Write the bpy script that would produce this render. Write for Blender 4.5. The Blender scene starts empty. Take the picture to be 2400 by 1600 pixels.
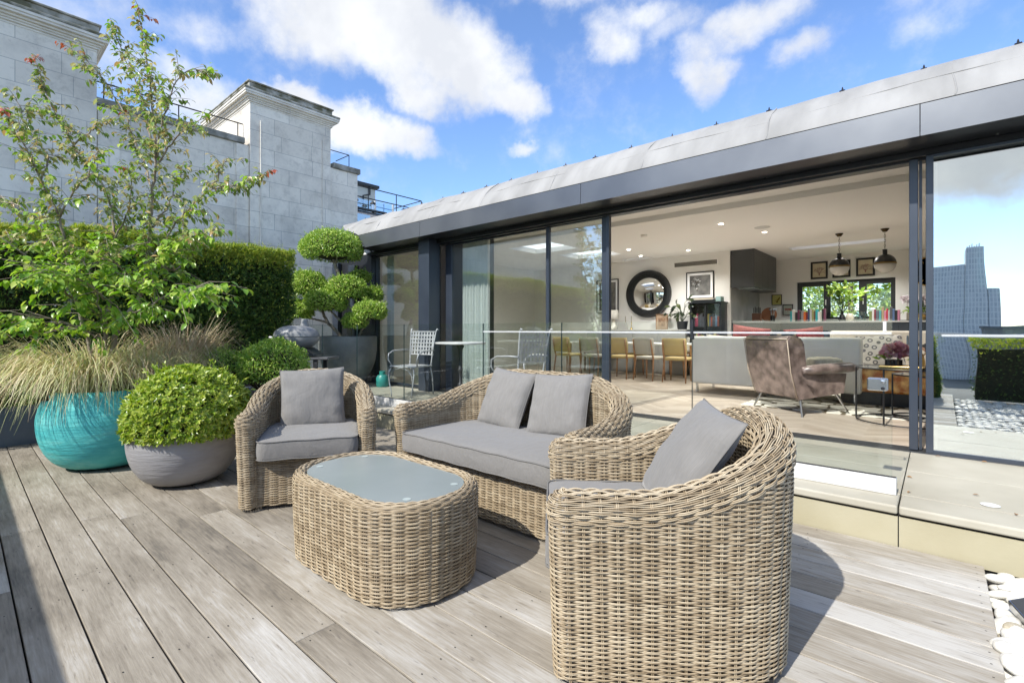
import bpy, bmesh, math, random
import numpy as np
from mathutils import Vector, Matrix
R = math.radians
rnd = random.Random(7)
rng = np.random.default_rng(11)
sc = bpy.context.scene
col = sc.collection

# ------------------------------------------------------------------ camera
cam_d = bpy.data.cameras.new('camera'); cam = bpy.data.objects.new('camera', cam_d); col.objects.link(cam)
cam_d.sensor_width = 36.0; cam_d.lens = 36.0 * 1140 / 2400; cam_d.clip_start = 0.05; cam_d.clip_end = 5000
cam_d.shift_y = -28 / 2400
cam.location = (0, 0, 1.28)
cam.rotation_euler = (R(90), 0, math.atan2(0.6585, 0.7526))
sc.camera = cam

# ------------------------------------------------------------------ light
SUN_DIR = Vector((-0.036, -0.738, 0.688)).normalized()      # towards the sun
sun_el = math.asin(SUN_DIR.z); sun_az = math.atan2(SUN_DIR.x, SUN_DIR.y)
sd = bpy.data.lights.new('sun', 'SUN'); sd.energy = 4.0; sd.angle = R(0.53); sd.color = (1.0, 0.955, 0.88)
so = bpy.data.objects.new('sun', sd); col.objects.link(so)
so.rotation_euler = SUN_DIR.to_track_quat('Z', 'Y').to_euler(); so.location = (0, -20, 20)

w = bpy.data.worlds.new('World'); sc.world = w; w.use_nodes = True
def build_world():
    nt = w.node_tree; N = nt.nodes; L = nt.links; N.clear()
    out = N.new('ShaderNodeOutputWorld'); bg = N.new('ShaderNodeBackground'); L.new(bg.outputs[0], out.inputs[0])
    bg.inputs[1].default_value = 0.15
    sky = N.new('ShaderNodeTexSky'); sky.sky_type = 'NISHITA'; sky.sun_disc = False
    sky.sun_elevation = sun_el; sky.sun_rotation = sun_az; sky.air_density = 1.0; sky.dust_density = 0.35; sky.ozone_density = 2.2
    tc = N.new('ShaderNodeTexCoord')
    def m(op, a, b=None, c=None, clamp=False):
        n = N.new('ShaderNodeMath'); n.operation = op; n.use_clamp = clamp
        for i, x in enumerate((a, b, c)):
            if x is None: continue
            if isinstance(x, (int, float)): n.inputs[i].default_value = x
            else: L.new(x, n.inputs[i])
        return n.outputs[0]
    def vm(op, a, b, outi=0):
        n = N.new('ShaderNodeVectorMath'); n.operation = op
        for i, x in enumerate((a, b)):
            if isinstance(x, (tuple, list, Vector)): n.inputs[i].default_value = tuple(x)
            elif x is not None: L.new(x, n.inputs[i])
        return n.outputs[outi]
    d = tc.outputs['Generated']
    # warp the direction with noise so that cloud outlines are ragged
    def noise(scale, det, rough, vec, color=False):
        n = N.new('ShaderNodeTexNoise'); n.inputs['Scale'].default_value = scale; n.inputs['Detail'].default_value = det
        n.inputs['Roughness'].default_value = rough; L.new(vec, n.inputs['Vector'])
        return n.outputs['Color' if color else 'Fac']
    wv = vm('MULTIPLY', vm('SUBTRACT', noise(5.5, 7, 0.6, d, True), (0.5, 0.5, 0.5)), (0.15, 0.15, 0.13))
    dw = vm('ADD', d, wv)
    f, yh = 1140.0, 772.0
    Fv = Vector((-0.6585, 0.7526, 0)); Rv = Vector((0.7526, 0.6585, 0)); Z = Vector((0, 0, 1))
    def dirp(u, v): return (Fv + Rv * ((u - 1200) / f) + Z * ((yh - v) / f)).normalized()
    # cumulus banks: centre direction, half sizes (radians), tilt
    blobs = []
    def blob(c, a, b, tilt=0, amp=1.0):
        t1 = Z.cross(c).normalized() * -1; t2 = c.cross(t1).normalized() * -1
        if t2.z < 0: t2 = -t2
        ca, sa = math.cos(tilt), math.sin(tilt)
        e1 = (t1 * ca + t2 * sa) / a; e2 = (-t1 * sa + t2 * ca) / b
        q = vm('SUBTRACT', dw, c)
        x = vm('DOT_PRODUCT', q, e1, 1); y = vm('DOT_PRODUCT', q, e2, 1)
        r2 = m('ADD', m('MULTIPLY', x, x), m('MULTIPLY', y, y))
        blobs.append(m('MULTIPLY', m('SUBTRACT', 1.0, r2, clamp=True), amp))
    P = [(900, 60, .20, .13, -.1, 1.0), (1080, 130, .13, .11, -.3, .95), (740, 60, .16, .09, .1, .85), (1200, 225, .085, .05, -.5, .8), (960, 200, .13, .06, -.4, .8),
         (830, 300, .15, .055, -.12, .95), (960, 335, .09, .04, -.05, .7), (700, 260, .12, .045, -.1, .9), (560, 300, .12, .05, 0, .7),
         (470, 60, .14, .05, .15, .42), (400, 170, .15, .05, -.2, .50), (480, 250, .13, .05, 0, .62), (250, 120, .14, .06, 0, .45), (90, -20, .2, .06, 0, .4), (350, 330, .2, .06, 0, .6),
         (1420, 90, .075, .06, -.4, .72), (1480, 20, .10, .04, 0, .62), (1640, 155, .05, .07, .5, .72), (1760, 40, .11, .05, .1, .72), (1850, 115, .07, .035, -.1, .6), (1570, 60, .08, .04, 0, .5),
         (2250, 20, .13, .045, .1, .40), (1225, 345, .042, .02, 0, .6), (2120, 0, .1, .03, 0, .28), (1350, -60, .2, .05, 0, .5)]
    for u, v, a, b, t, amp in P: blob(dirp(u, v), a, b, t, amp)
    for az, el, a, b, amp in ((180, 14, .5, .09, .9), (172, 25, .4, .09, .8), (205, 30, .3, .12, .8), (150, 18, .3, .12, .8), (230, 16, .3, .08, .8),
                              (120, 30, .35, .15, .9), (60, 28, .3, .12, .8), (20, 40, .3, .14, .8), (260, 40, .5, .3, 1), (300, 12, .3, .06, .5), (180, 60, .6, .4, 1), (90, 60, .5, .3, .9), (270, 65, .4, .3, .9)):
        c = Vector((math.sin(R(az)) * math.cos(R(el)), math.cos(R(az)) * math.cos(R(el)), math.sin(R(el))))
        blob(c, a, b, 0, amp)  # clouds out of view, some added overhead and behind for neutral fill light
    tot = blobs[0]
    for b in blobs[1:]: tot = m('SMOOTH_MAX', tot, b, 0.25)
    fine = noise(13, 8, 0.62, d)
    dens = m('ADD', m('MULTIPLY', m('MINIMUM', tot, 1.1), 1.0), m('MULTIPLY', m('SUBTRACT', fine, 0.5), 0.85))
    mr = N.new('ShaderNodeMapRange'); mr.interpolation_type = 'SMOOTHSTEP'; L.new(dens, mr.inputs[0])
    mr.inputs[1].default_value = 0.14; mr.inputs[2].default_value = 0.80
    mask = m('MULTIPLY', mr.outputs[0], m('GREATER_THAN', N.new('ShaderNodeSeparateXYZ').outputs[2], -1))
    mask = mr.outputs[0]
    # shade: thick parts and undersides greyer
    sh = noise(6, 6, 0.55, vm('ADD', d, (0.0, 0.0, 0.05)))
    mr2 = N.new('ShaderNodeMapRange'); L.new(m('ADD', sh, m('MULTIPLY', dens, 0.06)), mr2.inputs[0])
    mr2.inputs[1].default_value = 0.42; mr2.inputs[2].default_value = 0.68
    cm = N.new('ShaderNodeMix'); cm.data_type = 'RGBA'; L.new(mr2.outputs[0], cm.inputs[0])
    cm.inputs[6].default_value = (4.75, 4.85, 5.0, 1); cm.inputs[7].default_value = (3.7, 3.85, 4.15, 1)
    sat = N.new('ShaderNodeMix'); sat.data_type = 'RGBA'; sat.blend_type = 'MULTIPLY'; sat.inputs[0].default_value = 1
    L.new(sky.outputs[0], sat.inputs[6]); sat.inputs[7].default_value = (0.90, 1.02, 1.22, 1)
    mx = N.new('ShaderNodeMix'); mx.data_type = 'RGBA'; L.new(mask, mx.inputs[0]); L.new(sat.outputs[2], mx.inputs[6]); L.new(cm.outputs[2], mx.inputs[7])
    L.new(mx.outputs[2], bg.inputs[0])
build_world()
vs = sc.view_settings; vs.view_transform = 'Standard'; vs.look = 'None'; vs.exposure = 0.58; vs.gamma = 1; vs.use_curve_mapping = False
sc.cycles.use_denoising = True; sc.cycles.transparent_max_bounces = 24; sc.cycles.max_bounces = 10; sc.cycles.diffuse_bounces = 5
sc.cycles.glossy_bounces = 4; sc.cycles.sample_clamp_indirect = 6; sc.cycles.caustics_reflective = False; sc.cycles.caustics_refractive = False

# ------------------------------------------------------------------ mesh building helpers
class MB:
    def __init__(s): s.v = []; s.q = []; s.t = []; s.qm = []; s.tm = []; s.p = []; s.n = 0
    def add(s, V, Q=None, T=None, mi=0, P=None):
        V = np.asarray(V, dtype=np.float32).reshape(-1, 3)
        if Q is not None and len(Q): Q = np.asarray(Q, dtype=np.int64).reshape(-1, 4); s.q.append(Q + s.n); s.qm.append(np.full(len(Q), mi))
        if T is not None and len(T): T = np.asarray(T, dtype=np.int64).reshape(-1, 3); s.t.append(T + s.n); s.tm.append(np.full(len(T), mi))
        if P is not None:
            for p in P: s.p.append(([i + s.n for i in p], mi))
        s.v.append(V); s.n += len(V); return s
    def bm(s, b, mi=0):
        b.verts.ensure_lookup_table()
        V = [v.co[:] for v in b.verts]; idx = {v: i for i, v in enumerate(b.verts)}
        Q = []; T = []; P = []
        for f in b.faces:
            k = [idx[v] for v in f.verts]
            (Q if len(k) == 4 else T if len(k) == 3 else P).append(k)
        s.add(V, Q, T, mi, P); b.free(); return s
    def box(s, x0, x1, y0, y1, z0, z1, r=0, mi=0, rot=0, seg=1):
        b = bmesh.new(); bmesh.ops.create_cube(b, size=1)
        for v in b.verts: v.co = Vector(((v.co.x) * (x1 - x0), v.co.y * (y1 - y0), v.co.z * (z1 - z0)))
        if r > 0: bmesh.ops.bevel(b, geom=list(b.edges), offset=r, segments=seg, affect='EDGES', profile=0.5)
        M = Matrix.Translation(((x0 + x1) / 2, (y0 + y1) / 2, (z0 + z1) / 2)) @ Matrix.Rotation(rot, 4, 'Z')
        bmesh.ops.transform(b, matrix=M, verts=b.verts); return s.bm(b, mi)
    def tube(s, pts, r, n=8, mi=0, closed=False, caps=True):
        P = np.array(pts, dtype=float); m_ = len(P); r = np.broadcast_to(np.array(r, dtype=float), (m_,))
        if closed: T = np.roll(P, -1, 0) - np.roll(P, 1, 0)
        else:
            T = np.gradient(P, axis=0)
        T /= np.linalg.norm(T, axis=1)[:, None] + 1e-12
        up = np.array([0, 0, 1.0]) if abs(T[0][2]) < 0.9 else np.array([1.0, 0, 0])
        A = np.zeros_like(P); a = np.cross(T[0], up); a /= np.linalg.norm(a); A[0] = a
        for i in range(1, m_):
            a = A[i - 1] - T[i] * np.dot(A[i - 1], T[i]); A[i] = a / (np.linalg.norm(a) + 1e-12)
        B = np.cross(T, A); th = np.linspace(0, 2 * math.pi, n, endpoint=False)
        V = P[:, None] + r[:, None, None] * (np.cos(th)[None, :, None] * A[:, None] + np.sin(th)[None, :, None] * B[:, None])
        Q = []
        rows = m_ if closed else m_ - 1
        i = np.arange(rows)[:, None]; j = np.arange(n)[None]; i2 = (i + 1) % m_; j2 = (j + 1) % n
        Q = np.stack([i * n + j, i * n + j2, i2 * n + j2, i2 * n + j], -1).reshape(-1, 4)
        Pp = None if (closed or not caps) else [list(range(n))[::-1], [(m_ - 1) * n + k for k in range(n)]]
        return s.add(V.reshape(-1, 3), Q, None, mi, Pp)
    def lathe(s, prof, n=32, c=(0, 0, 0), mi=0, sx=1, sy=1):
        pr = np.array(prof, dtype=float); m_ = len(pr); th = np.linspace(0, 2 * math.pi, n, endpoint=False)
        V = np.stack([pr[:, 0][:, None] * np.cos(th) * sx + c[0], pr[:, 0][:, None] * np.sin(th) * sy + c[1], np.repeat(pr[:, 1][:, None], n, 1) + c[2]], -1)
        i = np.arange(m_ - 1)[:, None]; j = np.arange(n)[None]; j2 = (j + 1) % n
        Q = np.stack([i * n + j, i * n + j2, (i + 1) * n + j2, (i + 1) * n + j], -1).reshape(-1, 4)
        P = []
        if pr[0, 0] > 1e-5: P.append(list(range(n))[::-1])
        if pr[-1, 0] > 1e-5: P.append([(m_ - 1) * n + k for k in range(n)])
        return s.add(V.reshape(-1, 3), Q, None, mi, P)
    def prism(s, poly, axis, a0, a1, mi=0):
        """extrude a 2D polygon; axis 'x','y','z' is the extrusion axis, poly in the other two (in order)."""
        n = len(poly); V = []
        for a in (a0, a1):
            for p in poly:
                V.append({'x': (a, p[0], p[1]), 'y': (p[0], a, p[1]), 'z': (p[0], p[1], a)}[axis])
        Q = [[i, (i + 1) % n, n + (i + 1) % n, n + i] for i in range(n)]
        return s.add(V, Q, None, mi, [list(range(n))[::-1], list(range(n, 2 * n))])
    def quad(s, a, b, c, d, mi=0): return s.add([a, b, c, d], [[0, 1, 2, 3]], None, mi)
    def mesh(s, name):
        me = bpy.data.meshes.new(name)
        V = np.concatenate(s.v) if s.v else np.zeros((0, 3), np.float32)
        loops = []; sizes = []; mats = []
        if s.q: q = np.concatenate(s.q); loops.append(q.reshape(-1)); sizes.append(np.full(len(q), 4)); mats.append(np.concatenate(s.qm))
        if s.t: t = np.concatenate(s.t); loops.append(t.reshape(-1)); sizes.append(np.full(len(t), 3)); mats.append(np.concatenate(s.tm))
        if s.p:
            loops.append(np.concatenate([np.array(p) for p, _ in s.p])); sizes.append(np.array([len(p) for p, _ in s.p])); mats.append(np.array([m for _, m in s.p]))
        lp = np.concatenate(loops).astype(np.int32); sz = np.concatenate(sizes).astype(np.int32); mt = np.concatenate(mats).astype(np.int32)
        me.vertices.add(len(V)); me.vertices.foreach_set('co', V.astype(np.float32).ravel())
        me.loops.add(len(lp)); me.loops.foreach_set('vertex_index', lp)
        me.polygons.add(len(sz)); st = np.zeros(len(sz), np.int32); st[1:] = np.cumsum(sz)[:-1]
        me.polygons.foreach_set('loop_start', st)
        me.polygons.foreach_set('material_index', mt)
        me.update(calc_edges=True)
        return me
def obj(name, mb, mat, parent=None, smooth=False, loc=None, rz=0):
    me = mb.mesh(name)
    for m_ in (mat if isinstance(mat, (list, tuple)) else [mat]): me.materials.append(m_)
    if not smooth: me.polygons.foreach_set('use_smooth', np.zeros(len(me.polygons), dtype=bool))
    if smooth:
        me.polygons.foreach_set('use_smooth', np.ones(len(me.polygons), dtype=bool))
        if smooth != 'all':
            me.set_sharp_from_angle(angle=R(38))
    o = bpy.data.objects.new(name, me); col.objects.link(o)
    if parent: o.parent = parent
    if loc: o.location = loc
    if rz: o.rotation_euler.z = rz
    return o
def tag(o, label=None, cat=None, group=None, kind=None):
    if label: o['label'] = label
    if cat: o['category'] = cat
    if group: o['group'] = group
    if kind: o['kind'] = kind
    return o
def thing(name, label, cat, loc=(0, 0, 0), rz=0, group=None):
    o = bpy.data.objects.new(name, None); col.objects.link(o); o.location = loc; o.rotation_euler = (0, 0, rz); o.empty_display_size = 0.1
    return tag(o, label, cat, group)
def dup(root, loc, rz, label=None, group=None):
    r = root.copy(); col.objects.link(r); r.location = loc; r.rotation_euler = (0, 0, rz)
    if label: r['label'] = label
    if group: r['group'] = group
    for ch in list(root.children):
        c = ch.copy(); col.objects.link(c); c.parent = r
        for g in list(ch.children):
            d = g.copy(); col.objects.link(d); d.parent = c
    return r

# ------------------------------------------------------------------ materials
def new_mat(name):
    m = bpy.data.materials.new(name); m.use_nodes = True
    nt = m.node_tree; b = nt.nodes['Principled BSDF']; return m, nt, b
def hexl(r, g, b): return (r, g, b, 1)
def mat(name, c1, c2=None, scale=8, rough=0.6, metal=0, bump=0, bscale=None, stretch=None, spec=0.5, detail=4, lo=0.35, hi=0.65, island=0.0, coord='Object'):
    m, nt, b = new_mat(name); N = nt.nodes; L = nt.links
    b.inputs['Roughness'].default_value = rough; b.inputs['Metallic'].default_value = metal; b.inputs['Specular IOR Level'].default_value = spec
    b.inputs['Base Color'].default_value = hexl(*c1)
    tc = N.new('ShaderNodeTexCoord'); mp = N.new('ShaderNodeMapping'); L.new(tc.outputs[coord], mp.inputs[0])
    if stretch: mp.inputs['Scale'].default_value = stretch
    colr = None
    if c2 is not None:
        n = N.new('ShaderNodeTexNoise'); n.inputs['Scale'].default_value = scale; n.inputs['Detail'].default_value = detail; L.new(mp.outputs[0], n.inputs['Vector'])
        cr = N.new('ShaderNodeValToRGB'); cr.color_ramp.elements[0].position = lo; cr.color_ramp.elements[1].position = hi
        cr.color_ramp.elements[0].color = hexl(*c1); cr.color_ramp.elements[1].color = hexl(*c2)
        L.new(n.outputs['Fac'], cr.inputs[0]); colr = cr.outputs[0]
    if island:
        g = N.new('ShaderNodeNewGeometry'); hs = N.new('ShaderNodeHueSaturation')
        mr = N.new('ShaderNodeMapRange'); L.new(g.outputs['Random Per Island'], mr.inputs[0]); mr.inputs[3].default_value = 1 - island; mr.inputs[4].default_value = 1 + island
        L.new(mr.outputs[0], hs.inputs['Value'])
        if colr: L.new(colr, hs.inputs['Color'])
        else: hs.inputs['Color'].default_value = hexl(*c1)
        colr = hs.outputs[0]
    if colr: L.new(colr, b.inputs['Base Color'])
    if bump:
        n2 = N.new('ShaderNodeTexNoise'); n2.inputs['Scale'].default_value = bscale or scale * 4; n2.inputs['Detail'].default_value = 5; L.new(mp.outputs[0], n2.inputs['Vector'])
        bp = N.new('ShaderNodeBump'); bp.inputs['Strength'].default_value = bump; bp.inputs['Distance'].default_value = 0.01
        L.new(n2.outputs['Fac'], bp.inputs['Height']); L.new(bp.outputs[0], b.inputs['Normal'])
    return m
def leaf_mat(name, cols, rough=0.45, trans=0.3, spec=0.5):
    m, nt, b = new_mat(name); N = nt.nodes; L = nt.links
    g = N.new('ShaderNodeNewGeometry'); cr = N.new('ShaderNodeValToRGB'); e = cr.color_ramp.elements
    n = len(cols); e[0].position = 0; e[0].color = hexl(*cols[0]); e[1].position = 1; e[1].color = hexl(*cols[-1])
    for i in range(1, n - 1): x = e.new(i / (n - 1)); x.color = hexl(*cols[i])
    L.new(g.outputs['Random Per Island'], cr.inputs[0]); L.new(cr.outputs[0], b.inputs['Base Color'])
    b.inputs['Roughness'].default_value = rough; b.inputs['Specular IOR Level'].default_value = spec
    tr = N.new('ShaderNodeBsdfTranslucent'); hs = N.new('ShaderNodeHueSaturation'); hs.inputs['Value'].default_value = 1.5; hs.inputs['Saturation'].default_value = 1.1
    L.new(cr.outputs[0], hs.inputs['Color']); L.new(hs.outputs[0], tr.inputs[0])
    mx = N.new('ShaderNodeMixShader'); mx.inputs[0].default_value = trans; L.new(b.outputs[0], mx.inputs[1]); L.new(tr.outputs[0], mx.inputs[2])
    L.new(mx.outputs[0], nt.nodes['Material Output'].inputs[0]); return m
def glass_mat(name, tint=(1, 1, 1), ior=1.45, add=0.0, rough=0.0, k=1.0, wave=0.0):
    m, nt, b = new_mat(name); N = nt.nodes; L = nt.links; N.remove(b)
    t = N.new('ShaderNodeBsdfTransparent'); t.inputs[0].default_value = hexl(*tint)
    g = N.new('ShaderNodeBsdfGlossy'); g.inputs['Roughness'].default_value = rough; g.inputs[0].default_value = (0.97, 1, 0.99, 1)
    f = N.new('ShaderNodeFresnel'); ge = N.new('ShaderNodeNewGeometry'); mr_ = N.new('ShaderNodeMapRange'); L.new(ge.outputs['Backfacing'], mr_.inputs[0]); mr_.inputs[3].default_value = ior; mr_.inputs[4].default_value = 1 / ior; L.new(mr_.outputs[0], f.inputs[0])
    mu = N.new('ShaderNodeMath'); mu.operation = 'MULTIPLY_ADD'; mu.use_clamp = True; L.new(f.outputs[0], mu.inputs[0]); mu.inputs[1].default_value = k; mu.inputs[2].default_value = add
    mx = N.new('ShaderNodeMixShader'); L.new(mu.outputs[0], mx.inputs[0]); L.new(t.outputs[0], mx.inputs[1]); L.new(g.outputs[0], mx.inputs[2])
    if wave:
        tc = N.new('ShaderNodeTexCoord'); n = N.new('ShaderNodeTexNoise'); n.inputs['Scale'].default_value = 1.3; n.inputs['Detail'].default_value = 1
        L.new(tc.outputs['Object'], n.inputs['Vector']); bp = N.new('ShaderNodeBump'); bp.inputs['Strength'].default_value = wave; bp.inputs['Distance'].default_value = 0.02
        L.new(n.outputs['Fac'], bp.inputs['Height']); L.new(bp.outputs[0], g.inputs['Normal'])
    L.new(mx.outputs[0], N['Material Output'].inputs[0]); return m
def emit_mat(name, c, s):
    m, nt, b = new_mat(name); b.inputs['Base Color'].default_value = hexl(*c); b.inputs['Emission Color'].default_value = hexl(*c); b.inputs['Emission Strength'].default_value = s
    return m

M = {}
M['charcoal'] = mat('anthracite_coated_metal', (0.028, 0.036, 0.052), (0.036, 0.046, 0.064), 3, rough=0.34, metal=0.0, spec=0.6)
M['fascia'] = mat('fascia_metal', (0.105, 0.115, 0.13), (0.15, 0.16, 0.172), 1.2, rough=0.36, metal=0.5, bump=0.03, bscale=2)
M['soffit'] = mat('soffit_metal', (0.016, 0.018, 0.022), (0.022, 0.024, 0.028), 3, rough=0.3)
M['black'] = mat('black_paint', (0.012, 0.012, 0.014), None, rough=0.4)
M['dark'] = mat('dark_void', (0.008, 0.008, 0.008), None, rough=0.9)
M['paving'] = mat('sandstone_porcelain', (0.37, 0.345, 0.275), (0.45, 0.425, 0.35), 2.2, rough=0.55, bump=0.08, bscale=60, detail=7)
M['riser'] = mat('sandstone_riser', (0.35, 0.315, 0.205), (0.42, 0.385, 0.27), 1.8, rough=0.6, bump=0.08, bscale=50, detail=7)
M['wallpaint'] = mat('white_wall_paint', (0.80, 0.79, 0.75), None, rough=0.8)
M['ceil'] = mat('white_ceiling_paint', (0.80, 0.79, 0.76), None, rough=0.85)
M['glass'] = glass_mat('window_glass', (0.93, 0.965, 0.955), 1.5, 0.11, k=1.6, wave=0.06)
M['coated'] = glass_mat('coated_window_glass', (0.55, 0.66, 0.64), 1.5, 0.56, k=1.0, wave=0.16)
M['balglass'] = glass_mat('balustrade_glass', (0.955, 0.975, 0.968), 1.45, 0.0, k=0.9)
M['glassedge'] = mat('glass_edge', (0.10, 0.16, 0.15), None, rough=0.15)
M['glasstop'] = mat('glass_top_edge', (0.55, 0.66, 0.63), None, rough=0.15)
M['film'] = mat('white_film', (0.86, 0.87, 0.87), None, rough=0.5)
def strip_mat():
    m, nt, b = new_mat('painted_rail_reflection'); N = nt.nodes; L = nt.links; b.inputs['Base Color'].default_value = (0.85, 0.87, 0.87, 1); b.inputs['Roughness'].default_value = 0.5
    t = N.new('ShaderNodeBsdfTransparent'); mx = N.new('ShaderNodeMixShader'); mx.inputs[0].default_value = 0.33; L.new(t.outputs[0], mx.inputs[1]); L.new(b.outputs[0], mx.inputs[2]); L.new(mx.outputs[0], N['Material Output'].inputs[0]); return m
M['strip'] = strip_mat()  # white band painting the parapet rail's reflection onto the glass
M['alu'] = mat('brushed_aluminium', (0.72, 0.72, 0.70), (0.78, 0.78, 0.76), 5, rough=0.4, metal=0.3)
M['steel'] = mat('steel', (0.6, 0.6, 0.6), None, rough=0.25, metal=1)
M['brass'] = mat('brass', (0.62, 0.43, 0.16), None, rough=0.25, metal=1)
M['iron'] = mat('grey_wrought_iron', (0.36, 0.37, 0.38), (0.50, 0.51, 0.51), 14, rough=0.5, metal=0.25)
M['darkiron'] = mat('dark_cast_iron', (0.035, 0.037, 0.04), None, rough=0.5)
M['zinc'] = mat('zinc_planter', (0.17, 0.175, 0.175), (0.27, 0.275, 0.27), 2.5, rough=0.5, metal=0.25, bump=0.06, bscale=10)
M['bark'] = mat('bark', (0.20, 0.155, 0.115), (0.36, 0.31, 0.25), 12, rough=0.85, bump=0.4, bscale=40)
M['soil'] = mat('soil', (0.06, 0.045, 0.03), (0.12, 0.09, 0.06), 25, rough=1, bump=0.6)
M['cushion'] = None

def lead_mat():
    m = mat('lead_roof', (0.24, 0.238, 0.232), (0.34, 0.337, 0.33), 1.5, rough=0.8, metal=0.0, bump=0.45, bscale=3.2, detail=9, lo=0.3, hi=0.66, stretch=(2.6, 1, 0.7))
    return m
M['lead'] = lead_mat()

def deck_mat():
    m, nt, b = new_mat('weathered_timber'); N = nt.nodes; L = nt.links
    tc = N.new('ShaderNodeTexCoord'); g = N.new('ShaderNodeNewGeometry')
    off = N.new('ShaderNodeVectorMath'); off.operation = 'SCALE'; 
    cb = N.new('ShaderNodeCombineXYZ')
    mulr = N.new('ShaderNodeMath'); mulr.operation = 'MULTIPLY'; mulr.inputs[1].default_value = 37.0; L.new(g.outputs['Random Per Island'], mulr.inputs[0])
    L.new(mulr.outputs[0], cb.inputs[0]); L.new(mulr.outputs[0], cb.inputs[2])
    add = N.new('ShaderNodeVectorMath'); add.operation = 'ADD'; L.new(tc.outputs['Object'], add.inputs[0]); L.new(cb.outputs[0], add.inputs[1])
    def nz(sx, sy, scale, det, rough=0.5, dist=0.0):
        mp = N.new('ShaderNodeMapping'); mp.inputs['Scale'].default_value = (sx, sy, 1); L.new(add.outputs[0], mp.inputs[0])
        n = N.new('ShaderNodeTexNoise'); n.inputs['Scale'].default_value = scale; n.inputs['Detail'].default_value = det; n.inputs['Roughness'].default_value = rough; n.inputs['Distortion'].default_value = dist
        L.new(mp.outputs[0], n.inputs['Vector']); return n.outputs['Fac']
    grain = nz(0.06, 1, 95, 8, 0.65, 0.3); fig = nz(0.16, 1, 13, 4, 0.6, 1.2); blotch = nz(0.45, 1, 2.1, 6, 0.6)
    fleck = nz(0.14, 1, 60, 3, 0.6, 0.5)
    def mth(op, a, b_, clamp=False):
        n = N.new('ShaderNodeMath'); n.operation = op; n.use_clamp = clamp
        for i, x in enumerate((a, b_)):
            if isinstance(x, (int, float)): n.inputs[i].default_value = x
            else: L.new(x, n.inputs[i])
        return n.outputs[0]
    val = mth('ADD', mth('MULTIPLY', grain, 0.42), mth('ADD', mth('MULTIPLY', fig, 0.34), mth('MULTIPLY', blotch, 0.74)))
    isl = mth('MULTIPLY', mth('SUBTRACT', g.outputs['Random Per Island'], 0.5), 0.11)
    sx = N.new('ShaderNodeSeparateXYZ'); L.new(tc.outputs['Object'], sx.inputs[0])
    # boards to the right are more bleached by weather
    mrx = N.new('ShaderNodeMapRange'); L.new(sx.outputs[0], mrx.inputs[0]); mrx.inputs[1].default_value = -3.0; mrx.inputs[2].default_value = 0.0; mrx.inputs[3].default_value = -0.02; mrx.inputs[4].default_value = 0.19
    val = mth('SUBTRACT', mth('ADD', mth('ADD', val, isl), mrx.outputs[0]), 0.145)
    cr = N.new('ShaderNodeValToRGB'); e = cr.color_ramp.elements
    e[0].position = 0.36; e[0].color = (0.095, 0.086, 0.074, 1); e[1].position = 0.90; e[1].color = (0.50, 0.485, 0.45, 1)
    x = e.new(0.52); x.color = (0.222, 0.195, 0.155, 1); x = e.new(0.68); x.color = (0.325, 0.292, 0.24, 1)
    L.new(val, cr.inputs[0])
    fm = N.new('ShaderNodeMapRange'); L.new(fleck, fm.inputs[0]); fm.inputs[1].default_value = 0.62; fm.inputs[2].default_value = 0.72; fm.inputs[3].default_value = 0; fm.inputs[4].default_value = 0.55
    mx = N.new('ShaderNodeMix'); mx.data_type = 'RGBA'; L.new(fm.outputs[0], mx.inputs[0]); L.new(cr.outputs[0], mx.inputs[6]); mx.inputs[7].default_value = (0.12, 0.105, 0.09, 1)
    L.new(mx.outputs[2], b.inputs['Base Color']); b.inputs['Roughness'].default_value = 0.75; b.inputs['Specular IOR Level'].default_value = 0.3
    bp = N.new('ShaderNodeBump'); bp.inputs['Strength'].default_value = 0.35; bp.inputs['Distance'].default_value = 0.004
    L.new(mth('ADD', grain, mth('MULTIPLY', fleck, -0.3)), bp.inputs['Height']); L.new(bp.outputs[0], b.inputs['Normal'])
    return m
M['deck'] = deck_mat()

def reed_mat(name, c1, c2, c3):
    m, nt, b = new_mat(name); N = nt.nodes; L = nt.links
    g = N.new('ShaderNodeNewGeometry'); tc = N.new('ShaderNodeTexCoord')
    n = N.new('ShaderNodeTexNoise'); n.inputs['Scale'].default_value = 16; n.inputs['Detail'].default_value = 3; L.new(tc.outputs['Object'], n.inputs['Vector'])
    a = N.new('ShaderNodeMath'); a.operation = 'MULTIPLY_ADD'; L.new(n.outputs['Fac'], a.inputs[0]); a.inputs[1].default_value = 0.8
    s_ = N.new('ShaderNodeMath'); s_.operation = 'MULTIPLY'; L.new(g.outputs['Random Per Island'], s_.inputs[0]); s_.inputs[1].default_value = 0.55; L.new(s_.outputs[0], a.inputs[2])
    cr = N.new('ShaderNodeValToRGB'); e = cr.color_ramp.elements; e[0].position = 0.3; e[0].color = hexl(*c1); e[1].position = 0.95; e[1].color = hexl(*c3)
    x = e.new(0.62); x.color = hexl(*c2)
    L.new(a.outputs[0], cr.inputs[0]); L.new(cr.outputs[0], b.inputs['Base Color']); b.inputs['Roughness'].default_value = 0.42; b.inputs['Specular IOR Level'].default_value = 0.45
    return m
M['reed'] = reed_mat('woven_reed', (0.22, 0.165, 0.10), (0.38, 0.30, 0.195), (0.50, 0.42, 0.295))
M['reeddark'] = mat('wicker_shade_and_panel', (0.05, 0.035, 0.022), None, rough=0.9)  # dark brown for the liner's painted shade and the seat panels

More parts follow.
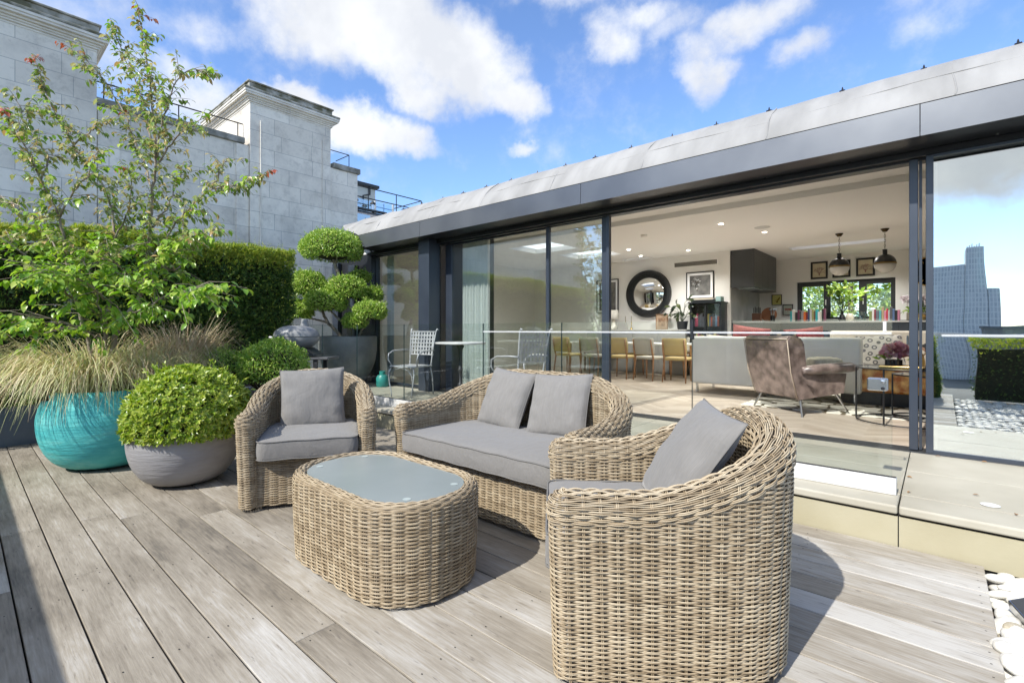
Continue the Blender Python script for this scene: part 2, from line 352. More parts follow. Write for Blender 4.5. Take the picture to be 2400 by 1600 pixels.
def fabric_mat(name, c, stripe=True, sc_=420):
    m, nt, b = new_mat(name); N = nt.nodes; L = nt.links
    tc = N.new('ShaderNodeTexCoord'); n = N.new('ShaderNodeTexNoise'); n.inputs['Scale'].default_value = 90; n.inputs['Detail'].default_value = 3
    mp = N.new('ShaderNodeMapping'); mp.inputs['Scale'].default_value = (1, 0.12, 1); L.new(tc.outputs['Object'], mp.inputs[0]); L.new(mp.outputs[0], n.inputs['Vector'])
    cr = N.new('ShaderNodeValToRGB'); cr.color_ramp.elements[0].position = 0.3; cr.color_ramp.elements[1].position = 0.7
    cr.color_ramp.elements[0].color = hexl(c[0] * .93, c[1] * .93, c[2] * .93); cr.color_ramp.elements[1].color = hexl(c[0] * 1.05, c[1] * 1.05, c[2] * 1.05)
    L.new(n.outputs['Fac'], cr.inputs[0]); L.new(cr.outputs[0], b.inputs['Base Color']); b.inputs['Roughness'].default_value = 0.9; b.inputs['Specular IOR Level'].default_value = 0.2
    b.inputs['Sheen Weight'].default_value = 0.25
    wv = N.new('ShaderNodeTexWave'); wv.inputs['Scale'].default_value = 45; wv.inputs['Distortion'].default_value = 0.6; L.new(tc.outputs['Object'], wv.inputs['Vector'])
    n3 = N.new('ShaderNodeTexNoise'); n3.inputs['Scale'].default_value = 5; n3.inputs['Detail'].default_value = 3; n3.inputs['Distortion'].default_value = 0.8; L.new(tc.outputs['Object'], n3.inputs['Vector'])
    ad = N.new('ShaderNodeMath'); ad.operation = 'MULTIPLY_ADD'; L.new(wv.outputs['Fac'], ad.inputs[0]); ad.inputs[1].default_value = 0.03; L.new(n3.outputs['Fac'], ad.inputs[2])
    bp = N.new('ShaderNodeBump'); bp.inputs['Strength'].default_value = 0.5; bp.inputs['Distance'].default_value = 0.03; L.new(ad.outputs[0], bp.inputs['Height']); L.new(bp.outputs[0], b.inputs['Normal'])
    return m
M['cushion'] = fabric_mat('taupe_grey_fabric', (0.20, 0.192, 0.18))
M['piping'] = mat('piping', (0.16, 0.154, 0.145), None, rough=0.9)

def stone_mat():
    m, nt, b = new_mat('portland_stone_ashlar'); N = nt.nodes; L = nt.links
    tc = N.new('ShaderNodeTexCoord'); sp = N.new('ShaderNodeSeparateXYZ'); L.new(tc.outputs['Object'], sp.inputs[0])
    ax = N.new('ShaderNodeMath'); ax.operation = 'ADD'; L.new(sp.outputs[0], ax.inputs[0]); L.new(sp.outputs[1], ax.inputs[1])
    cb = N.new('ShaderNodeCombineXYZ'); L.new(ax.outputs[0], cb.inputs[0]); L.new(sp.outputs[2], cb.inputs[1])
    br = N.new('ShaderNodeTexBrick'); br.offset = 0.37; br.offset_frequency = 2; br.squash = 0.8; br.squash_frequency = 3
    br.inputs['Scale'].default_value = 1.0; br.inputs['Brick Width'].default_value = 0.86; br.inputs['Row Height'].default_value = 0.345; br.inputs['Mortar Size'].default_value = 0.006
    br.inputs['Mortar Smooth'].default_value = 0.3; br.inputs['Color1'].default_value = (0.70, 0.65, 0.565, 1); br.inputs['Color2'].default_value = (0.85, 0.80, 0.705, 1); br.inputs['Mortar'].default_value = (0.46, 0.445, 0.41, 1)
    L.new(cb.outputs[0], br.inputs['Vector'])
    n = N.new('ShaderNodeTexNoise'); n.inputs['Scale'].default_value = 1.1; n.inputs['Detail'].default_value = 8; n.inputs['Roughness'].default_value = 0.65; L.new(tc.outputs['Object'], n.inputs['Vector'])
    mp = N.new('ShaderNodeMapping'); mp.inputs['Scale'].default_value = (1, 1, 0.25); L.new(tc.outputs['Object'], mp.inputs[0])
    n2 = N.new('ShaderNodeTexNoise'); n2.inputs['Scale'].default_value = 7; n2.inputs['Detail'].default_value = 8; n2.inputs['Roughness'].default_value = 0.7; L.new(tc.outputs['Object'], n2.inputs['Vector'])
    cr = N.new('ShaderNodeValToRGB'); cr.color_ramp.elements[0].position = 0.33; cr.color_ramp.elements[1].position = 0.55; cr.color_ramp.elements[0].color = (0.74, 0.74, 0.75, 1); cr.color_ramp.elements[1].color = (1, 1, 1, 1)
    L.new(n.outputs['Fac'], cr.inputs[0])
    cr2 = N.new('ShaderNodeValToRGB'); cr2.color_ramp.elements[0].position = 0.36; cr2.color_ramp.elements[1].position = 0.5; cr2.color_ramp.elements[0].color = (0.80, 0.80, 0.80, 1); cr2.color_ramp.elements[1].color = (1, 1, 1, 1)
    L.new(n2.outputs['Fac'], cr2.inputs[0])
    a = N.new('ShaderNodeMix'); a.data_type = 'RGBA'; a.blend_type = 'MULTIPLY'; a.inputs[0].default_value = 1; L.new(br.outputs['Color'], a.inputs[6]); L.new(cr.outputs[0], a.inputs[7])
    c = N.new('ShaderNodeMix'); c.data_type = 'RGBA'; c.blend_type = 'MULTIPLY'; c.inputs[0].default_value = 0.8; L.new(a.outputs[2], c.inputs[6]); L.new(cr2.outputs[0], c.inputs[7])
    L.new(c.outputs[2], b.inputs['Base Color']); b.inputs['Roughness'].default_value = 0.85; b.inputs['Specular IOR Level'].default_value = 0.25
    bp = N.new('ShaderNodeBump'); bp.inputs['Strength'].default_value = 0.25; bp.inputs['Distance'].default_value = 0.01; L.new(n2.outputs['Fac'], bp.inputs['Height']); L.new(bp.outputs[0], b.inputs['Normal'])
    return m
M['stone'] = stone_mat()
M['cornice'] = mat('weathered_cornice', (0.12, 0.115, 0.07), (0.42, 0.41, 0.37), 4, rough=0.9, bump=0.5, bscale=20, detail=8, lo=0.38, hi=0.62)
M['stoneplain'] = mat('plain_stone', (0.64, 0.60, 0.53), (0.78, 0.74, 0.66), 3, rough=0.85, bump=0.15, bscale=20, detail=7)
M['slate'] = mat('slate', (0.10, 0.10, 0.105), (0.24, 0.24, 0.24), 9, rough=0.8, bump=0.4, stretch=(1, 1, 3))

# ------------------------------------------------------------------ setting
def setting():
    mb = MB(); n = 48
    th = np.linspace(0, 2 * math.pi, n, endpoint=False); V = [(0, 0, -22)] + [(3000 * math.cos(t), 3000 * math.sin(t), -22) for t in th]
    mb.add(V, None, [[0, 1 + i, 1 + (i + 1) % n] for i in range(n)])
    tag(obj('ground', mb, mat('city_ground', (0.10, 0.10, 0.09), (0.22, 0.22, 0.20), 0.02, rough=0.9, detail=8)), 'grey city ground far below the roof terrace', kind='structure')
    # deck boards, gaps between them, staggered joints
    mb = MB(); pitch = 0.1835; gap = 0.0075; r = random.Random(3)
    y = 3.662; k = 0; screws = []
    while y > -1.9:
        y0 = y - pitch + gap; x1 = 0.19 if y > 2.3 - 0.0 else 0.19
        x = -7.66; first = True
        while x < x1 - 0.01:
            ln = r.uniform(2.6, 4.8) if not first else r.uniform(0.9, 4.2)
            xe = min(x + ln, x1)
            if x1 - xe < 0.5: xe = x1
            zj = r.uniform(-0.0012, 0.0012)
            mb.box(x + 0.0015, xe - 0.0015, y0, y, -0.028, zj, r=0.0022)
            for xs in (x + 0.035, xe - 0.035):
                for q in (0.25, 0.75): screws.append((xs, y0 + (y - y0) * q, zj))
            x = xe; first = False
        xs = -7.4
        while xs < 0.1:
            for q in (0.22, 0.78): screws.append((xs + r.uniform(-.02, .02), y0 + (y - y0) * (q + r.uniform(-.04, .04)), 0.0012))
            xs += 0.85
        y -= pitch; k += 1
    for sx, sy, sz in screws:
        rr = 0.003; mb.add([(sx + rr * math.cos(a) * 1.5, sy + rr * math.sin(a), sz + 0.0007) for a in np.linspace(0, 2 * math.pi, 6, endpoint=False)], None, None, 1, [list(range(6))])
    mb.box(-7.7, 0.19, -1.95, 3.66, -0.12, -0.06, mi=1)
    tag(obj('deck', mb, [M['deck'], M['dark']]), 'weathered grey timber deck boards', kind='structure')
    # gravel bed base under pebbles
    mb = MB(); mb.box(0.195, 3.6, -1.95, 3.66, -0.14, -0.075)
    tag(obj('gravel_bed', mb, M['soil']), 'dark bed under the pebbles', kind='structure')
    # raised terrace: slabs with joints, riser panels
    mb = MB(); xs = [-9.3 + i * 1.1345 for i in range(0, 13)]; xs = [-0.175 + i * 1.1345 for i in range(-8, 4)]
    mb.box(-9.9, 3.6, 3.69, 6.0, -0.12, 0.205, mi=1)
    for i in range(len(xs) - 1):
        a, b_ = xs[i] + 0.003, xs[i + 1] - 0.003
        mb.box(a, b_, 3.655, 3.93, 0.188, 0.24, r=0.012, seg=3)
        mb.box(a, b_, 3.935, 4.63, 0.208, 0.2395, r=0.002)
        mb.box(a, b_, 4.634, 5.34, 0.208, 0.2395, r=0.002)
        mb.box(a, b_, 3.672, 3.688, -0.02, 0.172, mi=2)
    tag(obj('terrace_paving', mb, [M['paving'], M['dark'], M['riser']]), 'pale sandstone paving raised one step above the deck', kind='structure')
setting()

# ------------------------------------------------------------------ stone building on the left
def stone_building():
    t = thing('stone_building', 'pale grey ashlar stone facade with two tall corniced piers behind the hedge', 'building')
    X = -11.0
    mb = MB(); mb.box(X - 1.2, X, -6, 6.66, -22, 5.18); obj('wall', mb, M['stone'], t)
    mb = MB(); mb.box(X - 1.3, X + 0.05, -6, 4.0, 5.181, 5.31, r=0.01); mb.box(X - 1.3, X + 0.05, 5.99, 6.72, 5.181, 5.31, r=0.01); obj('coping', mb, mat('coping_stone', (0.16, 0.155, 0.13), (0.38, 0.37, 0.34), 5, rough=0.9, bump=0.4), t)
    for ya, yb in ((-5.2, 1.60), (4.09, 5.90)):
        mb = MB(); mb.box(X - 2.4, X + 0.07, ya, yb, -22, 6.06); pr = obj('pier', mb, M['stone'], t)
        # moulded cornice profile swept round the pier: stacked mitred slabs
        mb = MB(); prof = [(0.01, 6.061, 6.10), (0.035, 6.1005, 6.135), (0.055, 6.1355, 6.17), (0.09, 6.1705, 6.21), (0.14, 6.2105, 6.25), (0.155, 6.2505, 6.30)]
        for o, z0, z1 in prof: mb.box(X - 2.4 - o, X + 0.07 + o, ya - o, yb + o, z0, z1, r=0.006)
        obj('cornice', mb, M['stoneplain'], pr)
        mb = MB(); mb.box(X - 2.4 - .165, X + .07 + .165, ya - .165, yb + .165, 6.3005, 6.345, r=0.008); mb.box(X - 2.4 - .03, X + .07 + .03, ya - .03, yb + .03, 6.3455, 6.50, r=0.008); mb.box(X - 2.4 - .06, X + .07 + .06, ya - .06, yb + .06, 6.5005, 6.535, r=0.008)
        obj('capping', mb, M['cornice'], pr)
    for y0, y1 in ((1.62, 1.92), (3.84, 4.08)):       # flat strips beside the piers
        obj('pilaster_strip', MB().box(X + 0.001, X + 0.03, y0, y1, -2, 5.16), M['stone'], t)
    for y0 in (4.30, 5.70): obj('conduit', MB().tube([(X + 0.085, y0, 1.0), (X + 0.085, y0, 5.75)], 0.012, n=6), M['stoneplain'], t)
    rl = thing('roof_railing', 'thin dark safety rail along the parapet between the stone piers', 'railing')
    obj('rail', MB().tube([(X - 0.3, 1.62, 5.71), (X - 0.3, 4.08, 5.71)], 0.013, n=6), M['black'], rl)
    for y in (1.75, 2.9, 3.98): obj('post', MB().tube([(X - 0.3, y, 5.31), (X - 0.3, y, 5.71)], 0.011, n=6), M['black'], rl)
    rl = thing('roof_railing', 'short dark rail on the low parapet at the right end of the stone wall', 'railing')
    obj('rail', MB().tube([(X - 0.3, 5.92, 5.72), (X - 0.3, 6.6, 5.72), (X - 0.95, 6.6, 5.72)], 0.011, n=6), M['black'], rl)
    obj('post', MB().tube([(X - 0.3, 6.6, 5.31), (X - 0.3, 6.6, 5.72)], 0.011, n=6), M['black'], rl)
stone_building()

def far_building():
    X = -16.0
    t = thing('distant_house', 'white rendered house with slate mansard roof beyond the stone wall', 'house')
    mb = MB(); mb.box(X - 6, X, 7.0, 10.96, -22, 5.0); mb.box(X - 6, X, 7.0, 11.3, 5.0, 5.45, mi=0); obj('wall', mb, mat('white_render', (0.62, 0.61, 0.58), (0.7, 0.69, 0.66), 3, rough=0.9), t)
    mb = MB(); mb.prism([(X, 5.45), (X + 0.05, 5.45), (X - 0.45, 5.80), (X - 6, 5.80), (X - 6, 5.45)], 'y', 7.0, 11.6); obj('mansard_roof', mb, M['slate'], t)
    obj('gutter', MB().box(X - 0.42, X - 0.28, 7.0, 11.15, 5.801, 5.87), M['darkiron'], t)
    obj('dormer_window', MB().box(X - 0.2, X + 0.12, 9.2, 10.15, 5.1, 5.52, r=0.01), glass_mat('dormer_glass', (0.5, 0.6, 0.6), 1.5, 0.5), t)
    g = thing('penthouse_block', 'small white rooftop block with dark eaves on the distant house', 'building')
    obj('wall', MB().box(X - 3, X - 1.4, 8.6, 11.35, 5.8, 7.05), mat('cream_render', (0.72, 0.70, 0.62), None, rough=0.9), g)
    obj('eaves', MB().box(X - 3.1, X - 1.25, 8.5, 11.45, 7.051, 7.16), M['darkiron'], g)
    obj('downpipe', MB().tube([(X - 1.33, 11.05, 7.05), (X - 1.33, 11.05, 6.75), (X - 1.33, 10.75, 6.65), (X - 1.33, 10.75, 5.9)], 0.035, n=6), M['darkiron'], g)
    gb = thing('glass_balustrade', 'far glass balustrade with bluish panels on the distant roof', 'balustrade')
    for i, (ya, yb) in enumerate(((9.3, 9.95), (9.97, 10.9), (10.92, 11.75))):
        obj('glass_panel', MB().box(X - 0.75, X - 0.73, ya, yb, 5.85, 6.32), glass_mat('far_glass', (0.72, 0.82, 0.88), 1.5, 0.35), gb)
    for y in (9.3, 10.91, 11.75): obj('post', MB().box(X - 0.78, X - 0.70, y - .03, y + .03, 5.8, 6.36), M['alu'], gb)
    r = thing('roof_railing', 'dark two bar guard rail running along the distant slate roof', 'railing')
    for z in (6.66, 6.26): obj('rail', MB().tube([(X - 0.3, 8.6, z), (X - 0.3, 12.85, z), (X - 2.2, 12.85, z)], 0.02, n=6), M['black'], r)
    for y in (10.33, 11.6, 12.85): obj('post', MB().tube([(X - 0.3, y, 5.8), (X - 0.3, y, 6.66)], 0.02, n=6), M['black'], r)
    for y, s in ((9.88, 'left'), (10.62, 'right')):
        v = thing('roof_vent', s + ' hand one of two cowled metal roof vents on the distant roof', 'vent', (X - 0.45, y, 5.8), group='cowled vents on the distant roof')
        obj('pipe', MB().tube([(0, 0, 0), (0, 0, 0.33)], 0.055, n=10), M['steel'], v)
        obj('cowl', MB().lathe([(0.03, 0.30), (0.11, 0.32), (0.10, 0.37), (0.04, 0.42), (0, 0.45)], 12), M['darkiron'], v)
far_building()

def window_reflected_city():
    # what stands behind the camera and is seen in the panes
    t = thing('tower_block', 'blue grey tower block far off, seen reflected in the right hand window pane', 'tower', (3, -300, -22))
    m, nt, b = new_mat('hazed_tower_facade'); N = nt.nodes; L = nt.links
    tc = N.new('ShaderNodeTexCoord'); sp = N.new('ShaderNodeSeparateXYZ'); L.new(tc.outputs['Object'], sp.inputs[0]); cb = N.new('ShaderNodeCombineXYZ'); L.new(sp.outputs[0], cb.inputs[0]); L.new(sp.outputs[2], cb.inputs[1])
    br = N.new('ShaderNodeTexBrick'); br.offset = 0; br.inputs['Scale'].default_value = 1; br.inputs['Brick Width'].default_value = 1.1; br.inputs['Row Height'].default_value = 2.2; br.inputs['Mortar Size'].default_value = 0.2
    br.inputs['Color1'].default_value = (0.52, 0.55, 0.58, 1); br.inputs['Color2'].default_value = (0.66, 0.68, 0.70, 1); br.inputs['Mortar'].default_value = (0.80, 0.80, 0.79, 1); L.new(cb.outputs[0], br.inputs['Vector']); L.new(br.outputs[0], b.inputs['Base Color'])  # distance haze put into the pale, low contrast facade colours
    obj('shaft', MB().box(-4.8, 7.5, -16, 0, 0, 53, r=0.3), m, t); obj('upper_shaft', MB().box(7.6, 14.8, -16, 0, 0, 60, r=0.3), m, t); obj('wing', MB().box(14.9, 18.5, -14, -1, 0, 42, r=0.3), m, t)
    for k in range(6): obj('roof_plant', MB().box(8 + k, 8.4 + k, -8, -4, 60.01, 61 + (k % 3) * .6), m, t)
    for i, (x, y, w_, h) in enumerate(((-60, -260, 40, 22), (28, -280, 26, 25), (70, -250, 40, 21), (-110, -300, 30, 30), (130, -280, 50, 26), (-30, -200, 22, 20))):
        q = thing('city_block', ('low brick', 'grey flat roofed', 'long pale', 'tall plain', 'wide brown', 'small stucco')[i] + ' city building on the skyline behind the terrace', 'building', (x, y, -22), group='skyline buildings behind the terrace')
        obj('wall', MB().box(-w_ / 2, w_ / 2, -8, 8, 0, h), mat('city_wall', (0.16 + .03 * i, 0.15 + .03 * i, 0.15 + .03 * i), (0.3, 0.28, 0.26), 0.3, rough=0.9), q)
        obj('roof', MB().box(-w_ / 2 - .5, w_ / 2 + .5, -8.5, 8.5, h + .01, h + 0.8), M['slate'], q)
    p = thing('parapet_rail', 'white painted handrail on the parapet behind the terrace hedge', 'railing')
    obj('rail', MB().box(-9, 3.5, -1.25, -1.05, 1.17, 1.235, r=0.01), mat('white_paint', (0.8, 0.8, 0.78), None, rough=0.4), p)
    for i in (0, 1, 2, 3, 4, 8): obj('post', MB().box(-8.8 + i * 1.5, -8.74 + i * 1.5, -1.2, -1.12, -0.03, 1.168), M['alu'], p)
window_reflected_city()

# ------------------------------------------------------------------ glass pavilion
CEIL = 3.02; WY = 11.3; KY = 13.66
def wood_floor_mat():
    m, nt, b = new_mat('herringbone_oak'); N = nt.nodes; L = nt.links
    tc = N.new('ShaderNodeTexCoord'); sp = N.new('ShaderNodeSeparateXYZ'); L.new(tc.outputs['Object'], sp.inputs[0])
    # chevron strips 0.55 m wide: mirror x inside the strip, shear y
    def mth(op, a, b_=None):
        n = N.new('ShaderNodeMath'); n.operation = op
        for i, x in enumerate((a, b_)):
            if x is None: continue
            if isinstance(x, (int, float)): n.inputs[i].default_value = x
            else: L.new(x, n.inputs[i])
        return n.outputs[0]
    xs = mth('DIVIDE', sp.outputs[0], 0.55); fr = mth('PINGPONG', xs, 1.0); y2 = mth('ADD', sp.outputs[1], mth('MULTIPLY', fr, 0.4))
    strip = mth('FLOOR', xs); row = mth('FLOOR', mth('DIVIDE', y2, 0.1)); cb = N.new('ShaderNodeCombineXYZ'); L.new(strip, cb.inputs[0]); L.new(row, cb.inputs[1])
    wn = N.new('ShaderNodeTexWhiteNoise'); wn.noise_dimensions = '2D'; L.new(cb.outputs[0], wn.inputs['Vector'])
    n = N.new('ShaderNodeTexNoise'); n.inputs['Scale'].default_value = 14; n.inputs['Detail'].default_value = 4; mp = N.new('ShaderNodeMapping'); mp.inputs['Scale'].default_value = (0.4, 1, 1); L.new(tc.outputs['Object'], mp.inputs[0]); L.new(mp.outputs[0], n.inputs['Vector'])
    v = mth('ADD', mth('MULTIPLY', wn.outputs['Value'], 0.65), mth('MULTIPLY', n.outputs['Fac'], 0.5))
    cr = N.new('ShaderNodeValToRGB'); e = cr.color_ramp.elements; e[0].position = 0.1; e[0].color = (0.40, 0.325, 0.25, 1); e[1].position = 1.0; e[1].color = (0.62, 0.54, 0.45, 1); L.new(v, cr.inputs[0])
    L.new(cr.outputs[0], b.inputs['Base Color']); b.inputs['Roughness'].default_value = 0.38; return m
def pavilion():
    t = thing('glass_pavilion', 'dark framed glass penthouse with grey lead roof edge along the right of the terrace', 'building')
    FX0, FX1 = -8.15, 3.4
    # lead capping: rounded band above the fascia, gently dented
    prof = [(4.945, 3.04), (4.955, 3.075), (5.02, 3.17), (5.10, 3.265), (5.20, 3.36), (5.35, 3.465), (5.5, 3.50), (7.0, 3.53)]
    xl = [-8.15, -8.22, -8.55, -8.85, -9.12, -9.38, -9.5, -9.5]
    n = 260; V = []
    rr = np.random.default_rng(5); ph = rr.uniform(0, 6, 12)
    for j, (y, z) in enumerate(prof):
        xs = np.linspace(xl[j], FX1, n); am = [0, .002, .008, .012, .010, .006, .003, 0][j]
        wob = am * (np.sin(xs * 3.1 + ph[j]) + 0.7 * np.sin(xs * 7.7 + ph[j] * 2) * np.exp(-((xs + 7.5) / 2.2) ** 2) * 2 + 0.4 * np.sin(xs * 13 + ph[(j + 3) % 12]))
        V.append(np.stack([xs, np.full(n, y) + wob * .3, np.full(n, z) + wob], 1))
    i = np.arange(len(prof) - 1)[:, None]; j = np.arange(n - 1)[None]
    mb = MB(); mb.add(np.concatenate(V), np.stack([i * n + j, i * n + j + 1, (i + 1) * n + j + 1, (i + 1) * n + j], -1).reshape(-1, 4))
    rf = obj('lead_capping', mb, M['lead'], t, smooth='all')
    mb = MB()   # lap seams running along and across
    sv = np.linspace(-8.7, FX1, 120); mb.tube(np.stack([sv, np.full(120, 5.10), 3.262 + 0.012 * np.sin(sv * 3.1 + ph[3])], 1), 0.005, n=6, caps=False)
    obj('lap_seam', mb, M['lead'], rf, smooth='all')
    for xq in (-7.6, -6.1, -4.95, -3.7, -2.45, -1.2, 0.1, 1.3): obj('lap_seam', MB().tube([(xq, 4.948, 3.045), (xq + .01, 4.958, 3.078), (xq, 5.023, 3.173), (xq - .012, 5.103, 3.268), (xq - .01, 5.203, 3.363), (xq, 5.353, 3.468)], 0.006, n=6, caps=False), M['lead'], rf, smooth='all')
    clips = [0.466, -0.087, -0.66, -1.274, -1.788, -2.278, -2.788, -3.294, -3.75, -4.231, -4.722, -5.229, -5.75, -6.25, -6.8, -7.35, -7.9, -8.6, 1.0, 1.55]
    cm = MB(); cm.prism([(5.34, 3.46), (5.50, 3.495), (5.50, 3.512), (5.36, 3.478)], 'x', -0.02, 0.02); cm.lathe([(0.009, 3.48), (0.007, 3.498), (0.003, 3.512), (0, 3.514)], 8, (0, 5.38, 0))
    c0 = None
    for x in clips:
        if c0 is None: c0 = obj('roof_clip', cm, M['black'], t); c0.location = (x, 0, 0)
        else: c = c0.copy(); col.objects.link(c); c.parent = t; c.location = (x, 0, 0)
    # fascia panels with joints
    joints = [-8.15, -6.314, -3.232, -0.103, 3.4]
    for k in range(4):
        a, b_ = joints[k] + (0.003 if k else 0), joints[k + 1] - 0.003; zl = (2.79, 3.035)
        mb = MB(); bl = -7.90 if k == 0 else a
        V = [(a, 4.95, 3.035), (b_, 4.95, 3.035), (b_, 4.94, 2.785), (bl, 4.94, 2.785), (a, 4.97, 3.035), (b_, 4.97, 3.035), (b_, 4.96, 2.785), (bl, 4.96, 2.785)]
        mb.add(V, [[3, 2, 1, 0], [4, 5, 6, 7], [0, 1, 5, 4], [2, 3, 7, 6], [1, 2, 6, 5], [0, 4, 7, 3]])
        obj('fascia', mb, M['fascia'], t)
    mb = MB(); mb.add([(-8.15, 4.96, 3.03), (-7.9, 4.95, 2.785), (-8.6, 5.6, 2.785), (-9.1, 5.6, 3.3), (-9.45, 5.6, 3.49), (-9.38, 5.35, 3.46), (-8.85, 5.10, 3.26)], None, None, 0, [[0, 1, 2, 3, 4, 5, 6]]); obj('end_panel', mb, M['fascia'], t)
    # soffit + head
    mb = MB(); mb.box(-8.2, 3.4, 4.962, 5.38, 2.797, 2.82); mb.box(-8.5, 3.4, 5.36, 5.62, 2.74, 2.796, r=0.003); mb.box(-8.5, 3.4, 5.43, 5.47, 2.722, 2.739)
    obj('soffit', mb, M['soffit'], t)
    lm = MB().lathe([(0, 0), (0.012, 0), (0.012, 0.004), (0, 0.004)], 8, (0, 5.33, 2.792)); r0 = None
    for x in (-7.4, -6.75, -5.9, -5.2, -4.4, -3.0, -2.3, -1.3, -0.6, 0.35, 1.1):
        if r0 is None: r0 = obj('rivet', lm, M['steel'], t); r0.location.x = x
        else: c = r0.copy(); col.objects.link(c); c.parent = t; c.location.x = x
    # roof slab and closed building shell behind
    mb = MB(); sk = [(-6.96, -5.80, 7.82, 8.78), (-6.70, -5.50, 9.28, 10.13), (-5.99, -5.25, 10.95, 11.22), (-2.40, -0.76, 11.68, 12.10)]
    # ceiling with openings, cut as strips
    ys = sorted({7.35, 13.8} | {s[2] for s in sk} | {s[3] for s in sk})
    for a, b_ in zip(ys[:-1], ys[1:]):
        x = -9.0; ops = sorted([(s[0], s[1]) for s in sk if s[2] <= a + 1e-6 and s[3] >= b_ - 1e-6])
        for o0, o1 in ops + [(3.2, 3.2)]:
            if o0 > x: mb.quad((x, a, CEIL), (x, b_, CEIL), (o0, b_, CEIL), (o0, a, CEIL))
            x = o1
    mb.quad((-9.0, 7.35, CEIL), (3.2, 7.35, CEIL), (3.2, 7.35, 3.10), (-9.0, 7.35, 3.10)); mb.quad((-9.0, 5.62, 3.10), (-9.0, 7.35, 3.10), (3.2, 7.35, 3.10), (3.2, 5.62, 3.10))
    mb.quad((-9.0, 5.62, 2.796), (3.2, 5.62, 2.796), (3.2, 5.62, 3.10), (-9.0, 5.62, 3.10))
    for x0, x1, y0, y1 in sk:   # light wells
        for (ax, ay), (bx, by) in (((x0, y0), (x1, y0)), ((x1, y0), (x1, y1)), ((x1, y1), (x0, y1)), ((x0, y1), (x0, y0))): mb.quad((ax, ay, CEIL), (bx, by, CEIL), (bx, by, 3.50), (ax, ay, 3.50))
    obj('ceiling', mb, M['ceil'], t)
    mb = MB(); x = None   # outer roof with the same openings
    ys = sorted({7.0, 14.1} | {s[2] for s in sk} | {s[3] for s in sk})
    for a, b_ in zip(ys[:-1], ys[1:]):
        x = -9.5; ops = sorted([(s[0], s[1]) for s in sk if s[2] <= a + 1e-6 and s[3] >= b_ - 1e-6])
        for o0, o1 in ops + [(3.4, 3.4)]:
            if o0 > x: mb.quad((x, a, 3.53), (x, b_, 3.53), (o0, b_, 3.53), (o0, a, 3.53))
            x = o1
    obj('flat_roof', mb, M['lead'], t)
    opal, nt_, b_o = new_mat('opal_skylight'); tr_ = nt_.nodes.new('ShaderNodeBsdfTranslucent'); tr_.inputs[0].default_value = (0.82, 0.84, 0.85, 1); nt_.links.new(tr_.outputs[0], nt_.nodes['Material Output'].inputs[0])
    for x0, x1, y0, y1 in sk: obj('skylight', MB().quad((x0 - .03, y0 - .03, 3.12), (x1 + .03, y0 - .03, 3.12), (x1 + .03, y1 + .03, 3.12), (x0 - .03, y1 + .03, 3.12)), opal, t)
    # interior walls
    W = M['wallpaint']
    mb = MB(); mb.box(-9.2, -3.45, WY, WY + 0.15, 0.1, 3.5); mb.box(-3.60, -3.452, WY - 0.05, WY - 0.001, 0.24, CEIL - .001); mb.box(-3.60, -3.45, WY + 0.151, KY, 0.1, 3.5); obj('interior_wall', mb, W, t)
    wx0, wx1, wz0, wz1 = -2.62, -0.70, 1.53, 2.44
    mb = MB(); mb.box(-3.6, wx0, KY, KY + 0.2, 0.1, 3.5); mb.box(wx1, 3.4, KY, KY + 0.2, 0.1, 3.5); mb.box(wx0, wx1, KY, KY + 0.2, 0.1, wz0); mb.box(wx0, wx1, KY, KY + 0.2, wz1, 3.5); obj('interior_wall', mb, W, t)
    mb = MB(); mb.box(3.2, 3.4, 5.62, KY, 0.1, 3.5); obj('interior_wall', mb, W, t)
    mb = MB(); mb.box(-9.2, -9.0, 5.62, WY, 0.1, 3.5); obj('interior_wall', mb, W, t)
    obj('dividing_wall', MB().box(-6.72, -6.60, 5.63, 7.0, 0.1, 3.09), M['charcoal'], t)
    fl = MB().box(-9.2, 3.4, 5.62, 14, 0.10, 0.238); obj('floor', fl, wood_floor_mat(), t)
    # tracks
    mb = MB()
    for y0, y1 in ((5.345, 5.36), (5.385, 5.40), (5.425, 5.44), (5.465, 5.48), (5.505, 5.52), (5.55, 5.565)): mb.box(-8.6, 3.4, y0, y1, 0.20, 0.245)
    mb.box(-8.6, 3.4, 5.34, 5.62, 0.19, 0.228); obj('door_track', mb, mat('track_metal', (0.12, 0.125, 0.13), None, rough=0.35, metal=0.7), t)
    # column
    mb = MB(); mb.box(-6.665, -6.385, 5.19, 5.43, 0.24, 2.795, r=0.004); c = obj('column', mb, M['charcoal'], t)
    mb = MB(); mb.box(-8.55, -8.42, 5.40, 5.6, 0.24, 2.795); mb.box(-9.9, -8.56, 5.45, 5.6, 0.24, 2.795); obj('side_cladding', mb, M['soffit'], t)
    mb = MB(); mb.box(-9.85, -9.62, 5.35, 5.44, 0.24, 2.7, r=.01); mb.box(-9.2, -8.95, 5.35, 5.44, 0.24, 2.6, r=.01); obj('cladding_post', mb, M['charcoal'], t)
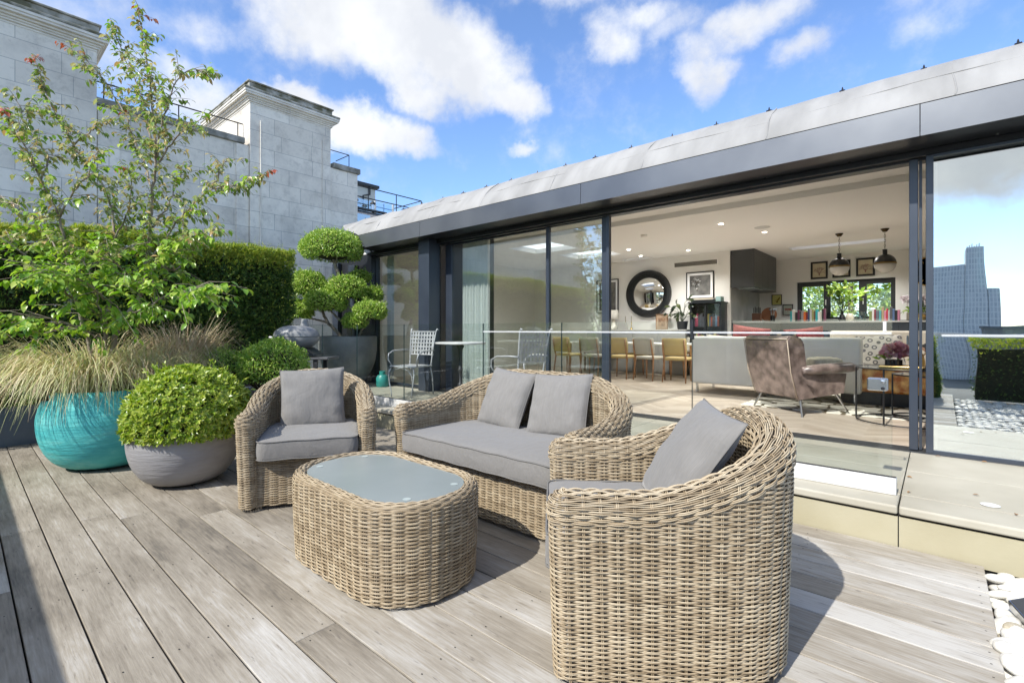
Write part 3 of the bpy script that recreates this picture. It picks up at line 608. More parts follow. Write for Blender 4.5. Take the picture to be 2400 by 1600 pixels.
    # panes
    def pane(x0, x1, y, z1=2.735, fw=0.035, g=M['glass'], strip=False, frame_l=True, frame_r=True, wide_r=0, wide_l=0):
        f = MB(); yb = y + 0.055
        if frame_l: f.box(x0, x0 + (wide_l or fw), y, yb, 0.25, z1, r=0.003)
        if frame_r: f.box(x1 - (wide_r or fw), x1, y, yb, 0.25, z1, r=0.003)
        f.box(x0, x1, y + .004, yb - .004, 0.245, 0.275); f.box(x0, x1, y + .004, yb - .004, z1 - 0.02, z1)
        fo = obj('window_frame', f, M['charcoal'], t)
        go = obj('pane', MB().box(x0 + (wide_l or fw) if frame_l else x0, x1 - (wide_r or fw) if frame_r else x1, y + 0.022, y + 0.034, 0.275, z1 - 0.02), g, fo)
        if strip: obj('rail_reflection_strip', MB().box(x0 + 0.1, x1 - fw, y + 0.0165, y + 0.0185, 1.222, 1.240), M['strip'], fo)  # painted reflection of the white rail on the pane
        return fo
    pane(-8.42, -6.665, 5.50, 2.735, 0.02)
    pane(-6.38, -4.16, 5.55, 2.735, 0.05, wide_r=0.05, wide_l=0.16)
    pane(-4.17, -3.19, 5.49, 2.735, 0.05, wide_r=0.075)
    f = MB(); f.box(-3.17, -3.13, 5.44, 5.50, 0.25, 2.735, r=.003); obj('door_post', f, M['charcoal'], t)
    f = MB(); f.box(-0.185, -0.125, 5.40, 5.46, 0.25, 2.735, r=.003); f.box(-0.120, -0.10, 5.44, 5.50, 0.25, 2.735); obj('door_post', f, M['charcoal'], t)
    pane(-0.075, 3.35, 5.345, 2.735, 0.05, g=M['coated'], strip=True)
    obj('dark_interior_sheet', MB().box(0.0, 3.2, 5.62, 5.64, 0.24, 2.79), mat('dark_interior_tone', (0.10, 0.13, 0.125), None, rough=0.9), t)  # dark sheet added behind the coated pane to darken the interior
    # downlights
    for x, y, lab in ((-5.07, 9.66, ''), (-5.28, 10.66, ''), (-4.13, 10.61, ''), (-2.69, 8.31, ''), (-2.33, 9.52, '')):
        d = obj('downlight', MB().lathe([(0.0, 0), (0.026, 0), (0.036, 0.003), (0.036, 0.008), (0, 0.008)], 20, (x, y, CEIL - 0.009)), emit_mat('lit_downlight', (1, 0.93, 0.82), 9), t)
    obj('smoke_alarm', MB().lathe([(0.0, 0), (0.045, 0), (0.06, 0.02), (0.06, 0.04), (0, 0.04)], 20, (-4.07, 8.34, CEIL - 0.041)), M['ceil'], t)
    obj('ceiling_speaker', MB().lathe([(0.0, 0), (0.12, 0), (0.125, 0.006), (0, 0.006)], 28, (-2.25, 9.05, CEIL - 0.007)), mat('speaker_grille', (0.55, 0.55, 0.53), None, rough=0.8), t)
    # spots of the lit downlights, with fill spots added where no fitting hangs
    for i, (x, y) in enumerate(((-5.07, 9.66), (-4.13, 10.4), (-2.69, 8.31), (-2.33, 9.52), (-1.4, 11.0), (0.9, 9.3), (-1.2, 12.6), (-7.2, 8.6))):
        ld = bpy.data.lights.new('downlight_fill_spot', 'SPOT'); ld.energy = 115; ld.spot_size = R(140); ld.spot_blend = 0.9; ld.shadow_soft_size = 0.06; ld.color = (1, 0.97, 0.93)
        lo = bpy.data.objects.new('downlight_fill_spot', ld); col.objects.link(lo); lo.location = (x, y, CEIL - 0.03); lo.parent = t
    # kitchen window
    fm = mat('window_frame_paint', (0.03, 0.033, 0.035), None, rough=0.4); wy = KY + 0.10
    f = MB()
    for a, b_ in ((-2.62, -2.516), (-2.064, -1.928), (-1.371, -1.226), (-0.786, -0.70)): f.box(a, b_, wy, wy + 0.07, wz0, wz1, r=.004)
    for (a, b_), zt in (((-2.516, -2.064), 2.326), ((-1.928, -1.371), 2.385), ((-1.226, -0.786), 2.326)): f.box(a, b_, wy + .002, wy + .068, zt, wz1); f.box(a, b_, wy + .002, wy + .068, wz0, wz0 + 0.05)
    k = obj('kitchen_window', f, fm, t)
    for a, b_ in ((-2.516, -2.064), (-1.928, -1.371), (-1.226, -0.786)): obj('pane', MB().box(a, b_, wy + .03, wy + .036, wz0 + .05, 2.33), M['balglass'], k)
    for x in (-2.02, -1.29): obj('window_handle', MB().box(x - .011, x + .011, wy - 0.03, wy - 0.005, 1.86, 2.0, r=.004), M['alu'], k)
    return t
pav = pavilion()

# ------------------------------------------------------------------ balustrade of glass panels on the terrace edge
def balustrade():
    t = thing('glass_balustrade', 'frameless clear glass balustrade along the terrace edge between deck and penthouse', 'balustrade')
    xs = [-8.4, -7.50, -6.466, -5.318, -3.848, -2.772, -1.488, -0.214]; y = 3.907
    for k, (a, b_) in enumerate(zip(xs[:-1], xs[1:])):
        a2, b2 = a + 0.003, b_ - 0.003; z1 = 1.348; th = 0.006
        if k < 2: z1 = 1.358
        mb = MB(); x0, x1, y0, y1, z0 = a2, b2, y - th, y + th, 0.30
        V = [(x0, y0, z0), (x1, y0, z0), (x1, y1, z0), (x0, y1, z0), (x0, y0, z1), (x1, y0, z1), (x1, y1, z1), (x0, y1, z1)]
        mb.add(V, [[0, 1, 5, 4], [2, 3, 7, 6]]); mb.add(V, [[1, 2, 6, 5], [3, 0, 4, 7]], None, 1); mb.add(V, [[4, 5, 6, 7]], None, 2)
        p = obj('glass_panel', mb, [M['balglass'], M['glassedge'], M['glasstop']], t)
        if k >= 4: obj('rail_reflection_strip', MB().box(x0 + .002, x1 - .002, y - th - .0015, y - th - .0005, 1.249, 1.264), M['strip'], p)  # painted reflection of the white rail on the panel
    mb = MB(); mb.box(-8.4, -0.195, y - 0.034, y + 0.034, 0.241, 0.345, r=0.003); obj('base_channel', mb, M['alu'], t)
    mb = MB(); mb.box(-8.4, -0.196, y - 0.012, y + 0.012, 0.3455, 0.349); obj('gasket', mb, M['black'], t)
    mb = MB(); mb.box(-1.50, -1.476, y - 0.014, y + 0.014, 1.20, 1.36, r=.002); obj('frame_reflection_block', mb, M['black'], t)  # black block standing in for the window frame's reflection at the joint
    mb = MB(); mb.box(-0.345, -0.236, y - 0.026, y + 0.026, 0.888, 0.970, r=0.008); lk = obj('lock', mb, M['steel'], t)
    obj('keyhole', MB().lathe([(0, 0), (0.011, 0), (0.011, 0.004), (0, 0.004)], 12), M['black'], lk).matrix_basis = Matrix.Translation((-0.262, y - 0.026, 0.905)) @ Matrix.Rotation(R(90), 4, 'X')
    obj('thumb_turn', MB().lathe([(0, 0), (0.013, 0), (0.011, 0.012), (0, 0.014)], 12), M['steel'], lk).matrix_basis = Matrix.Translation((-0.262, y - 0.026, 0.950)) @ Matrix.Rotation(R(90), 4, 'X')
    obj('latch_plate', MB().box(-0.262, -0.246, y - 0.0125, y - 0.0095, 1.268, 1.330), M['film'], t)
balustrade()
dr = tag(obj('floor_light', MB().lathe([(0, 0), (0.042, 0), (0.045, 0.003), (0, 0.003)], 24, (0.235, 4.03, 0.2405)), M['alu']), 'round steel light set flush in the pale paving at right', 'light')

# curtain behind the left panes
def curtain(name, label, x0, x1, y, z0, z1, folds, amp, seed):
    n = folds * 12; xs = np.linspace(x0, x1, n); rr = np.random.default_rng(seed); f = rr.uniform(0, 6, 6)
    rows = 14; V = []
    for k in range(rows):
        zz = z0 + (z1 - z0) * k / (rows - 1); sp = 1 + 0.06 * (1 - k / (rows - 1))
        yy = y + amp * np.sin(2 * PI * folds * (xs - x0) / (x1 - x0) + 0.5 * np.sin(xs * 5 + f[0]) + 0.15 * k / rows) + amp * .3 * np.sin(xs * 47 + f[1])
        V.append(np.stack([xs, yy, np.full(n, zz)], 1))
    i = np.arange(rows - 1)[:, None]; j = np.arange(n - 1)[None]
    mb = MB().add(np.concatenate(V), np.stack([i * n + j, i * n + j + 1, (i + 1) * n + j + 1, (i + 1) * n + j], -1).reshape(-1, 4))
    m, nt, b = new_mat('white_linen'); b.inputs['Base Color'].default_value = (0.84, 0.85, 0.83, 1); b.inputs['Roughness'].default_value = 0.9
    return tag(obj(name, mb, m, None, smooth='all'), label, 'curtain')
PI = math.pi
curtain('curtain', 'white pleated curtain hanging inside the wide left window pane', -6.18, -5.56, 5.78, 0.25, 2.79, 9, 0.035, 1)
curtain('curtain', 'narrow pale curtain at the left edge of the far left pane', -8.38, -8.15, 5.75, 0.25, 2.79, 3, 0.03, 2)
# ------------------------------------------------------------------ wicker
PI = math.pi
def strands(mb, P, N, B, r, closed, mask=None, sides=4, mi=0):
    """P,N,B: (S,n,3) centre lines with normals N and binormals B; mask (S,n) keeps samples."""
    S, n, _ = P.shape; th = np.linspace(0, 2 * PI, sides, endpoint=False) + 0.3
    V = P[:, :, None] + r * (np.cos(th)[None, None, :, None] * N[:, :, None] + np.sin(th)[None, None, :, None] * B[:, :, None])
    s = np.arange(S)[:, None, None]; i = np.arange(n if closed else n - 1)[None, :, None]; j = np.arange(sides)[None, None]
    i2 = (i + 1) % n; j2 = (j + 1) % sides; base = s * n * sides
    Q = np.stack(np.broadcast_arrays(base + i * sides + j, base + i2 * sides + j, base + i2 * sides + j2, base + i * sides + j2), -1)
    if mask is not None:
        mk = mask & np.roll(mask, -1, 1)
        if not closed: mk = mk[:, :-1]
        Q = Q[np.broadcast_to(mk[:, :, None], Q.shape[:3])]
    Q = Q.reshape(-1, 4)
    used = np.zeros(S * n * sides, bool); used[Q.ravel()] = True
    remap = np.cumsum(used) - 1
    mb.add(V.reshape(-1, 3)[used], remap[Q])

def loop_from_u(W, D, t, expo=2.5, ya=0.0, n_arc=60, n_side=26):
    """mid line of a U-shaped wall (front at -D/2 open), local frame, front = -Y"""
    a = W / 2 - t / 2; yb = D / 2 - t / 2; b = yb - ya; pts = []
    for y in np.linspace(-D / 2 + t / 2, ya, n_side, endpoint=False): pts.append((-a, y))
    for th in np.linspace(PI, 0, n_arc):
        c, s = math.cos(th), math.sin(th)
        pts.append((a * math.copysign(abs(c) ** (2 / expo), c), ya + b * abs(s) ** (2 / expo)))
    for y in np.linspace(ya, -D / 2 + t / 2, n_side + 1)[1:]: pts.append((a, y))
    return np.array(pts)
def resample(P, step=None, n=None, closed=False):
    Q = np.vstack([P, P[:1]]) if closed else P
    d = np.r_[0, np.cumsum(np.linalg.norm(np.diff(Q, axis=0), axis=1))]
    keep = np.r_[True, np.diff(d) > 1e-9]; Q = Q[keep]; d = d[keep]
    if n is None: n = max(2, int(round(d[-1] / step)))
    x = np.linspace(0, d[-1], n, endpoint=not closed) if not closed else np.linspace(0, d[-1], n, endpoint=False)
    return np.stack([np.interp(x, d, Q[:, k]) for k in range(Q.shape[1])], 1), d[-1]
def wicker_shell(W, D, t, harm, hback, rise0, rise1, expo, ya, seat=0.30, row=0.0042, reed=0.00215, pitch=0.059):
    mb = MB(); mid, L = resample(loop_from_u(W, D, t, expo, ya), step=0.011)
    n = len(mid); T = np.gradient(mid, axis=0); T /= np.linalg.norm(T, axis=1)[:, None]
    Nn = np.stack([-T[:, 1], T[:, 0]], 1)                 # outward (path goes left -> back -> right; left normal is outward)
    s = np.linspace(0, L, n); dist = np.minimum(s, L - s)
    x = np.clip((dist - rise0) / (rise1 - rise0), 0, 1); hh = harm + (hback - harm) * (x * x * (3 - 2 * x))
    Rr = t / 2
    tip = np.linspace(0, PI, 18)[1:-1]
    # closed loop sample: centre c, unit direction n, height h ; outer side, right tip, inner side reversed, left tip
    C = [mid]; ND = [Nn]; HH = [hh]; IN = [np.zeros(n)]
    e = mid[-1]; n0 = Nn[-1]; t0 = T[-1]
    C.append(np.repeat(e[None], len(tip), 0)); ND.append(np.cos(tip)[:, None] * n0 + np.sin(tip)[:, None] * t0); HH.append(np.full(len(tip), hh[-1])); IN.append(np.zeros(len(tip)))
    C.append(mid[::-1]); ND.append(-Nn[::-1]); HH.append(hh[::-1]); IN.append(np.ones(n))
    e = mid[0]; n0 = -Nn[0]; t0 = -T[0]
    C.append(np.repeat(e[None], len(tip), 0)); ND.append(np.cos(tip)[:, None] * n0 + np.sin(tip)[:, None] * t0); HH.append(np.full(len(tip), hh[0])); IN.append(np.zeros(len(tip)))
    C = np.concatenate(C); ND = np.concatenate(ND); HH = np.concatenate(HH); IN = np.concatenate(IN)
    full = np.concatenate([C, ND, HH[:, None], IN[:, None]], 1)
    # resample by arc length of the outer loop
    out = C + ND * Rr; o2 = np.vstack([out, out[:1]]); d = np.r_[0, np.cumsum(np.linalg.norm(np.diff(o2, axis=0), axis=1))]; tot = d[-1]
    m2 = 2 * int(round(tot / (2 * pitch))); ns = m2 * 6
    xs = np.linspace(0, tot, ns, endpoint=False); f2 = np.vstack([full, full[:1]])
    S = np.stack([np.interp(xs, d, f2[:, k]) for k in range(6)], 1)
    C = S[:, :2]; ND = S[:, 2:4]; ND /= np.linalg.norm(ND, axis=1)[:, None]; HH = S[:, 4]; IN = S[:, 5] > 0.5
    ph = np.arange(ns) / 6.0 * PI; zero = np.zeros(ns)
    A = 0.0046
    def flare(z): return 0.955 + 0.045 * np.clip(z / harm, 0, 1)
    # body rows
    zs = np.arange(0.03, hback, row); K = len(zs)
    off = A * np.cos(ph[None] + PI * ((np.arange(K) // 2)[:, None])) + 0.0004 * rng.standard_normal((K, ns))
    zs = zs + np.where(np.arange(K) % 2 == 0, 0.00035, -0.00035); zz = zs[:, None] + 0.0012 * np.sin(xs * 2.2 + 1.3)[None] + 0.0004 * rng.standard_normal((K, 1)) + zero[None]
    rad = Rr + off - 0.002
    xy = C[None] * 1.0 + ND[None] * rad[..., None]; xy = xy * flare(zz)[..., None]
    P = np.concatenate([xy, zz[..., None]], -1)
    N3 = np.broadcast_to(np.concatenate([ND, zero[:, None]], 1)[None], P.shape); B3 = np.broadcast_to(np.array([0, 0, 1.0]), P.shape)
    mask = (zz < (HH - Rr - 0.022)[None]) & ~((IN[None]) & (zz < seat))
    strands(mb, P, N3, B3, reed, True, mask)
    # rim rows, which follow the slope
    bet = np.r_[[-5, -4, -3, -2, -1], np.linspace(0, PI / 2 * 0.95, 15)]
    for q, b_ in enumerate(bet):
        be = max(b_, 0) if q >= 5 else 0; dz = (b_ * 0.0058) if q < 5 else 0
        of = (A + 0.001) * np.cos(ph + PI * ((q // 2))); rr = (Rr + 0.004) * math.cos(be)
        Z = HH - Rr + dz + (Rr + 0.004 + of) * math.sin(be)
        radq = (rr + of * math.cos(be))
        XY = (C + ND * radq[:, None]) * flare(Z)[:, None]
        P1 = np.concatenate([XY, Z[:, None]], 1)[None]
        Nq = np.concatenate([ND * math.cos(be), np.full((ns, 1), math.sin(be))], 1)[None]; Bq = np.concatenate([-ND * math.sin(be), np.full((ns, 1), math.cos(be))], 1)[None]
        strands(mb, P1, Nq, Bq, reed * 1.3, True, None)
    # stakes (double)
    for i in range(0, ns, 6):
        tx = np.array([-ND[i, 1], ND[i, 0]]); top = HH[i] - Rr; z0 = seat if IN[i] else 0.02
        for sgn in (-1, 1):
            pts = []
            for z in np.linspace(z0, top, 5): p = (C[i] + ND[i] * (Rr - 0.002) + tx * sgn * 0.003) * flare(z); pts.append((p[0], p[1], z))
            for be in np.linspace(0, PI / 2, 5)[1:]:
                p = (C[i] + ND[i] * (Rr + 0.002) * math.cos(be) + tx * sgn * 0.003) * flare(top); pts.append((p[0], p[1], top + (Rr + 0.002) * math.sin(be)))
            mb.tube(pts, 0.0022, n=4, caps=False)
    # dark liner painting the shade inside the hollow wall
    lin = MB(); md = mid[::3]; hm = hh[::3]; nn = Nn[::3]
    for side in (-1, 1):
        P0 = md * 0.955 + nn * side * (Rr - 0.014) * 1.0; V = np.concatenate([np.c_[P0, np.full(len(md), 0.03)], np.c_[md + nn * side * (Rr - 0.014), hm - Rr]])
        k = len(md); lin.add(V, [[i, i + 1, k + i + 1, k + i] for i in range(k - 1)])
    V = np.concatenate([np.c_[md + nn * (Rr - 0.014), hm - Rr], np.c_[md, hm - 0.012], np.c_[md - nn * (Rr - 0.014), hm - Rr]]); k = len(md)
    lin.add(V, [[i, i + 1, k + i + 1, k + i] for i in range(k - 1)] + [[k + i, k + i + 1, 2 * k + i + 1, 2 * k + i] for i in range(k - 1)])
    return mb, lin
def apron(mb, x0, x1, y, z0, z1, row=0.0042, reed=0.00215, pitch=0.059):
    ns = max(5, int(round((x1 - x0) / pitch)) * 5); xs = np.linspace(x0, x1, ns); ph = (xs - x0) / pitch * PI
    zs = np.arange(z0, z1, row); K = len(zs)
    off = 0.0046 * np.cos(ph[None] + PI * ((np.arange(K) // 2)[:, None]))
    P = np.stack([np.broadcast_to(xs, (K, ns)), y - off, np.repeat(zs[:, None], ns, 1)], -1)
    N3 = np.broadcast_to(np.array([0, -1.0, 0]), P.shape); B3 = np.broadcast_to(np.array([0, 0, 1.0]), P.shape)
    strands(mb, P, N3, B3, reed, False)
    for q in range(3):       # edge roll along the top of the apron
        zq = z1 + 0.004 + q * 0.003; yq = y - 0.004 + q * 0.008
        P = np.stack([xs, yq - 0.005 * np.cos(ph + PI * q), np.full(ns, zq)], -1)[None]
        strands(mb, P, np.broadcast_to(np.array([0, -1.0, 0]), P.shape), np.broadcast_to(np.array([0, 0, 1.0]), P.shape), reed * 1.1, False)
    for x in np.arange(x0, x1, pitch):
        for s in (-1, 1): mb.tube([(x + s * 0.0045, y, z0), (x + s * 0.0045, y, z1)], 0.0022, n=4, caps=False)
def soft_box(w_, d, h, r=0.045, puff=0.018, seed=0, nx=26, ny=22):
    """cushion: rounded box with crowned faces and slightly dished sides"""
    b = bmesh.new(); bmesh.ops.create_cube(b, size=1); bmesh.ops.subdivide_edges(b, edges=list(b.edges), cuts=15, use_grid_fill=True)
    rn = np.random.default_rng(seed); ph = rn.uniform(0, 6.28, 8)
    for v in b.verts:
        x, y, z = v.co; X, Y, Z = x * 2, y * 2, z * 2
        # round corners in plan
        cx, cy = w_ / 2 - r, d / 2 - r
        px, py = X * w_ / 2, Y * d / 2; qx = max(-cx, min(cx, px)); qy = max(-cy, min(cy, py)); dx, dy = px - qx, py - qy; l = math.hypot(dx, dy)
        if abs(dx) > 0 and abs(dy) > 0:
            mxx = max(abs(dx), abs(dy)); k = mxx / l; px, py = qx + dx * k, qy + dy * k
        edge = max(abs(X), abs(Y))
        crown = puff * (1 - X ** 4) * (1 - Y ** 4)
        wr = 0.006 * math.sin(9 * X + 3 * Y + ph[0]) * math.sin(5 * Y + ph[1]) + 0.003 * math.sin(14 * Y - 4 * X + ph[2])
        fz = h / 2 * Z
        rz = 0.016
        if edge > 0.93: fz *= 1 - 0.10 * (edge - 0.93) / 0.07 if abs(Z) > .9 else 1
        if Z > 0.9: fz += crown + wr * (1 - edge ** 6)
        if Z < -0.9: fz -= crown * 0.3
        side = 0.006 * (1 - Z * Z)
        if edge > 0.9: px *= 1 + side / (w_ / 2); py *= 1 + side / (d / 2)
        v.co = (px, py, fz)
    return b
def pip_loop(w_, d, r, z, dz=0.0):
    pts = []
    for cx, cy, a0 in ((w_ / 2 - r, d / 2 - r, 0), (-w_ / 2 + r, d / 2 - r, 90), (-w_ / 2 + r, -d / 2 + r, 180), (w_ / 2 - r, -d / 2 + r, 270)):
        for a in np.linspace(a0, a0 + 90, 7): pts.append((cx + r * math.cos(R(a)), cy + r * math.sin(R(a)), z))
    P, L = resample(np.array(pts), step=0.03, closed=True); P[:, 2] = z + 0.002 * np.sin(np.arange(len(P)) * 0.7); return P
def seat_cushion(parent, w_, d, h, loc, seed):
    mb = MB().bm(soft_box(w_, d, h, seed=seed)); o = obj('seat_cushion', mb, M['cushion'], parent, smooth='all', loc=loc)
    for z in (h / 2 - 0.004, -h / 2 + 0.004): obj('piping', MB().tube(pip_loop(w_ + 0.004, d + 0.004, 0.045, z), 0.0048, n=6, closed=True), M['piping'], o, smooth='all')
    return o
def pillow_mesh(w_=0.45, h=0.45, T=0.085, seed=0, pinch=0.055):
    rn = np.random.default_rng(seed); n = 34; u = np.linspace(-1, 1, n); U, V = np.meshgrid(u, u, indexing='ij'); f = rn.uniform(0, 6.28, 10)
    th = T * (np.clip(1 - U ** 2, 0, 1) ** 0.42) * (np.clip(1 - V ** 2, 0, 1) ** 0.42)
    X = w_ / 2 * U * (1 - pinch * (1 - V ** 2) * np.abs(U) ** 2); Y = h / 2 * V * (1 - pinch * (1 - U ** 2) * np.abs(V) ** 2)
    edge = np.maximum(np.abs(U), np.abs(V))
    wr = 0.009 * np.sin(11 * V + 3 * U + f[0]) * np.clip(np.abs(U) - .3, 0, 1) * (1 - edge ** 8) + 0.008 * np.sin(13 * U + 2 * V + f[1]) * np.clip(np.abs(V) - .4, 0, 1) * (1 - edge ** 8)
    wr += 0.006 * np.sin(4 * U + f[2]) * np.sin(3.3 * V + f[3]) * (1 - edge ** 4)
    mb = MB(); i = np.arange(n - 1)[:, None]; j = np.arange(n - 1)[None]
    Q = np.stack([i * n + j, (i + 1) * n + j, (i + 1) * n + j + 1, i * n + j + 1], -1).reshape(-1, 4)
    mb.add(np.stack([X, Y, th + wr], -1).reshape(-1, 3), Q); mb.add(np.stack([X, Y, -th * 0.9 - wr * .5], -1).reshape(-1, 3), Q[:, ::-1])
    b = np.concatenate([np.stack([X[:, 0], Y[:, 0]], 1), np.stack([X[-1, 1:], Y[-1, 1:]], 1), np.stack([X[::-1, -1][1:], Y[::-1, -1][1:]], 1), np.stack([X[0, ::-1][1:-1], Y[0, ::-1][1:-1]], 1)])
    seam = MB().tube(np.c_[b, np.zeros(len(b))], 0.0032, n=5, closed=True)
    return mb, seam
def pillow(name, label, loc, yaw, lean, roll, seed, size=0.45, T=0.085, material=None, group='grey scatter cushions on the wicker seats', cat='cushion', h=None):
    """yaw: direction the face looks (radians, 0 = -Y); lean: tilt back; roll: turn in its own plane"""
    m_, s_ = pillow_mesh(size, h or size, T, seed)
    o = obj(name, m_, material or M['cushion'], None, smooth='all'); se = obj('seam', s_, material or M['piping'], o, smooth='all')
    o.matrix_world = Matrix.Translation(loc) @ Matrix.Rotation(yaw, 4, 'Z') @ Matrix.Rotation(R(90) - lean, 4, 'X') @ Matrix.Rotation(roll, 4, 'Z')
    tag(o, label, cat, group); return o

def wicker_chair():
    t = thing('wicker_armchair', 'round backed wicker armchair facing the camera, left of the table beside the grey bowl planter', 'armchair', group='wicker armchairs round the coffee table')
    sh, lin = wicker_shell(0.95, 0.95, 0.125, 0.69, 0.925, 0.24, 1.06, 2.9, -0.02)
    obj('woven_frame', sh, M['reed'], t, smooth='all'); obj('hollow_shade_liner', lin, M['reeddark'], t)
    ap = MB(); apron(ap, -0.475 * .96 + 0.11, 0.475 * .96 - 0.11, -0.475 * .96 + 0.045, 0.03, 0.355)
    obj('apron', ap, M['reed'], t, smooth='all')
    pl = MB(); pl.box(-0.35, 0.35, -0.40, 0.37, 0.315, 0.355); obj('seat_panel', pl, M['reeddark'], t)
    for x in (-0.38, 0.38):
        for y in (-0.38, 0.30):
            obj('foot', MB().lathe([(0.0, 0), (0.016, 0), (0.016, 0.035), (0, 0.035)], 10, (x, y, 0)), M['black'], t)
    seat_cushion(t, 0.675, 0.78, 0.135, (0, -0.09, 0.43), 5)
    return t
ch = wicker_chair(); 
def face_rz(dx, dy): return math.atan2(dx, -dy)     # local -Y looks to (dx,dy)
def place_front(fx, fy, dx, dy, D): return (fx - dx * D / 2, fy - dy * D / 2, 0)
d1 = Vector((0.862, -0.506)).normalized(); ch.location = place_front(-3.39, 1.66, d1.x, d1.y, 0.95); ch.rotation_euler.z = face_rz(d1.x, d1.y)
d2 = Vector((-0.805, -0.593)).normalized()
ch2 = dup(ch, place_front(-1.315, 1.77, d2.x, d2.y, 0.95), face_rz(d2.x, d2.y), 'large wicker armchair nearest the camera, seen from its woven side at lower right'); ch2.scale = (1.02, 1.02, 1.0)

def wicker_sofa():
    t = thing('wicker_sofa', 'two seat wicker sofa with curved back, facing the coffee table before the glass balustrade', 'sofa')
    sh, lin = wicker_shell(1.74, 0.97, 0.125, 0.69, 0.935, 0.22, 1.15, 3.3, -0.08)
    obj('woven_frame', sh, M['reed'], t, smooth='all'); obj('hollow_shade_liner', lin, M['reeddark'], t)
    ap = MB(); apron(ap, -0.74, 0.74, -0.485 * .96 + 0.045, 0.03, 0.355); obj('apron', ap, M['reed'], t, smooth='all')
    pl = MB(); pl.box(-0.74, 0.74, -0.41, 0.38, 0.315, 0.355); obj('seat_panel', pl, M['reeddark'], t)
    for x in (-0.74, 0.74):
        for y in (-0.39, 0.32): obj('foot', MB().lathe([(0.0, 0), (0.016, 0), (0.016, 0.035), (0, 0.035)], 10, (x, y, 0)), M['black'], t)
    seat_cushion(t, 1.465, 0.80, 0.135, (0, -0.09, 0.43), 8)
    return t
sofa = wicker_sofa(); sofa.location = (-2.36, 2.245 + 0.485, 0)

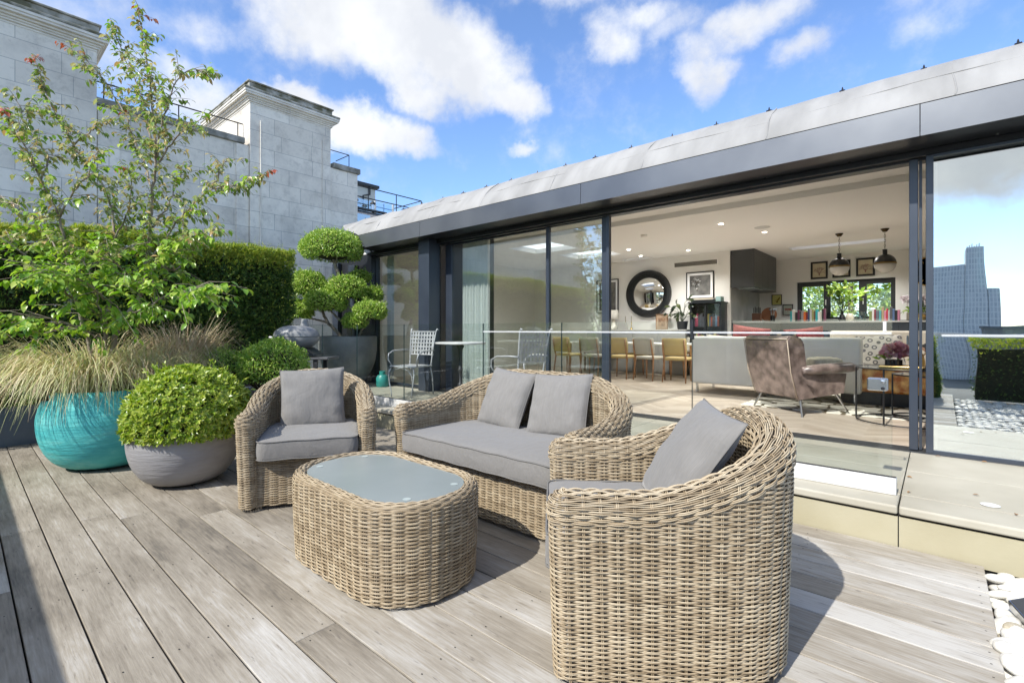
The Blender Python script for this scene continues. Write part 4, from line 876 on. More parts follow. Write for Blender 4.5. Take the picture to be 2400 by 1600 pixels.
def coffee_table():
    t = thing('wicker_coffee_table', 'low oval wicker coffee table with inset frosted glass top', 'table', (-2.315, 1.558, 0))
    Lx, Wy, H_ = 1.17, 0.70, 0.485; mb = MB()
    th = np.linspace(0, 2 * PI, 400, endpoint=False); ex = 3.0
    rc = 0.325; base = []
    for cx, cy, a0 in ((Lx / 2 - rc, Wy / 2 - rc, 0), (-Lx / 2 + rc, Wy / 2 - rc, 90), (-Lx / 2 + rc, -Wy / 2 + rc, 180), (Lx / 2 - rc, -Wy / 2 + rc, 270)):
        for a in np.linspace(a0, a0 + 90, 40): base.append((cx + rc * math.cos(R(a)), cy + rc * math.sin(R(a))))
    base = np.array(base)
    _, tot = resample(base, step=.01, closed=True); m2 = 2 * int(round(tot / (2 * 0.059))); ns = m2 * 6
    base, _ = resample(base, n=ns, closed=True)
    T = np.roll(base, -1, 0) - np.roll(base, 1, 0); T /= np.linalg.norm(T, axis=1)[:, None]; ND = np.stack([T[:, 1], -T[:, 0]], 1)
    ph = np.arange(ns) / 6 * PI; zs = np.arange(0.022, H_ - 0.03, 0.0043); K = len(zs)
    off = 0.0046 * np.cos(ph[None] + PI * ((np.arange(K) // 2)[:, None])) + 0.0003 * rng.standard_normal((K, ns))
    bul = -0.020 + 0.016 * np.sin(zs / H_ * PI * 0.55)      # slightly narrower foot
    xy = base[None] + ND[None] * (off + bul[:, None])[..., None]
    P = np.concatenate([xy, np.repeat(zs[:, None], ns, 1)[..., None]], -1)
    N3 = np.broadcast_to(np.c_[ND, np.zeros(ns)][None], P.shape); B3 = np.broadcast_to(np.array([0, 0, 1.0]), P.shape)
    strands(mb, P, N3, B3, 0.0022, True)
    for q, be in enumerate(np.linspace(-0.15, PI * 0.98, 20)):
        rr = 0.034; of = 0.004 * np.cos(ph + PI * (q // 2)); cen = base + ND * (-0.040)
        XY = cen + ND * ((rr + of) * math.cos(be))[:, None]; Z = H_ - 0.030 + (rr + of) * math.sin(be) * .85
        P1 = np.concatenate([XY, Z[:, None]], 1)[None]; Nq = np.concatenate([ND * math.cos(be), np.full((ns, 1), math.sin(be))], 1)[None]; Bq = np.concatenate([-ND * math.sin(be), np.full((ns, 1), math.cos(be))], 1)[None]
        strands(mb, P1, Nq, Bq, 0.003, True)
    for i in range(0, ns, 6):
        for sg in (-1, 1):
            p0 = base[i] + T[i] * sg * 0.0045 - ND[i] * 0.026; p1 = base[i] + T[i] * sg * 0.0045 - ND[i] * 0.008
            mb.tube([(p0[0], p0[1], 0.02), (p1[0], p1[1], 0.2), (p1[0], p1[1], H_ - 0.03)], 0.0022, n=4, caps=False)
    obj('woven_frame', mb, M['reed'], t, smooth='all')
    lin = MB(); bb = base[::5]; k = len(bb); bb = base[::5] - ND[::5] * 0.045  # dark liner painting the shade behind the table weave
    lin.add(np.concatenate([np.c_[bb, np.full(k, 0.02)], np.c_[bb, np.full(k, H_ - 0.025)]]), [[i, (i + 1) % k, k + (i + 1) % k, k + i] for i in range(k)], None, 0, [list(range(k, 2 * k))])
    obj('hollow_shade_liner', lin, M['reeddark'], t)
    gl = MB(); gb = base[::4] - ND[::4] * 0.074; k = len(gb)
    gl.add(np.concatenate([np.c_[gb, np.full(k, H_ - 0.019)], np.c_[gb, np.full(k, H_ - 0.010)]]), [[i, (i + 1) % k, k + (i + 1) % k, k + i] for i in range(k)], None, 0, [list(range(k))[::-1], list(range(k, 2 * k))])
    gm = mat('frosted_glass', (0.25, 0.285, 0.28), (0.28, 0.315, 0.31), 2, rough=0.2, spec=0.8); 
    obj('glass_top', gl, gm, t)
    for x, y in ((-.42, -.15), (.42, -.15), (-.42, .15), (.42, .15)): obj('sucker_pad', MB().lathe([(0.0, 0), (0.018, 0), (0.02, 0.0015), (0, 0.0015)], 16, (x, y, H_ - 0.0098)), mat('clear_pad', (0.42, 0.48, 0.46), None, rough=0.2), t)
    for x, y in ((-.38, -.25), (.38, -.25), (-.38, .25), (.38, .25)): obj('foot', MB().lathe([(0.0, 0), (0.018, 0), (0.018, 0.03), (0, 0.03)], 10, (x, y, 0)), M['black'], t)
coffee_table()

pillow('scatter_cushion', 'square grey scatter cushion upright on the wicker armchair beside the bowl planter', (-3.90, 1.95, 0.71), face_rz(d1.x, d1.y), R(17), R(2), 1, 0.50)
pillow('scatter_cushion', 'left of the two grey scatter cushions on the wicker sofa', (-2.66, 2.965, 0.715), R(-4), R(23), R(-4), 2, 0.49)
pillow('scatter_cushion', 'right of the two grey scatter cushions on the wicker sofa', (-2.13, 2.965, 0.715), R(7), R(23), R(3), 3, 0.49)
pillow('scatter_cushion', 'ribbed grey scatter cushion leaning in the nearest wicker armchair', (-0.815, 2.09, 0.72), face_rz(d2.x, d2.y) + R(2), R(34), R(-3), 4, 0.52)
# ------------------------------------------------------------------ foliage helpers
LEAF4 = (np.array([(0, 0, 0), (1, 0, 0.0), (0.45, -0.5, 0.12), (0.45, 0.5, 0.12)]), np.array([[0, 2, 1], [0, 1, 3]]))
LEAF9 = (np.array([(0, 0, 0), (.3, -.42, .10), (.3, 0, 0), (.3, .42, .10), (.65, -.38, .02), (.65, 0, -.10), (.65, .38, .02), (1, 0, -.38)]),
         np.array([[0, 1, 2], [0, 2, 3], [1, 4, 5], [1, 5, 2], [2, 5, 6], [2, 6, 3], [4, 7, 5], [5, 7, 6]]))
def unit(a): return a / (np.linalg.norm(a, axis=-1, keepdims=True) + 1e-9)
def add_leaves(mb, P, D, N, L, W, tmpl=LEAF4, mi=0):
    D = unit(D); S = unit(np.cross(N, D)); N = np.cross(D, S); T, F = tmpl
    L = np.broadcast_to(L, len(P)); W = np.broadcast_to(W, len(P))
    V = P[:, None] + L[:, None, None] * T[None, :, 0:1] * D[:, None] + W[:, None, None] * T[None, :, 1:2] * S[:, None] + L[:, None, None] * T[None, :, 2:3] * N[:, None] * 0.6
    k = len(T); idx = (np.arange(len(P))[:, None, None] * k + F[None]).reshape(-1, 3); mb.add(V.reshape(-1, 3), None, idx, mi)
def lumpy(n, seed):
    f = np.random.default_rng(seed); a = f.normal(size=(6, 3)) * 3.2; p = f.uniform(0, 6, 6)
    return lambda d: sum(np.sin(d @ a[i] + p[i]) for i in range(6)) / 6
def ellipsoid_leaves(mb, c, r, n, L, W, seed, shell=0.16, under=0.75, lump=0.06, jitter=0.8, flat_bottom=None, tmpl=LEAF4):
    g = np.random.default_rng(seed); d = unit(g.normal(size=(n * 2, 3))); d = d[d[:, 2] > -under][:n]; n = len(d); lf = lumpy(3, seed)
    rad = (1 + lump * lf(d * 2)) * (1 - shell * g.random(n) ** 1.6); P = np.array(c) + d * np.array(r) * rad[:, None]
    if flat_bottom is not None: P[:, 2] = np.maximum(P[:, 2], flat_bottom + 0.02 * g.random(n))
    nn = unit(d / np.array(r)); dirv = nn + jitter * g.normal(size=(n, 3)); nv = nn * 0.6 + g.normal(size=(n, 3)) * 0.6 + np.array([0, 0, 0.3])
    s = 0.7 + 0.6 * g.random(n); add_leaves(mb, P, dirv, nv, L * s, W * s, tmpl)
def core(mb, c, r, mi=0, k=0.78):  # solid dark body painting the shade among the inner stems
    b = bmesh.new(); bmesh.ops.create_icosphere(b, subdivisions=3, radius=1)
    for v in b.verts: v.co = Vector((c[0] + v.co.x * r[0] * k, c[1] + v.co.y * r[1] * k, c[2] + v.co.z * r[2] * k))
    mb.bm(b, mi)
def strays(mb, c, r, n, L, W, seed, length=0.05):
    g = np.random.default_rng(seed); d = unit(g.normal(size=(n * 3, 3)) + np.array([0, 0, .5])); d = d[d[:, 2] > -0.1][:n]; n = len(d)
    for q in np.linspace(0.1, 1.0, 6):
        P = np.array(c) + d * np.array(r) * 0.98 + (d + np.array([0, 0, .35])) * (length * q); add_leaves(mb, P, d + g.normal(size=(n, 3)) * .7 + np.array([0, 0, .3]), g.normal(size=(n, 3)) + d, L, W)
M['twigs'] = mat('twigs_and_inner_shade', (0.022, 0.020, 0.010), (0.05, 0.045, 0.022), 30, rough=1, bump=0.8)  # dark twig colour that also paints the shade inside foliage
M['box'] = leaf_mat('box_leaf', [(0.093, 0.186, 0.028), (0.186, 0.327, 0.047), (0.310, 0.451, 0.078), (0.466, 0.559, 0.155)], rough=0.28, trans=0.3)
M['box_light'] = leaf_mat('ilex_leaf', [(0.121, 0.242, 0.030), (0.227, 0.379, 0.053), (0.379, 0.529, 0.091), (0.575, 0.635, 0.197)], rough=0.33, trans=0.25)
M['pitto'] = leaf_mat('pittosporum_leaf', [(0.11, 0.21, 0.02), (0.24, 0.35, 0.035), (0.38, 0.46, 0.06), (0.50, 0.54, 0.13)], rough=0.3, trans=0.3)
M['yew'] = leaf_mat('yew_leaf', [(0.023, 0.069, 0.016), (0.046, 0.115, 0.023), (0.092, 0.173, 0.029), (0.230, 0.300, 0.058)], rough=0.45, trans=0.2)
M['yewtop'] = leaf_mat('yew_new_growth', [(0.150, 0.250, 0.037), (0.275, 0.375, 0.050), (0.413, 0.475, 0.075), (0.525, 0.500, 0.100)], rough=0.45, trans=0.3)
M['kousa'] = leaf_mat('dogwood_leaf', [(0.121, 0.257, 0.027), (0.203, 0.365, 0.041), (0.311, 0.459, 0.068), (0.459, 0.540, 0.108)], rough=0.34, trans=0.35)
M['kousaup'] = leaf_mat('dogwood_upper_leaf', [(0.13, 0.22, 0.05), (0.20, 0.29, 0.07), (0.32, 0.37, 0.12), (0.46, 0.44, 0.20), (0.42, 0.28, 0.11)], rough=0.3, trans=0.3)
M['red'] = leaf_mat('red_leaf', [(0.35, 0.06, 0.04), (0.45, 0.14, 0.07), (0.30, 0.12, 0.05)], rough=0.4)
M['grass'] = leaf_mat('sedge_blade', [(0.363, 0.409, 0.136), (0.575, 0.590, 0.258), (0.696, 0.665, 0.379), (0.756, 0.635, 0.409), (0.514, 0.363, 0.212)], rough=0.5, trans=0.3)
M['drygrass'] = leaf_mat('dry_sedge_blade', [(0.243, 0.270, 0.121), (0.459, 0.378, 0.230), (0.567, 0.459, 0.324), (0.378, 0.243, 0.149)], rough=0.6, trans=0.25)
M['grass2'] = leaf_mat('mixed_sedge_blade', [(0.336, 0.370, 0.146), (0.515, 0.493, 0.269), (0.582, 0.493, 0.336), (0.426, 0.302, 0.190)], rough=0.5, trans=0.3)

# ------------------------------------------------------------------ trough planter and yew hedge along the far side
def hedges():
    t = thing('trough_planter', 'long low blue grey metal trough under the yew hedge at the deck edge', 'planter')
    mb = MB(); mb.box(-8.6, -7.66, -1.9, 3.62, -0.02, 0.435, r=0.006); obj('trough', mb, mat('blue_grey_metal', (0.09, 0.115, 0.155), (0.13, 0.155, 0.19), 2, rough=0.4, metal=0.2), t)
    obj('soil', MB().box(-8.55, -7.72, -1.85, 3.57, 0.436, 0.445), M['soil'], t)
    g = np.random.default_rng(21)
    def hedge(name, label, x0, x1, y0, y1, z0, z1, n, seed, lump=0.07):
        g = np.random.default_rng(seed); t = thing(name, label, 'hedge', (0, 0, 0))
        mb = MB(); top = MB()
        u = g.random((n, 3)); face = g.random(n); P = np.stack([x0 + (x1 - x0) * u[:, 0], y0 + (y1 - y0) * u[:, 1], z0 + (z1 - z0) * u[:, 2]], 1)
        N = np.zeros((n, 3)); ins = (g.random(n) ** 1.5) * 0.16
        f = face < 0.66; P[f, 0] = x1 - ins[f]; N[f, 0] = 1
        f = (face >= 0.66) & (face < 0.86); P[f, 2] = z1 - ins[f]; N[f, 2] = 1
        f = (face >= 0.86) & (face < 0.95); P[f, 1] = y1 - ins[f]; N[f, 1] = 1
        f = face >= 0.95; P[f, 1] = y0 + ins[f]; N[f, 1] = -1
        lf = lumpy(3, seed); b = lf(P * 1.6) * lump + lf(P * 5.1) * lump * 0.5; P = P + N * b[:, None]
        # vertical rib look: clumps of sprays
        D = N * 0.8 + np.array([0, 0, 0.45]) + g.normal(size=(n, 3)) * 0.55; nv = g.normal(size=(n, 3)) + N * 0.5
        s = 0.6 + 0.8 * g.random(n)
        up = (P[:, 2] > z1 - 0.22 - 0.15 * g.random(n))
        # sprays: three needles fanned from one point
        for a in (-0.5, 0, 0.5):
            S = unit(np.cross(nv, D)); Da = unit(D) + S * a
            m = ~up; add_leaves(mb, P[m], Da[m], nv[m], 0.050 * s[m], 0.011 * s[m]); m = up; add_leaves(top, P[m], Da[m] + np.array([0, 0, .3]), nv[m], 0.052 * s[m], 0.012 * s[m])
        ns_ = int(n / 90); sx = np.stack([g.uniform(x0, x1, ns_), g.uniform(y0, y1, ns_), np.full(ns_, z1 - .02)], 1); ln = g.uniform(.03, .13, (ns_, 1)); lean_ = g.normal(size=(ns_, 3)) * .3 + np.array([0.1, 0, 1])
        for q in np.linspace(0, 1, 8):
            Pq = sx + lean_ * ln * q; add_leaves(top, Pq, np.stack([g.normal(size=ns_), g.normal(size=ns_), np.full(ns_, .6)], 1), g.normal(size=(ns_, 3)), 0.03, 0.009)
        nf = int(n / 60); fy = np.stack([np.full(nf, x1), g.uniform(y0, y1, nf), g.uniform(z0, z1, nf)], 1); ln = g.uniform(.03, .10, (nf, 1)); lean_ = g.normal(size=(nf, 3)) * .3 + np.array([.8, 0, .7])
        for q in np.linspace(0, 1, 7): add_leaves(top if q > .6 else mb, fy + lean_ * ln * q, lean_ + g.normal(size=(nf, 3)) * .8, g.normal(size=(nf, 3)), 0.032, 0.009)
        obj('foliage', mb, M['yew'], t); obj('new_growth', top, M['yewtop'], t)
        cm = MB(); cm.box(x0 + .08, x1 - 0.17, y0 + 0.12, y1 - 0.14, z0, z1 - 0.16); obj('shaded_inner_core', cm, M['twigs'], t)  # dark box painting the shade and stems inside the hedge
        return t
    hedge('yew_hedge', 'tall clipped dark green yew hedge in the trough, right of the small tree', -8.45, -7.86, 0.95, 3.62, 0.47, 2.53, 30000, 31)
    hedge('yew_hedge', 'tall dark yew hedge behind the small tree at the far left', -8.55, -7.95, -1.9, 0.90, 0.47, 2.47, 20000, 32)
    hedge('terrace_hedge', 'low green hedge behind the terrace that shades the left corner of the deck', -9.0, 0.05 - 0.1, -1.75, -1.25, 0.0, 1.12, 9000, 33)
    hedge('terrace_hedge', 'low green hedge mirrored in the right hand window pane', 0.45, 3.4, -1.75, -1.25, 0.0, 1.12, 9000, 34)
    t = thing('box_bush', 'low clipped box bush at the left edge beside the turquoise bowl', 'shrub')
    mb = MB(); ellipsoid_leaves(mb, (-7.85, 0.05, 0.66), (0.42, 0.75, 0.36), 5200, 0.026, 0.016, 41, flat_bottom=0.44); obj('foliage', mb, M['box_light'], t)
    cm = MB(); core(cm, (-7.85, 0.05, 0.66), (0.42, 0.75, 0.36)); obj('shaded_inner_core', cm, M['twigs'], t)
hedges()

# ------------------------------------------------------------------ bowls
def bowl_mat(name, c1, c2, c3):
    m, nt, b = new_mat(name); N = nt.nodes; L = nt.links; tc = N.new('ShaderNodeTexCoord')
    n = N.new('ShaderNodeTexNoise'); n.inputs['Scale'].default_value = 2.6; n.inputs['Detail'].default_value = 7; n.inputs['Roughness'].default_value = 0.65
    mp = N.new('ShaderNodeMapping'); mp.inputs['Scale'].default_value = (1, 1, 2.6); L.new(tc.outputs['Object'], mp.inputs[0]); L.new(mp.outputs[0], n.inputs['Vector'])
    cr = N.new('ShaderNodeValToRGB'); e = cr.color_ramp.elements; e[0].position = 0.3; e[0].color = hexl(*c1); e[1].position = 0.75; e[1].color = hexl(*c3); x = e.new(0.52); x.color = hexl(*c2)
    L.new(n.outputs['Fac'], cr.inputs[0]); L.new(cr.outputs[0], b.inputs['Base Color']); b.inputs['Roughness'].default_value = 0.62; b.inputs['Specular IOR Level'].default_value = 0.35
    n2 = N.new('ShaderNodeTexNoise'); n2.inputs['Scale'].default_value = 6; n2.inputs['Detail'].default_value = 8; mp2 = N.new('ShaderNodeMapping'); mp2.inputs['Scale'].default_value = (1, 1, 7); L.new(tc.outputs['Object'], mp2.inputs[0]); L.new(mp2.outputs[0], n2.inputs['Vector'])
    bp = N.new('ShaderNodeBump'); bp.inputs['Strength'].default_value = 0.55; bp.inputs['Distance'].default_value = 0.012; L.new(n2.outputs['Fac'], bp.inputs['Height']); L.new(bp.outputs[0], b.inputs['Normal'])
    return m
def bowl(name, label, loc, prof, m, soil_z, soil_r):
    t = thing(name, label, 'planter', loc)
    b = obj('bowl', MB().lathe(prof, 72), m, t, smooth='all'); obj('soil', MB().lathe([(0, soil_z), (soil_r, soil_z - 0.01)], 40), M['soil'], t)
    obj('drip_ring', MB().lathe([(prof[0][0] - .05, -0.012), (prof[0][0] + 0.03, -0.012 + 0.0135), (prof[0][0] + 0.02, 0.012), (prof[0][0] - .02, 0.013)], 40), M['dark'], t)
    return t
def arc_profile(r0, rmax, rtop, h, zmax, wall=0.03):
    pts = [(0.001, 0.012), (r0, 0.012)]
    for k in range(1, 13): a = k / 12 * PI / 2; pts.append((r0 + (rmax - r0) * math.sin(a) ** 0.9, 0.012 + (zmax - 0.012) * (1 - math.cos(a))))
    for k in range(1, 9): a = k / 8; pts.append((rmax - (rmax - rtop) * a ** 2, zmax + (h - zmax) * a))
    pts += [(rtop - wall * .5, h + 0.006), (rtop - wall, h), (rtop - wall, h - 0.12)]
    return pts
bowl('bowl_planter', 'large turquoise glazed bowl planter with arching grass and the small tree', (-5.98, 0.97, 0), arc_profile(0.235, 0.515, 0.43, 0.72, 0.44), bowl_mat('turquoise_glaze', (0.04, 0.34, 0.37), (0.085, 0.46, 0.46), (0.22, 0.60, 0.57)), 0.66, 0.41)
bowl('bowl_planter', 'wide smooth grey bowl planter holding a bright green clipped dome', (-4.80, 1.285, 0), arc_profile(0.17, 0.41, 0.405, 0.445, 0.39), bowl_mat('grey_terracotta', (0.24, 0.235, 0.24), (0.29, 0.285, 0.29), (0.35, 0.345, 0.345)), 0.40, 0.38)

def dome():
    t = thing('clipped_shrub', 'bright lime green clipped dome shrub in the grey bowl planter', 'shrub'); c = (-4.77, 1.31, 0.52); r = (0.475, 0.475, 0.46)
    g = np.random.default_rng(51); n = 2400; d = unit(g.normal(size=(n * 2, 3))); d = d[d[:, 2] > -0.28][:n]; n = len(d); lf = lumpy(3, 51)
    P = np.array(c) + d * np.array(r) * ((1 + 0.05 * lf(d * 2.2)) * (1 - 0.09 * g.random(n)))[:, None]; P[:, 2] = np.maximum(P[:, 2], 0.42)
    mb = MB(); ax = unit(d + 0.35 * g.normal(size=(n, 3)) + np.array([0, 0, .25]))
    for k in range(7):          # rosettes of spoon shaped leaves
        a = k * 2.4 + g.random(n); u = unit(np.cross(ax, g.normal(size=(n, 3)))) if k == 0 else u0; u0 = u
        v = np.cross(ax, u0); rad = np.cos(a)[:, None] * u0 + np.sin(a)[:, None] * v; s = 0.7 + 0.5 * g.random(n)
        add_leaves(mb, P - ax * 0.01, rad + ax * (0.25 + 0.5 * g.random((n, 1))), ax, 0.038 * s, 0.017 * s)
    ellipsoid_leaves(mb, c, (0.45, 0.45, 0.43), 3500, 0.045, 0.02, 52, under=0.3, flat_bottom=0.44)
    strays(mb, c, r, 45, 0.036, 0.016, 53, 0.05)
    obj('foliage', mb, M['pitto'], t); cm = MB(); core(cm, (c[0], c[1], 0.52), (0.42, 0.42, 0.42), k=0.85); obj('shaded_inner_core', cm, M['twigs'], t)
dome()

def grass_tuft(name, label, c, n, L0, spread, m, seed, bias=(0, 0), w0=0.0032, r0=0.30, up=1.0):
    g = np.random.default_rng(seed); t = thing(name, label, 'grass')
    a = g.uniform(0, 2 * PI, n); d = np.stack([np.cos(a) + bias[0], np.sin(a) + bias[1]], 1); d /= np.linalg.norm(d, axis=1)[:, None]
    rr = r0 * np.sqrt(g.random(n)); b0 = np.stack([c[0] + np.cos(a) * rr + g.normal(size=n) * .04, c[1] + np.sin(a) * rr + g.normal(size=n) * .04, np.full(n, c[2])], 1)
    L = L0 * (0.6 + 0.55 * g.random(n)); vz = up * (1.25 + 0.5 * g.random(n)) ; vx = spread * (0.35 + 0.9 * g.random(n))
    k = 9; s = np.linspace(0, 1, k)[None]; side = np.stack([-d[:, 1], d[:, 0]], 1)
    curl = g.normal(size=n) * 0.12
    hor = vx[:, None] * s * L[:, None] * (1 - 0.25 * s); ver = L[:, None] * (vz[:, None] * s - 1.35 * s ** 2 * (0.75 + 0.5 * g.random((n, 1))))* 0.9
    X = b0[:, None, :2] + d[:, None] * hor[..., None] + side[:, None] * (curl[:, None] * s ** 2 * L[:, None])[..., None]; Z = b0[:, 2:3] + ver
    P = np.concatenate([X, Z[..., None]], 2); P[..., 2] = np.maximum(P[..., 2], 0.02)
    wdt = (w0 * (0.7 + 0.6 * g.random((n, 1))) * (1 - s ** 3 * 0.9))[..., None]; sd = np.concatenate([side, np.zeros((n, 1))], 1)[:, None]
    V = np.stack([P - sd * wdt, P + sd * wdt], 2).reshape(-1, 3)
    i = (np.arange(n)[:, None] * k + np.arange(k - 1)[None])[..., None] * 2; Q = np.concatenate([i, i + 1, i + 3, i + 2], -1).reshape(-1, 4)
    mb = MB().add(V, Q); obj('blades', mb, m, t, smooth='all')
    obj('crown', MB().lathe([(0.001, c[2] + 0.16), (r0 * .7, c[2] + 0.12), (r0 + 0.05, c[2] - 0.02)], 20, (c[0], c[1], 0)), M['twigs'], t)
    return t
grass_tuft('ornamental_grass', 'arching pale green and straw sedge spilling over the turquoise bowl to the left', (-6.05, 0.80, 0.68), 2300, 0.80, 0.95, M['grass'], 61, bias=(0.15, -0.30), r0=0.30, up=1.05)
grass_tuft('ornamental_grass', 'browner sedge clump drooping over the right side of the turquoise bowl', (-5.82, 1.28, 0.70), 1500, 0.62, 0.85, M['grass2'], 62, bias=(0.35, 0.2), r0=0.26, up=1.1)
grass_tuft('ornamental_grass', 'grey green grass clump behind the dome, in front of the yew hedge', (-6.45, 1.72, 0.72), 1100, 0.72, 0.8, M['drygrass'], 63, bias=(0.3, 0.3), r0=0.2, up=1.3)
t_ = thing('grass_pot', 'dark round pot behind the dome holding the grey green grass clump', 'planter', (-6.45, 1.72, 0)); obj('pot', MB().lathe([(0.001, 0), (0.22, 0), (0.30, 0.35), (0.29, 0.68), (0.26, 0.68), (0.26, 0.6), (0, 0.6)], 32), M['zinc'], t_, smooth=True)

# ------------------------------------------------------------------ small multi stemmed tree
STEMS = {"B":[[-5.99,0.97,0.62],[-5.98,0.99,1.17],[-5.92,1.07,1.39],[-5.84,1.2,1.62],[-5.87,1.24,1.92],[-5.85,1.26,2.26],[-5.77,1.26,2.62],[-5.68,1.28,2.94],[-5.64,1.24,3.21],[-5.6,1.21,3.53],[-5.63,1.19,3.85],[-5.66,1.16,4.11],[-5.7,1.13,4.36]],"A":[[-6.0,0.95,0.62],[-5.99,0.95,1.15],[-5.93,0.92,1.33],[-5.85,0.86,1.56],[-5.77,0.8,1.79],[-5.79,0.71,1.97]],"C":[[-6.08,0.92,0.62],[-6.18,0.84,1.16],[-6.14,0.74,1.57],[-6.06,0.68,1.88],[-5.97,0.62,2.3],[-5.97,0.49,2.6],[-6.0,0.4,2.89],[-6.01,0.32,3.09],[-6.09,0.25,3.2]],"D":[[-6.02,0.98,0.62],[-6.06,0.94,1.21],[-6.24,1.05,1.85],[-6.31,1.06,2.37],[-6.44,1.01,2.74],[-6.59,0.88,3.04],[-6.69,0.79,3.15],[-6.72,0.63,3.52],[-6.8,0.56,3.82],[-6.84,0.52,4.04]],"D2":[[-6.69,0.79,3.15],[-6.53,0.87,3.26],[-6.34,0.96,3.35],[-6.26,1.03,3.39]],"E":[[-5.87,1.24,1.92],[-5.63,1.32,2.15],[-5.38,1.4,2.34],[-5.16,1.46,2.47],[-4.94,1.52,2.56],[-4.63,1.66,2.56],[-4.41,1.79,2.64]],"E2":[[-4.94,1.52,2.56],[-4.83,1.55,2.66],[-4.73,1.57,2.8]],"F":[[-5.77,1.26,2.62],[-6.02,1.25,2.96],[-6.29,1.14,3.49],[-6.57,1.03,3.88],[-6.73,0.89,4.13],[-6.84,0.79,4.23]],"G":[[-5.68,1.28,2.94],[-5.53,1.27,3.18],[-5.3,1.34,3.6],[-5.16,1.4,3.67],[-4.96,1.51,3.61]],"H":[[-5.72,1.24,3.1],[-5.98,1.21,3.65],[-6.14,1.14,3.95],[-6.22,1.07,4.17],[-6.25,1.04,4.35]],"I":[[-5.69,1.27,2.85],[-5.47,1.32,3.02],[-5.25,1.39,3.12],[-4.99,1.48,3.19]],"J":[[-5.87,1.24,1.79],[-5.51,1.29,1.97],[-5.22,1.41,2.12],[-4.97,1.49,2.19],[-4.83,1.55,2.17]],"K":[[-5.91,0.94,1.17],[-5.83,0.74,1.29],[-5.76,0.54,1.38],[-5.76,0.41,1.38],[-5.87,0.31,1.31]],"L":[[-6.14,0.74,1.57],[-5.9,0.55,1.74],[-5.79,0.39,1.9],[-5.8,0.24,2.04]],"M":[[-5.92,1.07,1.39],[-5.27,1.1,1.48],[-4.98,1.22,1.58],[-4.7,1.33,1.63],[-4.58,1.44,1.65]],"N":[[-6.06,0.68,1.88],[-6.31,0.59,2.14],[-6.6,0.47,2.4],[-6.9,0.34,2.55],[-7.21,0.21,2.71]],"O":[[-5.8,0.9,1.56],[-5.54,0.74,1.69],[-5.43,0.56,1.74],[-5.52,0.42,1.7]],"P":[[-5.84,1.2,1.62],[-5.51,1.02,1.79],[-5.37,0.88,1.88],[-5.33,0.79,2.01]],"Q":[[-5.85,1.26,2.26],[-5.95,1.44,2.56],[-5.98,1.54,2.85],[-6.01,1.59,3.05]],"R":[[-5.97,0.62,2.3],[-5.76,0.68,2.49],[-5.5,0.77,2.65],[-5.46,0.81,2.83]],"T":[[-6.24,1.05,2.19],[-6.01,1.12,2.43],[-5.86,1.12,2.65],[-5.89,1.09,2.85]],"U":[[-5.97,0.49,2.6],[-6.17,0.58,2.87],[-6.35,0.42,3.14],[-6.41,0.37,3.46]],"V":[[-5.85,1.26,2.0],[-5.93,1.45,1.86],[-6.0,1.66,2.06],[-5.93,1.72,2.25]]}
